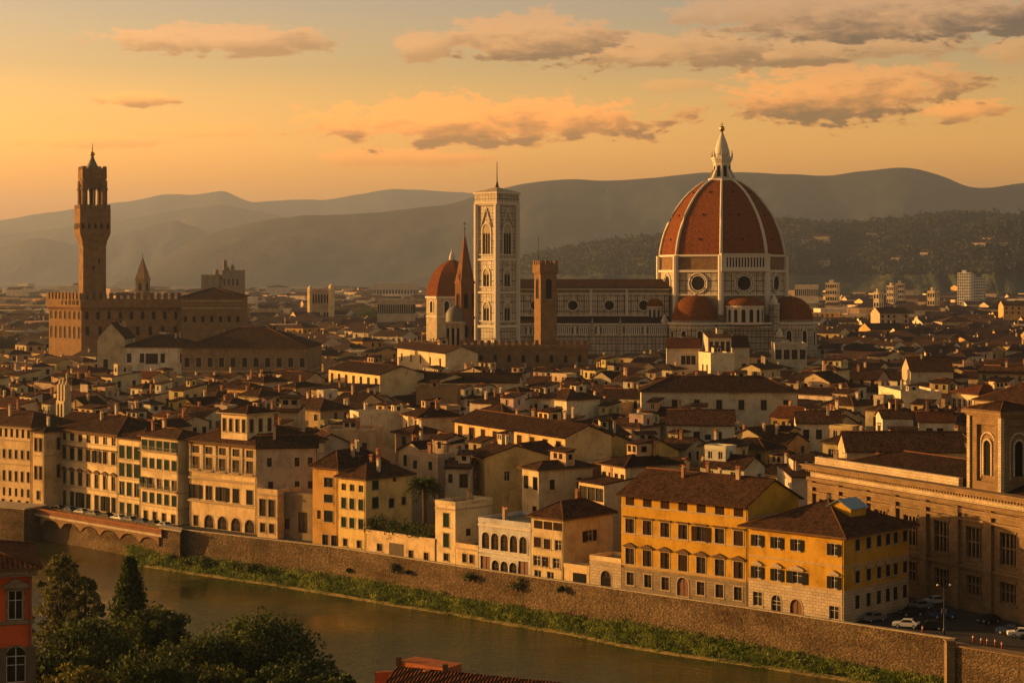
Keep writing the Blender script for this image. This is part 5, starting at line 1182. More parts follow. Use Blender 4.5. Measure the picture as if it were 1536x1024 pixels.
mb = MB(); mb.tube([(tx+.5, 10, gz(398)), (tx+.5, 10, gz(375))], .1, 5); mb.tube([(tx-1, 10, gz(380)), (tx+2, 10, gz(380))], .08, 4); mb.tube([(tx-.6, 10, gz(386)), (tx+1.8, 10, gz(386))], .08, 4); mb.build('antenna', [M['iron']], tg)
for i in (0, 1, 3):
    p, q_ = Vector(r4g(1)[i]), Vector(r4g(1)[(i+1) % 4]); u_ = (q_-p).normalized(); L_ = (q_-p).length
    w1 = MB(); arch_panel(w1, tuple(p), tuple(u_), L_*.5, gz(448), L_*.36, gz(418)-gz(448), .05, 1, .2); arch_frame(w1, tuple(p), tuple(u_), L_*.5, gz(448), L_*.36, gz(418)-gz(448), .3, .2, 0, .2); w1.build('belfry_window', [M['brown_stone'], M['dark_void']], tg)
reserve(((690-768)*Sg, DG-10), 0, wg+2, 40); protect(690, 880, 548, DG)
DL = 1150.0; lz = lambda y: zat(y, DL); Sl = DL/F
cd = thing('chapel', 'smaller red domed chapel standing behind the brown spire', 'chapel', ((678-768)*Sl, DL, 0))
o8 = lambda r: ngon(8, r*Sl, R(12)); mb = MB(); mb.prism(o8(39), 0, lz(447), 0); mb.prism(o8(41), lz(447), lz(444), 1); mb.prism(o8(40), lz(475), lz(473), 1); wp = mb.build('drum', [M['pale_stone'], M['white_marble']], cd)
pts8 = o8(39)
for i in range(8):
    p, q_ = Vector(pts8[i]), Vector(pts8[(i+1) % 8]); u_ = (q_-p).normalized(); L_ = (q_-p).length
    w1 = MB(); arch_panel(w1, tuple(p), tuple(u_), L_/2, lz(468), 3.0, lz(451)-lz(468), .08, 1); arch_frame(w1, tuple(p), tuple(u_), L_/2, lz(468), 3.0, lz(451)-lz(468), .8, .35, 0); w1.build('window', [M['white_marble'], M['dark_void']], wp)
dm = MB(); prL = [(444, 39.5), (432, 38), (420, 34), (408, 27.5), (399, 19.5), (393, 10), (390, 5)]
for (y0, r0), (y1, r1) in zip(prL, prL[1:]): dm.prism(o8(r0), lz(y0), lz(y1), 0, p2=o8(r1), top=False, bottom=False)
dmo = dm.build('dome', [M['dome_tile']], cd); mb = MB(); mb.lathe([(5*Sl, lz(391)), (4*Sl, lz(386)), (4.5*Sl, lz(385)), (1, lz(380)), (.2, lz(374))], 10); mb.build('lantern', [M['white_marble']], dmo)
reserve(((636-768)*Sl, DL-20), 0, 90*Sl, 44); protect(638, 690, 490, DL)
# small pyramid spire and twin-turreted church, far left
D1 = 1500.0; S1 = D1/F; z1_ = lambda y: zat(y, D1)
t = thing('spire_tower', 'small pale pyramid spire right of the watch tower', 'bell tower', ((214-768)*S1, D1, 0), R(-20))
s4 = lambda r: ngon(4, r*S1*1.15, pi/4); mb = MB(); mb.prism(s4(9.5), 0, z1_(420), 0); mb.prism(s4(10.6), z1_(420), z1_(418), 0); mb.build('shaft', [M['sandstone']], t); mb = MB(); mb.prism(s4(10), z1_(418), z1_(386), 0, p2=s4(.5)); mb.tube([(0, 0, z1_(388)), (0, 0, z1_(379))], .3, 5, 1); mb.build('spire', [M['sandstone'], M['iron']], t)
for o_, u_ in ((s4(9.5)[2], None),): pass
f = s4(9.5)
for i in range(4):
    p, q_ = Vector(f[i]), Vector(f[(i+1) % 4]); u_ = (q_-p).normalized(); L_ = (q_-p).length; w1 = MB(); arch_panel(w1, tuple(p), tuple(u_), L_/2, z1_(436), 3, z1_(424)-z1_(436), .1, 0); w1.build('window', [M['dark_void']], t)
reserve(((204-768)*S1, D1-8), 0, 20*S1, 16)
D2 = 1700.0; S2 = D2/F; z2_ = lambda y: zat(y, D2)
t = thing('church', 'distant grey church with uneven turrets right of the small spire', 'church', ((302-768)*S2, D2, 0), R(-4))
w2 = 58*S2; mb = MB(); mb.box(0, 0, 0, w2*.45, 20, z2_(412)); mb.box(w2*.55, 0, 0, w2, 24, z2_(405)); mb.box(w2*.45, 2, 0, w2*.55, 20, z2_(420)); mb.build('wall', [M['grey_stone']], t)
for x, yb, yt, r_ in ((.36, 412, 403, 1.6), (.58, 405, 388, 1.5), (.78, 405, 396, 1.4), (.66, 405, 399, 1.0)):
    mb = MB(); mb.prism(ngon(6, r_*1.3, 0, (w2*x, 6)), z2_(yb+3), z2_(yt+4)); mb.prism(ngon(6, r_*1.4, 0, (w2*x, 6)), z2_(yt+4), z2_(yt), p2=ngon(6, .15, 0, (w2*x, 6))); mb.build('turret', [M['grey_stone']], t)
for k in range(4): w1 = MB(); arch_panel(w1, (w2*.55, 0), (1, 0), w2*.45*(k+.5)/4, z2_(428), 1.6, 6, .1, 0); w1.build('window', [M['dark_void']], t)
reserve(((300-768)*S2, D2-10), 0, w2+6, 36)

# --- library with its tower behind the dark square
A = Vector((55.5, 345.0)); B = Vector((88.0, 279.0)); wL = (B-A).length; yL = atan2(B.y-A.y, B.x-A.x); hL = 20.2
lib = thing('library', 'long sandstone library front with big barred windows above the dark square', 'library', (A.x, A.y, 0), yL)
nb_ = 9; bw_ = wL/nb_; wl = MB(); hs_ = []
for k in range(nb_):
    c = bw_*(k+.5); hs_ += [(c-1.9, c+1.9, 8.6, 13.9), (c-1.9, c+1.9, 2.6, 6.0)]
wall_face(wl, (0, 0), (1, 0), wL, 0, hL-2.4, hs_, 0, .7); 
for o_, u_, l_ in (((wL, 0), (0, 1), 24), ((wL, 24), (-1, 0), wL), ((0, 24), (0, -1), 24)): wall_face(wl, o_, u_, l_, 0, hL-2.4, [])
wl.build('wall', [M['sandstone']], lib)
for a, b, c, d in hs_:
    w1 = MB(); w1.poly([(a, .66, c), (b, .66, c), (b, .66, d), (a, .66, d)], 1)
    for k in range(1, 4): x = a+(b-a)*k/4; w1.box(x-.13, .4, c, x+.13, .6, d, 0)
    for z in (c+.02, (c+d)/2, d-.22): w1.box(a+.01, .42, z, b-.01, .58, z+.2, 0)
    w1.box(a-.25, -.2, c-.3, b+.25, 0, c, 0); w1.box(a-.25, -.18, d, b+.25, 0, d+.35, 0); w1.build('window', [M['sandstone'], M['glass']], lib)
for k in range(nb_+1):
    c = MB(); x = bw_*k; c.box(x-.75, -.55, 0, x+.75, 0, hL-3.2); c.box(x-.95, -.75, 7.0, x+.95, -.552, 8.2); c.build('pilaster', [M['sandstone']], lib)
for z0, z1, e in ((hL-4.2, hL-3.4, .8), (hL-3.0, hL-2.4, 1.1), (hL-.9, hL-.3, 2.0), (hL-.3, hL, 2.4), (7.0, 7.5, .5), (14.8, 15.2, .5)):
    c = MB(); c.box(-e*.3, -e, z0, wL+e, -.002, z1); c.build('cornice', [M['sandstone']], lib)
c = MB(); c.box(0, -.4, hL-2.4, wL+.4, 24, hL-.9); c.build('frieze', [M['pale_stone']], lib)
c = MB()
for k in range(100): x = wL*(k+.5)/100; c.box(x-.2, -1.6, hL-1.35, x+.2, -.41, hL-.902)
tag(c.build('dentil_row', [M['sandstone']], lib), kind='stuff')
c = MB(); roof_geo(c, None, 'hip', wL-3, 20, hL-.5, 3.0, .3, 1.5, 2.0); c.build('roof', [M['roof_tile'], M['ridge_tile'], M['brown_trim'], M['paving']], lib)
c = MB(); c.box(0, .6, hL-.2, wL*.55, 1.5, hL+1.2); c.build('parapet', [M['pale_stone']], lib)
# its corner tower
pA = ray_line(1449, [A, B]); xl = (pA-A).length; zt_, zb_ = zat(622, pA.y), hL; wt = 7.6; dt = 8.0
tb = MB(); 
for o_, u_, l_ in (((xl, .8), (1, 0), wt), ((xl+wt, .8), (0, 1), dt), ((xl+wt, .8+dt), (-1, 0), wt), ((xl, .8+dt), (0, -1), dt)):
    wall_face(tb, o_, u_, l_, zb_-2, zt_, [(l_*.22, l_*.78, zb_+1.2, zt_-1.4)], 0, .6)
tw2 = tb.build('tower', [M['sandstone']], lib)
for o_, u_, l_ in (((xl, .8), (1, 0), wt), ((xl+wt, .8), (0, 1), dt), ((xl, .8+dt), (0, -1), dt)):
    n_ = (u_[1], -u_[0]); o2_ = (o_[0]-n_[0]*.6, o_[1]-n_[1]*.6); w1 = MB(); hh_ = zt_-1.4-zb_-1.2
    w1.poly([(o2_[0]+u_[0]*x, o2_[1]+u_[1]*x, z) for x, z in ((l_*.22, zb_+1.2), (l_*.78, zb_+1.2), (l_*.78, zt_-1.4), (l_*.22, zt_-1.4))], 2)
    arch_panel(w1, o2_, u_, l_/2, zb_+2.2, l_*.22, hh_*.62, .04, 1); arch_frame(w1, o2_, u_, l_/2, zb_+2.2, l_*.22, hh_*.62, .35, .3, 0); arch_frame(w1, o2_, u_, l_/2, zb_+1.7, l_*.40, hh_*.80, .28, .18, 0); w1.build('niche_window', [M['pale_stone'], M['dark_void'], M['sandstone']], tw2)
for x in (xl, xl+wt):
    c = MB(); c.box(x-.35, .45, zb_-1, x+.35, 1.15, zt_); c.build('corner_pilaster', [M['pale_stone']], tw2)
c = MB(); c.box(xl-.5, .3, zt_, xl+wt+.5, dt+1.3, zt_+.4); c.box(xl-1.0, -.2, zt_+.4, xl+wt+1.0, dt+1.8, zt_+.9); c.build('tower_cornice', [M['sandstone']], tw2)
c = MB(); roof_geo(c, None, 'hip', wt, dt, zt_+.9, 1.2, .8, xl, .8); c.build('tower_roof', [M['roof_tile'], M['ridge_tile'], M['brown_trim'], M['paving']], tw2)
reserve((A.x, A.y), yL, wL+6, 26); HOUSES.append((None, (A.x, A.y), yL, wL, 24, hL, hL+2)); protect(1200, 1440, 712, 330); protect(1440, 1536, 735, 300)

# ------------------------------------------------------------------ houses placed one by one in the middle of the city
def hp(name, label, cat, x1, y1, H, x2, y2, d, ext=None, yaw=None, prot=None, **kw):
    """eave runs from photo point (x1,y1) to (x2,y2) at height H"""
    a = on(x1, y1, H); kw.setdefault('ant', 1)
    if yaw is None:
        b = on(x2, y2, H); yw = atan2(b.y-a.y, b.x-a.x); w = (b-a).to_2d().length
    else:
        yw = R(yaw); k = (x2-768)/F; c, s = cos(yw), sin(yw); w = (k*a.y-a.x)/(c-k*s)
    protect(min(x1, x2), max(x1, x2), prot or y1+18, a.y-2)
    return building(name, label, cat, (a.x, a.y), yw, w, d, H, **kw)
MID = 'houses in the middle of the old town'
W1 = lambda H, n, h=2.0, w=1.2, st='bare': [(H-h-1.0, h, w, n, st)]
mk = dict(group=MID, detail=0, hut=1)
hp('town_house', 'long orange-lit house with nine tall brown shutters above the riverfront roofs', 'house', 682, 631, 19, 848, 656, 12, prot=662, rows={'F': [(14.6, 3.4, 2.2, 9, 'closed')]}, col=(.60, .40, .19), roof='gable', rise=2.4, shut='shutter_brown', chim=1, courses=[(13.6, .15, .3)], **mk)
hp('town_house', 'ochre house showing a big blank gable wall right of the long orange house', 'house', 849, 668, 15.5, 960, 668, 16, yaw=6, prot=692, rows={'R': W1(15, 1)}, col=(.55, .34, .10), roof='gabley', rise=3.6, chim=1, **mk)
hp('town_house', 'ochre gabled house right of the big blank gable', 'house', 955, 676, 14.5, 1018, 674, 14, yaw=5, prot=700, rows={'F': [(10.5, 1.6, 1.0, [.5], 'bare')]}, col=(.54, .34, .11), roof='gabley', rise=2.6, chim=1, **mk)
hp('town_house', 'white-fronted house with an ochre flank and a wide balcony window', 'house', 703, 679, 17.2, 727, 686, 14, prot=735, rows={'F': [(13.6, 2.2, 2.6, [.5], ''), (9.5, 3.0, 2.6, [.4], 'bare')], 'R': [(12.2, 2.0, 1.2, [.35, .72], 'bare')]}, col=(.56, .39, .16), roof='gable', rise=2.2, frame='white_frame', chim=1, **mk)
hp('town_house', 'flat-roofed beige house with terrace windows behind the palm', 'house', 668, 702, 15.4, 706, 703, 10, yaw=-4, prot=735, rows={'F': [(11.4, 2.9, 1.8, [.72, .9], 'bare'), (12.4, 1.8, .9, [.2], 'bare')]}, col=GREY, roof='shed', rise=1.0, chim=1, **mk)
hp('town_house', 'cream house with top-floor triple window and hipped roof left of the ochre terraces', 'house', 783, 702, 16.3, 808, 706, 13, prot=742, rows={'F': [(12.4, 2.6, 1.7, [.25, .52, .8], 'bare closed'), (6.8, 2.4, 1.5, [.75], 'bare closed')], 'R': W1(15.4, 2)}, col=(.54, .43, .27), roof='hip', chim=1, shut='shutter_dark', **mk)
hp('town_house', 'house with an open loggia and lit parapet beside the yellow seven-bay palace', 'house', 868, 721, 14.6, 906, 727, 12, prot=752, rows={'F': [(11.2, 2.6, 2.6, [.18, .5, .82], 'bare')]}, col=(.55, .42, .25), roof='shed', rise=1.2, chim=1, **mk)
hp('town_house', 'pale house with four small top windows left of the yellow seven-bay palace roof', 'house', 902, 696, 17.5, 938, 702, 13, prot=722, rows={'F': [(13.9, 2.3, 1.3, 4, 'bare')], 'R': W1(16, 1)}, col=(.54, .42, .26), roof='hip', chim=1, **mk)
hp('town_house', 'white house with two gabled roofs and dark windows below the long shaded palace', 'house', 1000, 636, 18.3, 1100, 640, 14, yaw=-8, prot=660, rows={'F': [(14.0, 2.6, 1.6, [.16, .45, .78], 'bare'), (14.6, 1.3, 1.5, [.62], 'bare')], 'R': W1(17, 1)}, col=WHT, roof='gable', chim=2, **mk)
hp('palace', 'long shaded palace with seven windows under a broad roof right of centre', 'palace', 962, 588, 20, 1196, 590, 20, yaw=-3, prot=612, rows={'F': [(14.8, 3.0, 1.7, 7, '')]}, col=(.50, .42, .30), roof='hip', chim=2, **mk)
hp('palace', 'golden six-window palace at the left end of the long lit row', 'palace', 493, 553, 22, 570, 562, 16, prot=572, rows={'F': [(16.5, 4.2, 2.4, 7, 'bare')]}, col=(.60, .45, .24), roof='gable', rise=2.5, chim=1, **mk)
hp('palace', 'long golden house with nine small windows in the middle of the lit row', 'palace', 570, 565, 19.5, 650, 574, 16, prot=583, rows={'F': [(14.8, 3.0, 1.7, 9, 'bare')]}, col=(.60, .46, .25), roof='gable', rise=2.5, chim=1, **mk)
hp('palace', 'long pale house with small windows at the right end of the lit row', 'palace', 652, 573, 19.6, 778, 571, 16, yaw=-4, prot=590, rows={'F': [(14.4, 2.8, 1.8, [.06, .1, .22, .36, .5, .58, .68, .78, .9], 'bare')]}, col=(.55, .44, .28), roof='gable', rise=2.5, chim=2, **mk)
hp('town_house', 'pale two-storey house with windows just above the golden row', 'house', 596, 521, 23, 668, 530, 14, prot=545, rows={'F': [(17.5, 3.2, 2.2, 5, 'bare')]}, col=(.55, .44, .28), roof='gable', rise=2.5, chim=1, **mk)
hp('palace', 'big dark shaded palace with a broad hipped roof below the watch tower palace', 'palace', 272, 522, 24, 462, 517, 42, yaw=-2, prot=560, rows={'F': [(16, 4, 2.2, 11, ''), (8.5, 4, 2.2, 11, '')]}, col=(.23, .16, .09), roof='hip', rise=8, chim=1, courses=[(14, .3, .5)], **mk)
hp('town_house', 'white house with lit side and dark loggia left of the big shaded palace', 'house', 184, 521, 24, 281, 521, 24, yaw=-8, prot=558, rows={'F': [(17.5, 4, 2.0, [.1, .3, .62, .92], 'bare'), (17, 4.5, 5.5, [.45], 'bare')]}, col=(.62, .56, .46), roof='hip', rise=5, chim=2, **mk)
hp('town_house', 'tall white gabled house in front of the battlemented palace', 'house', 146, 507, 28, 187, 507, 22, yaw=0, prot=550, rows={'L': [(19, 4, 1.8, 4, 'bare')], 'F': [(14, 5, 2, [.3], 'bare')]}, col=(.50, .40, .26), roof='gabley', rise=6.5, chim=1, over=.5, **mk)
hp('town_house', 'white tall block with a dark top loggia in front of the great dome', 'house', 1062, 506, 30, 1097, 506, 18, yaw=0, prot=545, rows={'F': [(22.8, 5.6, 1.5, [.14, .38, .62, .86], 'bare'), (14, 5.0, 1.8, [.25, .7], 'bare')]}, col=(.48, .40, .29), roof='shed', rise=1.5, chim=1, **mk)
hp('town_house', 'pale sloping-roofed house attached right of the white loggia block', 'house', 1098, 520, 25, 1124, 528, 16, yaw=2, prot=545, rows={'F': [(14, 4, 2, [.7], 'bare')]}, col=(.52, .44, .32), roof='gable', rise=4, chim=0, **mk)
hp('town_house', 'low red-roofed white house at the foot of the left half dome', 'house', 1000, 521, 25.5, 1050, 521, 14, yaw=-4, prot=545, rows={'F': [(18.6, 3.6, 1.8, [.5, .65, .8], 'bare')]}, col=WHT, roof='gable', rise=3.2, rmat='roof_tile_red', chim=0, **mk)
hp('town_house', 'small sunlit cream house at the foot of the white loggia block', 'house', 1048, 530, 24, 1066, 532, 10, prot=548, rows={'F': [(15, 5, 1.6, [.35, .7], 'bare')]}, col=(.62, .53, .37), roof='flat', chim=0, **mk)
hp('town_house', 'low flat house with a pale roof edge right of the cathedral foot', 'house', 1162, 517, 26, 1210, 517, 16, yaw=-3, prot=530, rows={'F': [(20, 4, 2.4, 4, 'bare')]}, col=(.46, .40, .32), roof='flat', chim=0, **mk)
hp('town_house', 'white and yellow house with green-framed windows left of centre right roofs', 'house', 806, 597, 19.5, 850, 601, 12, prot=628, rows={'F': [(14.6, 3.2, 2.4, [.3], ''), (14.2, 3.6, 3.4, [.74], 'bare')]}, col=(.58, .50, .36), roof='hip', frame='shutter_green', chim=1, **mk)
hp('town_house', 'small sunlit block with a bright left face among dark roofs', 'house', 525, 619, 19.4, 538, 622, 17, prot=642, rows={}, col=(.63, .52, .34), roof='flat', chim=0, **mk)
hp('town_house', 'cream turret house with tiny windows left of the old brick wall', 'house', 604, 622, 19.4, 628, 627, 11, prot=640, rows={'F': W1(18.5, 2)}, col=(.60, .46, .27), roof='hip', chim=1, **mk)
hp('town_house', 'sunlit white wall house in the right part of the city', 'house', 1318, 582, 20.5, 1351, 590, 12, prot=608, rows={}, col=(.64, .54, .36), roof='flat', chim=1, **mk)
hp('town_house', 'house with five bright top windows near the dark hipped roof at right', 'house', 1427, 589, 20.5, 1468, 593, 13, prot=612, rows={'F': [(15.8, 3.2, 1.7, 5, '')]}, col=(.60, .47, .28), roof='hip', rmat='roof_tile_red', chim=1, frame='white_frame', **mk)
hp('palace', 'very broad dark hipped roof at the right edge above the library tower', 'palace', 1462, 600, 20.5, 1600, 612, 34, prot=622, rows={'F': W1(20, 8)}, col=(.36, .27, .17), roof='hip', rise=8.5, chim=0, **mk)
hp('town_house', 'shaded block with dark gabled roof in the right middle distance', 'house', 1366, 556, 21.5, 1430, 556, 22, yaw=-4, prot=575, rows={}, col=(.45, .36, .25), roof='gable', rise=4.4, chim=1, **mk)
hp('town_house', 'white house with a row of windows below the sunlit white wall', 'house', 1195, 634, 18.6, 1262, 632, 13, yaw=-6, prot=652, rows={'F': [(14.6, 2.4, 1.5, 7, 'bare')]}, col=WHT, roof='gable', chim=1, **mk)
hp('town_house', 'small white house with two dark windows left of the library tower', 'house', 1378, 632, 18.4, 1432, 634, 12, yaw=-6, prot=651, rows={'F': [(14.4, 2.4, 1.6, [.3, .6], 'bare')]}, col=WHT, roof='gable', rmat='roof_tile_red', chim=1, **mk)
hp('town_house', 'beige blank-walled house beside the small white one, left of the library tower', 'house', 1324, 627, 19, 1370, 627, 12, yaw=-3, prot=650, rows={}, col=(.54, .49, .41), roof='gable', rise=1.6, chim=1, **mk)
hp('town_house', 'long dark-roofed hall behind the library cornice', 'house', 1270, 676, 17.2, 1448, 684, 15, yaw=-3, prot=690, rows={'F': [(13.6, 2.2, 1.4, [.72, .8, .88, .95], 'bare')]}, col=(.46, .35, .22), roof='gable', rise=3.4, chim=1, **mk)
hp('town_house', 'pale house with a single dark window between the corner house and the library', 'house', 1187, 715, 15.2, 1247, 745, 10, yaw=8, prot=752, rows={'F': [(10.6, 2.2, 1.0, [.78], 'bare')]}, col=(.56, .46, .36), roof='shed', rise=1.4, chim=1, **mk)
hp('town_house', 'old brown brick wall block without windows in the middle distance', 'house', 624, 583, 21, 686, 590, 9, yaw=-4, prot=620, rows={}, col=(.24, .16, .09), roof='flat', chim=0, **mk)
hp('town_house', 'dark house with covered roof terrace above the beige block', 'house', 417, 618, 20.3, 447, 618, 11, yaw=-3, prot=648, rows={'F': [(14.8, 4.4, 5.2, [.5], 'bare')]}, col=(.36, .28, .19), roof='shed', rise=1, chim=0, **mk)
hp('town_house', 'low house with orange parapet left of the orange shutter house', 'house', 480, 648, 17.4, 560, 652, 12, yaw=-6, prot=664, rows={'F': [(13, 2, 1.2, 3, 'bare')]}, col=(.5, .33, .18), roof='flat', chim=1, ant=1, **mk)
# bell gable with two arches, far left
a = on(84, 592, 21.5); t = thing('bell_gable', 'small sunlit bell gable with two slim arches at left', 'bell gable', (a.x, a.y, 0), R(-52))
mb = MB(); mb.box(0, 0, 0, 5.2, 2.2, 20); mb.build('wall', [M['pale_stone']], t)
for k in range(3): c = MB(); c.box(k*2.1, .3, 20, k*2.1+1.0, 1.9, 24.5); c.prism(ngon(4, .6, pi/4, (k*2.1+.5, 1.1)), 24.5, 26.5, p2=ngon(4, .05, pi/4, (k*2.1+.5, 1.1))); c.build('pillar', [M['pale_stone']], t)
for k in range(2): c = MB(); arch_panel(c, (0, 0), (1, 0), 1.5+k*2.1, 14, 1.1, 5.2, .04, 0); c.build('arch_opening', [M['dark_void']], t)
reserve((a.x, a.y), R(-52), 5.2, 2.2); protect(83, 106, 622, a.y)

# trees inside the town
def town_tree(px, py, D, h, r, label, m_='leaf_mid', n=1500):
    c = at(px, py, D); t = thing('tree', label, 'tree', (c.x, c.y, 0), 0, 'trees between the town roofs'); H = max(6, c.z+h)
    mb = MB(); mb.tube([(0, 0, 0), (.2, 0, H*.5), (0, .2, H*.8)], [.4, .3, .15], 7)
    for k in range(4): a_ = k*1.6; mb.tube([(.1, 0, H*.5), (cos(a_)*r*.5, sin(a_)*r*.5, H*.8)], [.18, .06], 5)
    mb.build('trunk', [M['bark']], t); P = []; S_ = []
    for _ in range(max(5, n//60)):
        q = rng.normal(size=3); q /= np.linalg.norm(q); q *= r*random.uniform(.3, .8); q[2] = q[2]*.8+H-r*.6; tone = random.uniform(.2, .8); rr_ = r*random.uniform(.25, .45)
        for _ in range(60): g_ = rng.normal(size=3); g_ /= np.linalg.norm(g_); P.append(q+g_*rr_*random.random()**.35); S_.append(tone+random.uniform(-.2, .2))
    leaf_cloud('crown', P, .55, np.array(S_), m_, t)
    protect(px-r*F/D, px+r*F/D, py+8, D)
for px, py, D, h, r, lb, m_ in [(1064, 556, 800, 1.5, 6.5, 'bright green tree left of the pair below the white loggia block', 'leaf_olive'), (1088, 552, 805, 1.5, 6, 'bright green tree right of the pair below the white loggia block', 'leaf_olive'),
        (575, 462, 1600, 6, 16, 'dark broad tree far off left of the chapel dome', 'leaf_dark'), (545, 466, 1650, 4, 13, 'dark tree left of the broadest far tree', 'leaf_dark'), (600, 464, 1650, 4, 12, 'dark tree right of the broadest far tree', 'leaf_dark'),
        (1128, 634, 575, 2, 5, 'dark tree rising right of the white double-gabled house', 'leaf_dark'), (1180, 690, 450, 2, 4.5, 'dark garden tree behind the yellow seven-bay palace', 'leaf_dark'), (456, 775, 402, 2, 3.2, 'dark tree in the courtyard left of the ochre house', 'leaf_dark')]:
    town_tree(px, py, D, h, r, lb, m_)

# ------------------------------------------------------------------ the rest of the town, row by row, front to back
EDGE = [1e9]*400                     # lowest visible photo row per 4-pixel column (front-to-back skyline)
def cols(x0, x1): return range(max(0, int(x0//4)), min(383, int(x1//4))+1)
def corners(A, yaw, w, d):
    c, s = cos(yaw), sin(yaw); return [(A[0]+c*a-s*b, A[1]+s*a+c*b) for a, b in ((0, 0), (w, 0), (w, d), (0, d), (w/2, d/2))]
def span(A, yaw, w, d, h):
    q = [pix(x, y, h) for x, y in corners(A, yaw, w, d)]; return min(p[0] for p in q), max(p[0] for p in q), min(p[1] for p in q)
placed = sorted([(HOUSES[i][1][1], i) for i in range(len(HOUSES))]); pi_ = 0
def free(A, yaw, w, d):
    P = corners(A, yaw, w, d); P += [((P[i][0]+P[(i+1) % 4][0])/2, (P[i][1]+P[(i+1) % 4][1])/2) for i in range(4)]
    for r in RESERVED:
        if abs(r[0]-A[0])+abs(r[1]-A[1]) > r[3]+r[4]+70: continue
        if any(in_rect(x, y, r) for x, y in P): return False
        cc = cos(r[2]); ss = sin(r[2])
        for a, b in ((.5, .5), (.1, .1), (.9, .1), (.9, .9), (.1, .9), (.5, .1), (.5, .9)):
            x, y = r[0]+cc*r[3]*a-ss*r[4]*b, r[1]+ss*r[3]*a+cc*r[4]*b
            if in_rect(x, y, (A[0], A[1], yaw, w, d), 0): return False
    return True
WALLC = [((.52, .40, .24), 'cream'), ((.56, .47, .33), 'pale cream'), ((.48, .29, .11), 'ochre'), ((.40, .31, .21), 'beige'), ((.56, .48, .36), 'white'), ((.50, .35, .24), 'pinkish'), ((.40, .28, .16), 'brown'), ((.58, .43, .20), 'yellow'), ((.42, .38, .32), 'grey')]
cand = []
def sd(p): return 0
inl = offset_line(WALL, 1)
v_ = 22.0; row = 0
uR = Vector((.75, -.661)); vR = Vector((.661, .75)); O = Vector((-70, 396))
while v_ < 720:
    D_row = 396+v_*1.05
    big = 1+max(0, (v_-120))/900
    dep = random.uniform(8.5, 12.5)*big; s = -420.0-v_*.4
    while s < 420+v_:
        w = random.choice((6.5, 7.5, 8.5, 9.5, 11, 13, 17))*big*random.uniform(.9, 1.1)
        p = O+uR*s+vR*(v_+random.uniform(-1.2, 1.2)); yaw = atan2(uR.y, uR.x)+R(random.gauss(0, 5))
        s += w+(.4 if random.random() < .8 else random.uniform(3, 6))
        if p.y < 330 or abs(p.x/p.y) > .30: continue
        # stay inland of the wall
        wl0 = ray_line(768+p.x/p.y*F, WALL)
        if p.y < wl0.y+14: continue
        cand.append((p.y, (p.x, p.y), yaw, w, dep*random.uniform(.85, 1.0), random.gauss(15.6, 1.35)+(random.uniform(1.5, 4) if random.random() < .13 else 0)-(random.uniform(2, 4) if random.random() < .12 else 0)))
    v_ += dep+(.8 if row % 3 else 4.0); row += 1
cand.sort()
LEFT = []; n_ind = 0
def push_placed(D):
    global pi_
    while pi_ < len(placed) and placed[pi_][0] < D:
        t_, A_, yw_, w_, d_, h_, hr_ = HOUSES[placed[pi_][1]]; x0, x1, y0 = span(A_, yw_, w_, d_, h_)
        for c in cols(x0, x1): EDGE[c] = min(EDGE[c], y0)
        pi_ += 1
GEN = []
def sees(A, yaw, w, d, h):
    """rows of windows on the two faces that look towards the viewer"""
    out = {}; c, s = cos(yaw), sin(yaw); m = Vector(A)
    for k, n in (('F', (s, -c)), ('R', (c, s)), ('L', (-c, -s))):
        if -(n[0]*m.x+n[1]*m.y)/m.length > .12: out[k] = 1
    return out
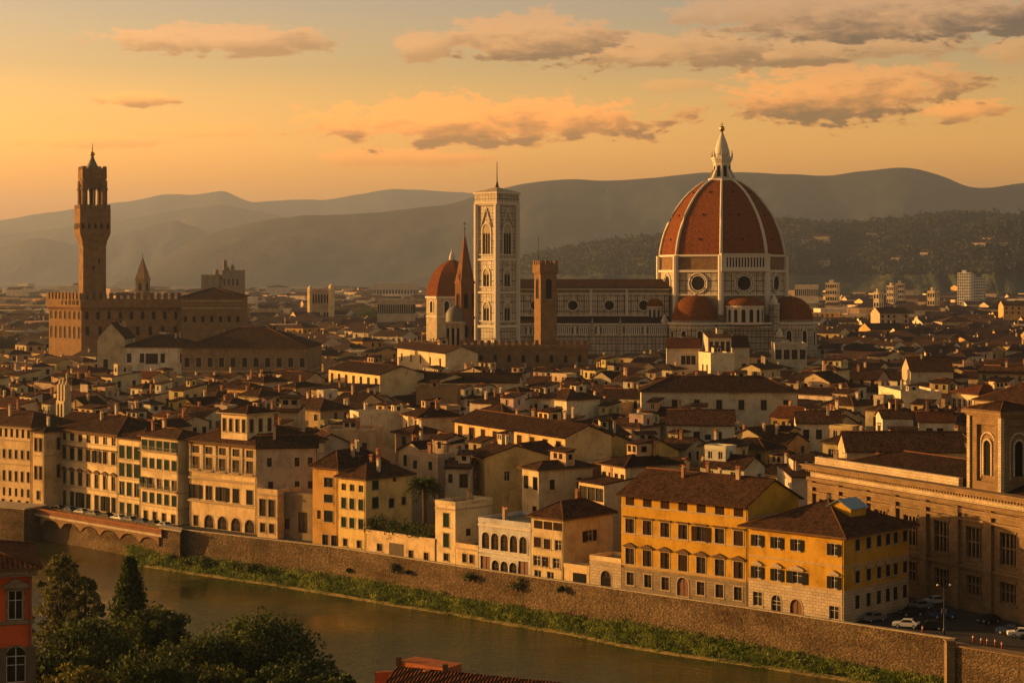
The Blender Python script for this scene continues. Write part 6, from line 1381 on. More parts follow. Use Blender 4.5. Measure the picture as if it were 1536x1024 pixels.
for D, A, yaw, w, d, h in cand:
    push_placed(D)
    if not free(A, yaw, w, d): continue
    rise = .21*min(w, d); x0, x1, y0 = span(A, yaw, w, d, h+rise)
    lim = 0
    for a, b, yb, Dp in PROTECT:
        if D < Dp and x1 > a and x0 < b: lim = max(lim, yb)
    if y0 < lim:
        h2 = HC-(lim-HY)/F*D-rise
        if h2 < 6.5: continue
        h = h2; x0, x1, y0 = span(A, yaw, w, d, h+rise)
    cs = list(cols(x0, x1))
    if not cs: continue
    vis = sum(EDGE[c] > y0+1.2 for c in cs)
    if vis < max(1, len(cs)*.12): continue
    ye = span(A, yaw, w, d, h)[2]; shown = sum(max(0, min(EDGE[c], 1100)-y0) for c in cs if EDGE[c] < 1e8)+sum(20 for c in cs if EDGE[c] > 1e8)
    for c in cs: EDGE[c] = min(EDGE[c], ye)
    if D > 900 or n_ind >= 262 : LEFT.append((A, yaw, w, d, h)); reserve(A, yaw, w, d); continue
    n_ind += 1
    f0 = random.uniform(.72, 1.06); colr, cn = random.choices(WALLC, (20, 14, 12, 14, 10, 7, 8, 8, 7))[0]
    colr = tuple(min(.66, c*f0*random.uniform(.94, 1.05)) for c in colr)
    roof = random.choices(('gable', 'hip', 'gabley', 'shed', 'flat'), (30, 30, 14, 14, 12))[0]; red = random.random() < .12
    rows = {}; near = D < 640
    for k in sees(A, yaw, w, d, h):
        L_ = w if k in 'FB' else d; n = max(1, int(L_/random.uniform(2.6, 4.2))); pos = [(i+.5)/n for i in range(n) if random.random() < (.9 if k == 'F' else .72)]
        st = random.choice(('bare', 'bare', '', 'bare closed', 'bare half', 'bare closed'))
        if near: wh, ww = random.choice((1.8, 2.1, 2.5)), random.choice((1.1, 1.3, 1.6))
        else: wh, ww = random.choice((2.0, 2.4)), random.choice((1.3, 1.6))
        rows[k] = [(h-wh-random.choice((.7, 1.0, 1.4)), wh, ww, pos, st)]
        if D < 720: rows[k].append((h-wh-4.4, wh, ww, pos, st))
    t_ = building('town_house', '', 'house', A, yaw, w, d, h, roof=roof, rise=rise*random.uniform(.85, 1.25) if roof != 'shed' else 1.4, col=colr, rows=rows, group='houses crowding the old town', detail=0,
                  shut=random.choice(('shutter_green', 'shutter_brown', 'shutter_dark', 'shutter_grey')), frame=random.choice(('brown_trim', 'white_frame')), rmat='roof_tile_red' if red else 'roof_tile',
                  chim=random.choice((0, 1, 1, 2, 2)) if D < 700 else random.choice((0, 1)), ant=1 if D < 620 and random.random() < .4 else 0, hut=1 if random.random() < .22 else 0, upper=1 if D < 700 and roof != 'gabley' and random.random() < .45 else 0, over=random.choice((.5, .7, .9)))

    xm = (max(0, x0)+min(1536, x1))/2
    GEN.append((t_, xm, y0, cn, roof, red, w*F/D, shown))
# labels for these: colour + roof + where it stands from the nearest landmark, counted outwards
LM = [('the marble bell tower', 745, 500), ('the great dome', 1083, 500), ('the watch tower', 137, 470), ('the battlemented tower', 817, 510), ('the brown spire', 697, 520), ('the seven-bay yellow palace', 1027, 740), ('the library tower', 1480, 660),
      ('the orange shutter house', 765, 655), ('the roof pavilion', 358, 635), ('the big shaded palace', 370, 530), ('the golden row', 600, 570), ('the long shaded palace', 1080, 600), ('the pedimented palace', 133, 650), ('the sunlit white wall', 1335, 595), ('the far twin-turreted church', 330, 440), ('the white tower block', 1455, 425)]
ROOFN = dict(gable='gabled roof', hip='hipped roof', gabley='end gable', shed='lean-to roof', flat='flat terrace')
grp = {}
for g_ in GEN:
    t_, x, y, cn, roof, red, wpx, sh = g_
    nm_, lx, ly = min(LM, key=lambda l: hypot(x-l[1], (y-l[2])*1.6)); dx, dy = x-lx, (y-ly)*1.6
    side = ('left of' if dx < 0 else 'right of') if abs(dx) > abs(dy) else ('below' if dy > 0 else 'above')
    grp.setdefault((cn, roof, red, side, nm_), []).append((hypot(dx, dy), t_))
ORD = ['nearest', 'second nearest', 'third nearest', 'fourth nearest', 'fifth nearest', 'sixth nearest', 'seventh nearest', 'eighth nearest', 'ninth nearest', 'tenth nearest']
for (cn, roof, red, side, nm_), L_ in grp.items():
    L_.sort(key=lambda q: q[0])
    for i, (_, t_) in enumerate(L_):
        base_ = f"{cn} house with {'reddish ' if red else ''}{ROOFN[roof]} {side} {nm_}"
        t_['label'] = base_ if len(L_) == 1 else f"{base_}, {ORD[min(i, 9)]}"

# ------------------------------------------------------------------ far town, one mass
fv, ff, fm, fc = [], [], [], []
def fq(pts, m, col):
    i = len(fv); fv.extend(pts); ff.append(tuple(range(i, i+len(pts)))); fm.append(m); fc.append(col)
def far_house(A, yaw, w, d, h, rise, flat, win, col, rc):
    c, s = cos(yaw), sin(yaw); P = lambda a, b, z: (A[0]+c*a-s*b, A[1]+s*a+c*b, z)
    fq([P(0, 0, 0), P(w, 0, 0), P(w, 0, h), P(0, 0, h)], 0, col); fq([P(w, 0, 0), P(w, d, 0), P(w, d, h), P(w, 0, h)], 0, col); fq([P(0, d, 0), P(0, 0, 0), P(0, 0, h), P(0, d, h)], 0, col); fq([P(w, d, 0), P(0, d, 0), P(0, d, h), P(w, d, h)], 0, col)
    o = .7
    if flat: fq([P(0, 0, h), P(w, 0, h), P(w, d, h), P(0, d, h)], 0, col)
    elif rise < 0:      # hip
        r = -rise; k = min(w, d)/2; a0, a1 = (k, d/2), (w-k, d/2)
        if w < d: a0, a1 = (w/2, k), (w/2, d-k)
        E = [P(-o, -o, h), P(w+o, -o, h), P(w+o, d+o, h), P(-o, d+o, h)]; R0, R1 = P(*a0, h+r), P(*a1, h+r)
        if w >= d: fs = [[E[0], E[1], R1, R0], [E[1], E[2], R1], [E[2], E[3], R0, R1], [E[3], E[0], R0]]
        else: fs = [[E[0], E[1], R0], [E[1], E[2], R1, R0], [E[2], E[3], R1], [E[3], E[0], R0, R1]]
        for f in fs: fq(f, 1, rc)
        fq(E[::-1], 1, rc)
    else:
        fq([P(-.3, -o, h), P(w+.3, -o, h), P(w+.3, d/2, h+rise), P(-.3, d/2, h+rise)], 1, rc); fq([P(-.3, d/2, h+rise), P(w+.3, d/2, h+rise), P(w+.3, d+o, h), P(-.3, d+o, h)], 1, rc)
        fq([P(w, 0, h), P(w, d, h), P(w, d/2, h+rise)], 0, col); fq([P(0, d, h), P(0, 0, h), P(0, d/2, h+rise)], 0, col)
    if win:
        for L_, fr in ((w, lambda a, z: P(a, -.06, z)), (d, lambda a, z: P(w+.06, a, z))):
            n = max(1, int(L_/4.2))
            for k in range(n):
                if random.random() < .25: continue
                x = L_*(k+.5)/n
                for zz in ((h-3.2,) if h < 14 else (h-3.2, h-6.8)): fq([fr(x-.75, zz), fr(x+.75, zz), fr(x+.75, zz+2.1), fr(x-.75, zz+2.1)], 2, (0, 0, 0))
        if random.random() < .6:
            x, y = random.uniform(.2, .8)*w, random.uniform(.3, .7)*d; zc_ = h+abs(rise)+.9
            q = [P(x, y, h), P(x+.9, y, h), P(x+.9, y+.9, h), P(x, y+.9, h)]; q2 = [(a, b, zc_) for a, b, _ in q]
            for i in range(4): fq([q[i], q[(i+1) % 4], q2[(i+1) % 4], q2[i]], 0, (.4, .3, .2))
            fq(q2, 0, (.3, .15, .08))
def rcol(): k = random.uniform(.7, 1.3); return (.048*k, .024*k, .014*k)
for A, yaw, w, d, h in LEFT: far_house(A, yaw, w, d, h, random.choice((1, 1, -1))*.2*min(w, d), random.random() < .12, True, random.choice(WALLC)[0], rcol())
v_ = 690.0
while v_ < 5200:
    k_ = 1+(v_-690)/800; dep = random.uniform(11, 16)*min(k_, 6); hw_ = .30*v_+60; x = -hw_
    while x < hw_:
        w = random.uniform(9, 22)*min(k_, 4)**.45; A = (x, v_+random.uniform(-3, 3)*k_); x += w+random.choice((.5, .5, 6))*k_**.5
        if A[1] < 900 and False: continue
        yaw = R(random.gauss(-12, 14)); h = random.gauss(14.5, 1.5)*(1.0 if v_ < 1600 else random.choice((.7, .8, 1, 1, 1.2)))
        if random.random() < (.012 if v_ > 1300 else 0): h *= random.uniform(1.5, 2.2)
        if random.random() > (1.0 if v_ < 2200 else .8): continue
        if not free(A, yaw, w, min(dep, 30)): continue
        x0, x1, y0 = span(A, yaw, w, min(dep, 30), h+3); lim = 0
        for a, b, yb, Dp in PROTECT:
            if A[1] < Dp and x1 > a and x0 < b: lim = max(lim, yb)
        if y0 < lim:
            h = HC-(lim-HY)/F*A[1]-3
            if h < 6: continue
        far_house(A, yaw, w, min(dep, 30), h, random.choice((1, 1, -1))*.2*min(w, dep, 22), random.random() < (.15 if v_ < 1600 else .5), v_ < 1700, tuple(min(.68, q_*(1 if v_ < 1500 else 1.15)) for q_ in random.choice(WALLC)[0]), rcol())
    v_ += dep+random.choice((.5, 5))*k_**.6
me = bpy.data.meshes.new('far_town'); me.from_pydata(fv, [], ff); me.materials.append(M['plaster_far']); 
m, t, b = mat('roof_far', .9, .15); n_ = t.noise(objc(t), .12, 5, .7)
t.l.new(t.mix(1, t.node('ShaderNodeAttribute', attribute_name='Col').outputs['Color'], t.ramp(n_, [(.3, (.55, .55, .55)), (.7, (1.3, 1.25, 1.2))]), 'MULTIPLY'), b.inputs['Base Color'])
me.materials.append(M['roof_far']); me.materials.append(M['dark_void']); me.polygons.foreach_set('material_index', fm)
at_ = me.attributes.new('Col', 'FLOAT_COLOR', 'FACE'); at_.data.foreach_set('color', np.array([(*c, 1) for c in fc], dtype=np.float32).ravel())
me.uv_layers.new(name='UVMap'); me.update()
# facade uv in metres from position: along x+y and z
co = np.empty(len(me.vertices)*3, np.float32); me.vertices.foreach_get('co', co); co = co.reshape(-1, 3); vi = np.empty(len(me.loops), np.int32); me.loops.foreach_get('vertex_index', vi)
p_ = co[vi]; me.uv_layers[0].data.foreach_set('uv', np.stack([p_[:, 0]-p_[:, 1]*.7, p_[:, 2]+p_[:, 1]*.01], 1).astype(np.float32).ravel())
o = link('far_town', me); tag(o, 'mass of distant town houses and roofs spreading to the hills', 'town', kind='stuff')

# far trees between the houses on the plain
P = []; S_ = []
for _ in range(520):
    D = random.uniform(1000, 5200)**1.0; x = random.uniform(-.29, .29)*D; r = random.uniform(4, 9)*(1+D/5000); tone = random.uniform(.1, .6); hh = random.uniform(6, 13)
    for _ in range(14): g_ = rng.normal(size=3); P.append((x+g_[0]*r*.7, D+g_[1]*r*.4, hh*.6+abs(g_[2])*hh*.35)); S_.append(tone+random.uniform(-.1, .1))
tag(leaf_cloud('far_treetops', P, 4.5, np.array(S_), 'leaf_dark'), 'scattered dark treetops between the far houses', 'trees', kind='stuff')

# larger far buildings one can tell apart
def block(name, label, cat, px0, px1, yt, D, d, col, nf, nw, yaw=-20, roofbox=1, z0=0):
    a = at(px0, yt, D); H = a.z-z0; w = (px1-px0)/F*D/cos(R(yaw))*.8; t = thing(name, label, cat, (a.x, D, z0), R(yaw), 'large buildings on the far plain')
    mb = MB(); mb.box(0, 0, 0, w, d, H); mb.build('wall', [M['plaster']], t, col)
    g_ = MB()
    for k in range(nf):
        fh_ = max(2.8, H/(nf+.5)); wh_ = min(.5*fh_, 8); z = H-(k+.8)*fh_
        if z < 0: break
        for j in range(nw): x = w*(j+.5)/nw; g_.poly([(x-w/nw*.3, -.08, z), (x+w/nw*.3, -.08, z), (x+w/nw*.3, -.08, z+wh_), (x-w/nw*.3, -.08, z+wh_)])
        for j in range(max(2, nw//2)): y = d*(j+.5)/max(2, nw//2); g_.poly([(w+.08, y-1, z), (w+.08, y+1, z), (w+.08, y+1, z+wh_), (w+.08, y-1, z+wh_)])
    tag(g_.build('window_grid', [M['dark_void']], t), kind='stuff')
    if roofbox: r_ = MB(); r_.box(w*.3, d*.2, H, w*.6, d*.7, H+3.5); r_.build('roof_hut', [M['plaster']], t, col)
    return t
block('apartment_block', 'tall white tower block near the right edge of the far plain', 'apartment block', 1436, 1458, 409, 2600, 20, (.66, .62, .55), 14, 6, -25)
block('apartment_block', 'lower white slab joined right of the tall white tower block', 'apartment block', 1458, 1484, 416, 2620, 16, (.62, .58, .52), 12, 8, 5, 0)
block('apartment_block', 'sunlit tan block right of the great dome, far off', 'apartment block', 1238, 1258, 424, 2400, 22, (.60, .48, .30), 5, 5)
block('apartment_block', 'long low sunlit block just right of the great dome', 'apartment block', 1192, 1234, 427, 2300, 20, (.64, .54, .36), 2, 12, -12, 0)
block('apartment_block', 'slim dark tower block between the far sunlit blocks', 'apartment block', 1343, 1357, 425, 2400, 18, (.45, .36, .27), 6, 4)
block('apartment_block', 'sunlit cream block left of the slim dark tower block', 'apartment block', 1330, 1341, 428, 2350, 18, (.62, .5, .32), 5, 3, -30)
block('apartment_block', 'stepped sunlit block in the far town right of the slim tower', 'apartment block', 1391, 1403, 436, 2000, 18, (.60, .48, .3), 4, 3, -30)
block('apartment_block', 'small sunlit tower left of the slim dark tower, nearer', 'apartment block', 1310, 1319, 438, 1900, 12, (.62, .52, .35), 4, 2, -35)
tc_ = block('church', 'broad brown church with two sunlit end towers left of the chapel dome', 'church', 468, 500, 433, 1750, 24, (.42, .30, .18), 2, 6, -8, 0)
hc_ = at(468, 433, 1750).z; wc_ = 32/F*1750/cos(R(8))*.8
for x_, up_ in ((-4.0, 1.0), (wc_, 2.5)):
    mb = MB(); mb.prism([(x_, -2), (x_+2.6, -3.6), (x_+5, 1), (x_+2.4, 3)], 0, hc_+up_); mb.prism([(x_, -2), (x_+2.6, -3.6), (x_+5, 1), (x_+2.4, 3)], hc_+up_, hc_+up_+2.4, p2=[(x_+2.4, -.4), (x_+2.6, -.5), (x_+2.7, -.3), (x_+2.5, -.2)]); mb.build('end_tower', [M['plaster']], tc_, (.62, .48, .28))
block('apartment_block', 'long pale colonnaded hall left of the chapel dome', 'hall', 566, 632, 449, 1500, 20, (.42, .35, .26), 2, 16, -4, 0)
block('apartment_block', 'low long pale shed on the far plain left of the chapel dome', 'hall', 560, 640, 424.5, 3600, 30, (.5, .42, .32), 1, 14, -3, 0)

# ------------------------------------------------------------------ hills: real slopes at their distances
from mathutils import noise as mnoise
def hill(name, prof_px, D, back, front_, m_, seed, rough=6, base_y=None):
    r_ = np.random.default_rng(seed); xs = [p[0] for p in prof_px]; ys = [p[1] for p in prof_px]
    nx = 220; X = np.linspace(xs[0], xs[-1], nx); Y = np.interp(X, xs, ys)
    ker = np.ones(5)/5; Y = np.convolve(np.pad(Y, 2, mode='edge'), ker, 'valid')
    for f_, a_ in ((9, 1.4), (23, .9), (57, .5), (101, .3)): Y += np.sin(np.linspace(0, f_*2*pi/3, nx)+r_.uniform(0, 6))*a_*rough/6
    ts = np.concatenate([np.linspace(-1, 0, 22), np.linspace(.12, 1, 7)]); V = []
    for t_ in ts:
        d_ = D+(t_*front_ if t_ < 0 else t_*back); f_ = (1-abs(t_))**(.85) if t_ < 0 else (1-t_**1.6)
        for i in range(nx):
            H = HC+(HY-Y[i])/F*D; x = (X[i]-768)/F*(D+(t_*front_*.75 if t_ < 0 else t_*back))
            RID, RID_A = (.13, .8) if m_ == 'hill_far' else (.26, .9)
            rid = (mnoise.fractal(Vector((i*.045+seed*7, t_*2.2, seed*3.1)), RID_A, 2.1, 6)*RID-abs(mnoise.noise(Vector((i*.07+seed, t_*.7, seed))))*RID*.7)*(1-f_)*f_*3.2
            V.append((x, d_, max(-2, H*(f_+rid)-1.0)))
    Fc = [(a*nx+i, a*nx+i+1, (a+1)*nx+i+1, (a+1)*nx+i) for a in range(len(ts)-1) for i in range(nx-1)]
    me = bpy.data.meshes.new(name); me.from_pydata(V, [], Fc); me.polygons.foreach_set('use_smooth', [True]*len(Fc)); me.materials.append(M[m_]); me.update()
    return tag(link(name, me), kind='structure'), V, nx
hill('near_hill', [(700, 409), (760, 395), (800, 380), (850, 371), (930, 360), (990, 350), (1080, 338), (1160, 330), (1200, 330), (1282, 336), (1307, 332), (1380, 320), (1430, 319), (1478, 317), (1536, 322), (1700, 330)], 5600, 1700, 1600, 'hill_near', 3, 5)
hill('nearest_hill', [(1290, 409), (1340, 396), (1390, 377), (1430, 356), (1470, 342), (1510, 335), (1560, 330), (1750, 320)], 4600, 800, 900, 'hill_near', 8, 5)
hill('big_ridge', [(205, 409), (230, 397), (250, 384), (275, 367), (300, 354), (350, 340), (400, 330), (450, 322), (500, 321), (560, 319), (620, 313), (680, 306), (715, 293), (760, 281), (800, 274), (850, 268), (900, 270), (960, 268), (1010, 263), (1060, 258), (1120, 258), (1180, 262), (1240, 265), (1290, 257), (1350, 250), (1390, 256), (1420, 266), (1452, 281), (1480, 281), (1536, 273), (1750, 262)], 10800, 2000, 2300, 'hill_far', 5, 3)
hill('far_ridge', [(-200, 345), (0, 331), (60, 319), (110, 313), (200, 301), (250, 291), (290, 294), (335, 285), (375, 303), (440, 299), (490, 299), (540, 291), (590, 284), (650, 286), (705, 290), (900, 300)], 20000, 3000, 3000, 'hill_far', 6, 3)
hill('middle_ridge', [(-200, 350), (0, 352), (100, 341), (180, 331), (270, 313), (330, 307), (400, 319), (480, 341), (560, 372), (640, 400)], 16500, 2000, 2000, 'hill_far', 7, 3)
hill('low_ridge', [(-200, 380), (0, 373), (45, 357), (60, 356), (110, 366), (180, 352), (230, 338), (265, 330), (300, 341), (340, 370), (420, 405)], 13800, 1500, 1500, 'hill_far', 9, 3)
# woods and villas on the near hills
deps = bpy.context.evaluated_depsgraph_get(); bpy.context.view_layer.update()
def drop(px, py):
    d_ = Vector(((px-768)/F, 1, -(py-HY)/F)).normalized(); best = None
    for nm_ in ('near_hill', 'nearest_hill'):
        ok_, loc, nr, idx = bpy.data.objects[nm_].ray_cast(Vector((0, 0, HC)), d_)
        if ok_ and (best is None or loc.y < best.y): best = loc.copy()
    return best
P = []; S_ = []
for _ in range(9000):
    px = random.uniform(770, 1545); py = random.uniform(318, 412); l = drop(px, py)
    if l is None or random.random() < .25+.3*sin(px*.05+py*.2): continue
    r = random.uniform(8, 20); tone = random.uniform(.05, .55)
    for _ in range(9): g_ = rng.normal(size=3); P.append((l.x+g_[0]*r*.6, l.y+g_[1]*r*.6, l.z+abs(g_[2])*r*.35)); S_.append(tone+random.uniform(-.1, .1))
tag(leaf_cloud('hillside_woods', P, 7.0, np.array(S_), 'leaf_woods'), 'dark woods covering the green hillside at right', 'woods', kind='stuff')
vl = [(1204, 366, 'leftmost villa on the hillside just right of the great dome'), (1222, 362, 'pale villa right of the leftmost hillside villa'), (1300, 356, 'lone villa on the hill spur right of the great dome'), (1460, 372, 'bright villa on the dark right hill, left of a pair'), (1474, 364, 'highest villa on the dark right hill'), (1494, 371, 'bright villa on the dark right hill, right of the highest'),
      (1228, 398, 'long low villa at the foot of the hill by the dome'), (1270, 393, 'pale villa low on the slope, middle'), (1337, 394, 'villa low on the slope above the slim dark tower'), (1503, 402, 'tan villa at the foot of the dark right hill'), (1380, 386, 'tiny villa halfway up the slope above the stepped block')]
for i, (px, py, lb) in enumerate(vl):
    l = drop(px, py)
    if l is None: continue
    s_ = random.uniform(24, 38); t_ = thing('villa', lb, 'villa', (l.x, l.y, l.z-6), R(random.uniform(-50, -20)), 'villas on the hillside')
    mb = MB(); wl2 = MB(); wl2.box(0, 0, 0, s_, 18, 19); roof_geo(mb, wl2, 'gable', s_, 18, 19, 5, 1.5); wl2.build('wall', [M['plaster']], t_, (.42, .34, .24)); mb.build('roof', [M['roof_tile'], M['ridge_tile'], M['brown_trim'], M['paving']], t_)
    w1 = MB()
    for k in range(5): w1.poly([(s_*(k+.5)/5-1, -.1, 10), (s_*(k+.5)/5+1, -.1, 10), (s_*(k+.5)/5+1, -.1, 14), (s_*(k+.5)/5-1, -.1, 14)])
    tag(w1.build('window_row', [M['dark_void']], t_), kind='stuff')

# ------------------------------------------------------------------ near bank: slope, trees, red house, tiled roofs
def nb_z(x, y):
    s = (x+60)*.66+(y-262)*.75      # distance north-east of the near shore line (negative = landward, towards the viewer)
    return max(WZ-2, min(36, WZ+.4-s*.12)) if s < 4 else WZ-2
nx_, ny_ = 70, 50; V = []; 
for j in range(ny_):
    for i in range(nx_):
        x = -190+i*4.6; y = 40+j*5.2; V.append((x, y, nb_z(x, y)+.25*sin(x*.4)*cos(y*.33)))
me = bpy.data.meshes.new('near_bank'); me.from_pydata(V, [], [(j*nx_+i, j*nx_+i+1, (j+1)*nx_+i+1, (j+1)*nx_+i) for j in range(ny_-1) for i in range(nx_-1)]); me.materials.append(M['bank_soil']); me.polygons.foreach_set('use_smooth', [True]*len(me.polygons)); me.update()
tag(link('near_bank', me), kind='structure')

def tree(name, label, px, ptop, D, shape, r, m_, n, leaf, group=None, clump=60, base=None):
    c = at(px, ptop, D); zb_ = nb_z(c.x, c.y)-.3 if base is None else base; H = c.z-zb_
    t = thing(name, label, 'tree', (c.x, c.y, zb_), 0, group); mb = MB(); P = []; S_ = []
    mb.tube([(0, 0, 0), (.25, .1, H*.35), (-.1, .2, H*.7), (0, 0, H*.92)], [H*.022, H*.017, H*.01, .05], 8)
    nc = n//clump
    for k in range(nc):
        f = (k+.5)/nc; a = k*2.399+random.uniform(-.4, .4)
        if shape == 'cone': z = H*(.06+.94*f**.85); rad = r*(1-f**1.25)*(.75+.25*random.random())+.25; q = (cos(a)*rad*.72, sin(a)*rad*.72, z); cr = .38*rad+.55
        elif shape == 'column': z = H*(.12+.86*f); rad = r*(sin(pi*min(1, .12+.86*f))**.6)*random.uniform(.35, .95); q = (cos(a)*rad, sin(a)*rad, z); cr = r*.25*random.uniform(.6, 1.2)*(1-.4*f)
        else:
            g_ = rng.normal(size=3); g_ /= np.linalg.norm(g_); rad = random.uniform(.55, .92); q = (g_[0]*r*rad, g_[1]*r*rad, H-r*.92*r_flat(shape)+g_[2]*r*rad*r_flat(shape)); cr = r*random.uniform(.16, .27)
            if q[2] < H*.15: continue
        tone = random.uniform(.15, .85)
        if k % 3 == 0: mb.tube([(0, 0, max(.5, q[2]*.6)), (q[0]*.5, q[1]*.5, q[2]*.85), q], [H*.006+.03, .05, .02], 5)
        for _ in range(clump):
            g_ = rng.normal(size=3); g_ /= np.linalg.norm(g_); g_ = g_*cr*random.random()**.45; g_[2] *= .8
            P.append((q[0]+g_[0], q[1]+g_[1], q[2]+g_[2])); S_.append(tone+random.uniform(-.22, .22))
    mb.build('trunk', [M['bark']], t); leaf_cloud('crown', P, leaf, np.array(S_), m_, t); return t
def r_flat(s): return .72 if s == 'round' else .9
NB = 'trees on the near river bank'
tree('tree', 'tall loose olive-green tree at left, lit by the low sun', 92, 829, 252, 'column', 4.6, 'leaf_olive', 9000, .36, NB)
tree('tree', 'second loose olive tree standing lower right of the tall one', 128, 862, 250, 'column', 3.6, 'leaf_olive', 5000, .36, NB)
tree('cypress_tree', 'tall dark conical conifer in the left foreground', 194, 838, 236, 'cone', 5.2, 'leaf_dark', 15000, .34, NB)
tree('tree', 'dark tree leaning against the right of the conifer', 236, 912, 232, 'round', 4.5, 'leaf_dark', 7000, .34, NB)
tree('tree', 'dark tree left of the conifer behind the red house', 128, 930, 205, 'round', 6.0, 'leaf_dark', 9000, .33, NB)
tree('tree', 'biggest round dark tree right of the conifer', 385, 924, 222, 'round', 8.2, 'leaf_dark', 16000, .34, NB)
tree('tree', 'dark round tree between the conifer and the biggest one', 300, 952, 218, 'round', 6.2, 'leaf_dark', 9000, .34, NB)
tree('tree', 'low dark tree at the right end of the foreground thicket', 462, 985, 214, 'round', 5.0, 'leaf_dark', 7000, .34, NB)
tree('tree', 'dark tree cut by the bottom edge, left middle', 210, 985, 180, 'round', 5.4, 'leaf_dark', 9000, .3, NB)
tree('tree', 'olive bush-like tree at the bottom edge beside the red house', 118, 1002, 165, 'round', 3.4, 'leaf_olive', 5000, .28, NB)
tree('tree', 'olive-tinged tree at the bottom edge under the biggest tree', 320, 1000, 178, 'round', 4.2, 'leaf_mid', 6000, .3, NB)
tree('tree', 'dark tree at the bottom edge under the low right tree', 420, 1004, 176, 'round', 4.4, 'leaf_dark', 6000, .3, NB)
tree('tree', 'dark shrub-like tree at the very left bottom under the red house corner', 62, 985, 170, 'round', 4.2, 'leaf_dark', 6000, .3, NB)
tree('tree', 'last low dark tree where the thicket meets the water', 498, 1008, 205, 'round', 3.4, 'leaf_dark', 4000, .32, NB)

# red house at the left edge
DR = 150.0; zR = lambda y: zat(y, DR); xr = (48-768)/F*DR; wr = 9.0
rows_f = [(zR(928), zR(884)-zR(928), 1.15, [1-(1.28/wr), 1-(4.6/wr)], 'ped half'), (zR(1022), zR(968)-zR(1022), 1.5, [1-(1.25/wr), 1-(4.6/wr)], 'arch half')]
building('red_house', 'brick-red house with stone window frames at the left edge of the foreground', 'house', (xr-wr*cos(R(17)), DR-wr*sin(R(17))), R(17), wr, 12, zR(853), z0=6, rows={'F': rows_f}, roof='hip', rise=1.3, col=(.52, .10, .034), rmat='roof_tile_red', trim='grey_stone', hood='grey_stone', shut='shutter_grey', frame='white_frame', courses=[(zR(935), .1, .3), (zR(1032), .1, .25)], cornice=1, chim=1, over=.75, res=False)

# tiled roofs at the bottom centre, tiles as real courses
def tiled_slope(name, P00, P10, P11, P01, parent, m_='roof_tile_red', step=.36):
    """rounded tile columns running down a sloping quad"""
    P00, P10, P11, P01 = map(Vector, (P00, P10, P11, P01)); mb = MB(); n = int((P10-P00).length/step); 
    mb.slab([P00, P10, P11, P01], .2)
    for k in range(n+1):
        a, b = P00.lerp(P10, k/n)+Vector((0, 0, .04)), P01.lerp(P11, k/n)+Vector((0, 0, .04)); mb.tube([a, b], .11, 6)
    return mb.build(name, [M[m_]], parent)
def near_roof(label, p0, p1, Hh, depth, rise, D, colr):
    a, b = at(p0[0], p0[1], D), at(p1[0], p1[1], D*.97); return a, b
t = thing('tiled_house', 'nearest house roof, rows of brown tiles under a red terrace wall', 'house', at(700, 1040, 176).to_2d().to_3d(), 0)
ox, oy = t.location.x, t.location.y
Lp = lambda px, py, D: (at(px, py, D).x-ox, at(px, py, D).y-oy, at(px, py, D).z)
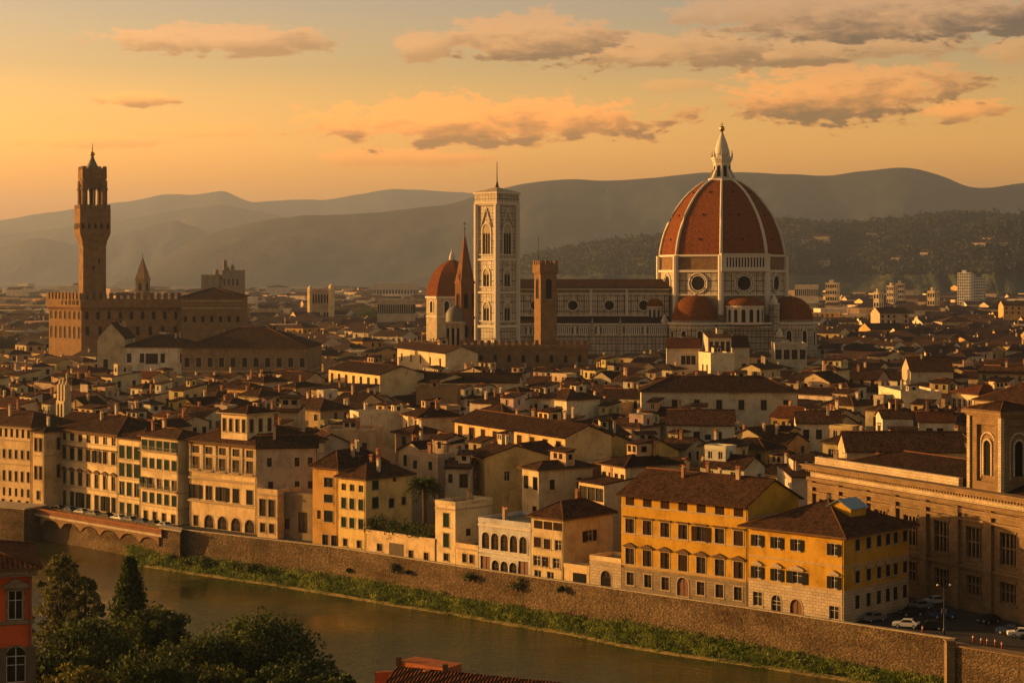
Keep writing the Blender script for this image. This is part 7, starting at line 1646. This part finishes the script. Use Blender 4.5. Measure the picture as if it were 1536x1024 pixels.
# ridge runs right and slightly toward the viewer; the slope falls towards the viewer
r0, r1 = Lp(596, 1000, 182), Lp(866, 1027, 170); e0, e1 = Lp(560, 1052, 168), Lp(836, 1084, 156)
tiled_slope('roof', e0, e1, r1, r0, t)
b0, b1 = (r0[0]+1.3, r0[1]+2.4, r0[2]-1.0), (r1[0]+1.3, r1[1]+2.4, r1[2]-1.0); tiled_slope('rear_roof', b1, b0, r0, r1, t)
wb = MB(); zb0 = 0.0
for p, q in ((e0, e1), (e1, b1), (b1, b0), (b0, e0)): wb.poly([(p[0], p[1], zb0), (q[0], q[1], zb0), (q[0], q[1], q[2]-.2), (p[0], p[1], p[2]-.2)])
wb.poly([(e0[0], e0[1], e0[2]-.2), (b0[0], b0[1], b0[2]-.2), (r0[0], r0[1], r0[2]-.2)][::-1]); wb.poly([(e1[0], e1[1], e1[2]-.2), (b1[0], b1[1], b1[2]-.2), (r1[0], r1[1], r1[2]-.2)]); wb.build('wall', [M['plaster']], t, (.4, .14, .06))
# terrace wall box on its upper left end
q0, q1 = Lp(598, 989, 183.5), Lp(668, 1003, 180); mb = MB(); zt0 = q0[2]+.2
pl = [(q0[0], q0[1]), (q1[0], q1[1]), (q1[0]+1.5, q1[1]+2.4), (q0[0]+1.5, q0[1]+2.4)]; mb.prism(pl, r0[2]-1.6, q1[2]+.05, 0)
tw_ = mb.build('terrace_wall', [M['terracotta']], t)
for i, p in enumerate((q0, q1)): c = MB(); c.box(p[0]-.25, p[1]-.25, r0[2]-1.6, p[0]+.25, p[1]+.25, q1[2]+.5); c.build('end_post', [M['brown_trim']], tw_)
lf = [Lp(562, 1008, 182), Lp(596, 995, 182.6)]; c = MB(); c.prism([(lf[0][0], lf[0][1]), (lf[1][0], lf[1][1]), (lf[1][0]+.3, lf[1][1]+.6), (lf[0][0]+.3, lf[0][1]+.6)], r0[2]-3, lf[0][2]); c.build('side_wall', [M['red_brick_cap']], t)
c = MB(); c.tube([Lp(640, 1004, 179), Lp(640, 1034, 179)], .35, 8); c.build('chimney_pipe', [M['terracotta']], t)

# ------------------------------------------------------------------ haze
mb = MB(); mb.box(-15000, -250, WZ-4, 15000, 24500, 1060)
hz = mb.build('haze', []); tag(hz, kind='stuff')
hm = bpy.data.materials.new('haze'); hm.use_nodes = True; ht = NT(hm.node_tree); ht.n.clear()
ho = ht.node('ShaderNodeOutputMaterial'); pvn = ht.node('ShaderNodeVolumePrincipled'); ht.l.new(pvn.outputs[0], ho.inputs['Volume'])
pvn.inputs['Color'].default_value = (.50, .63, .97, 1); pvn.inputs['Density'].default_value = 4.9e-5; pvn.inputs['Anisotropy'].default_value = .42
hz.data.materials.append(hm)
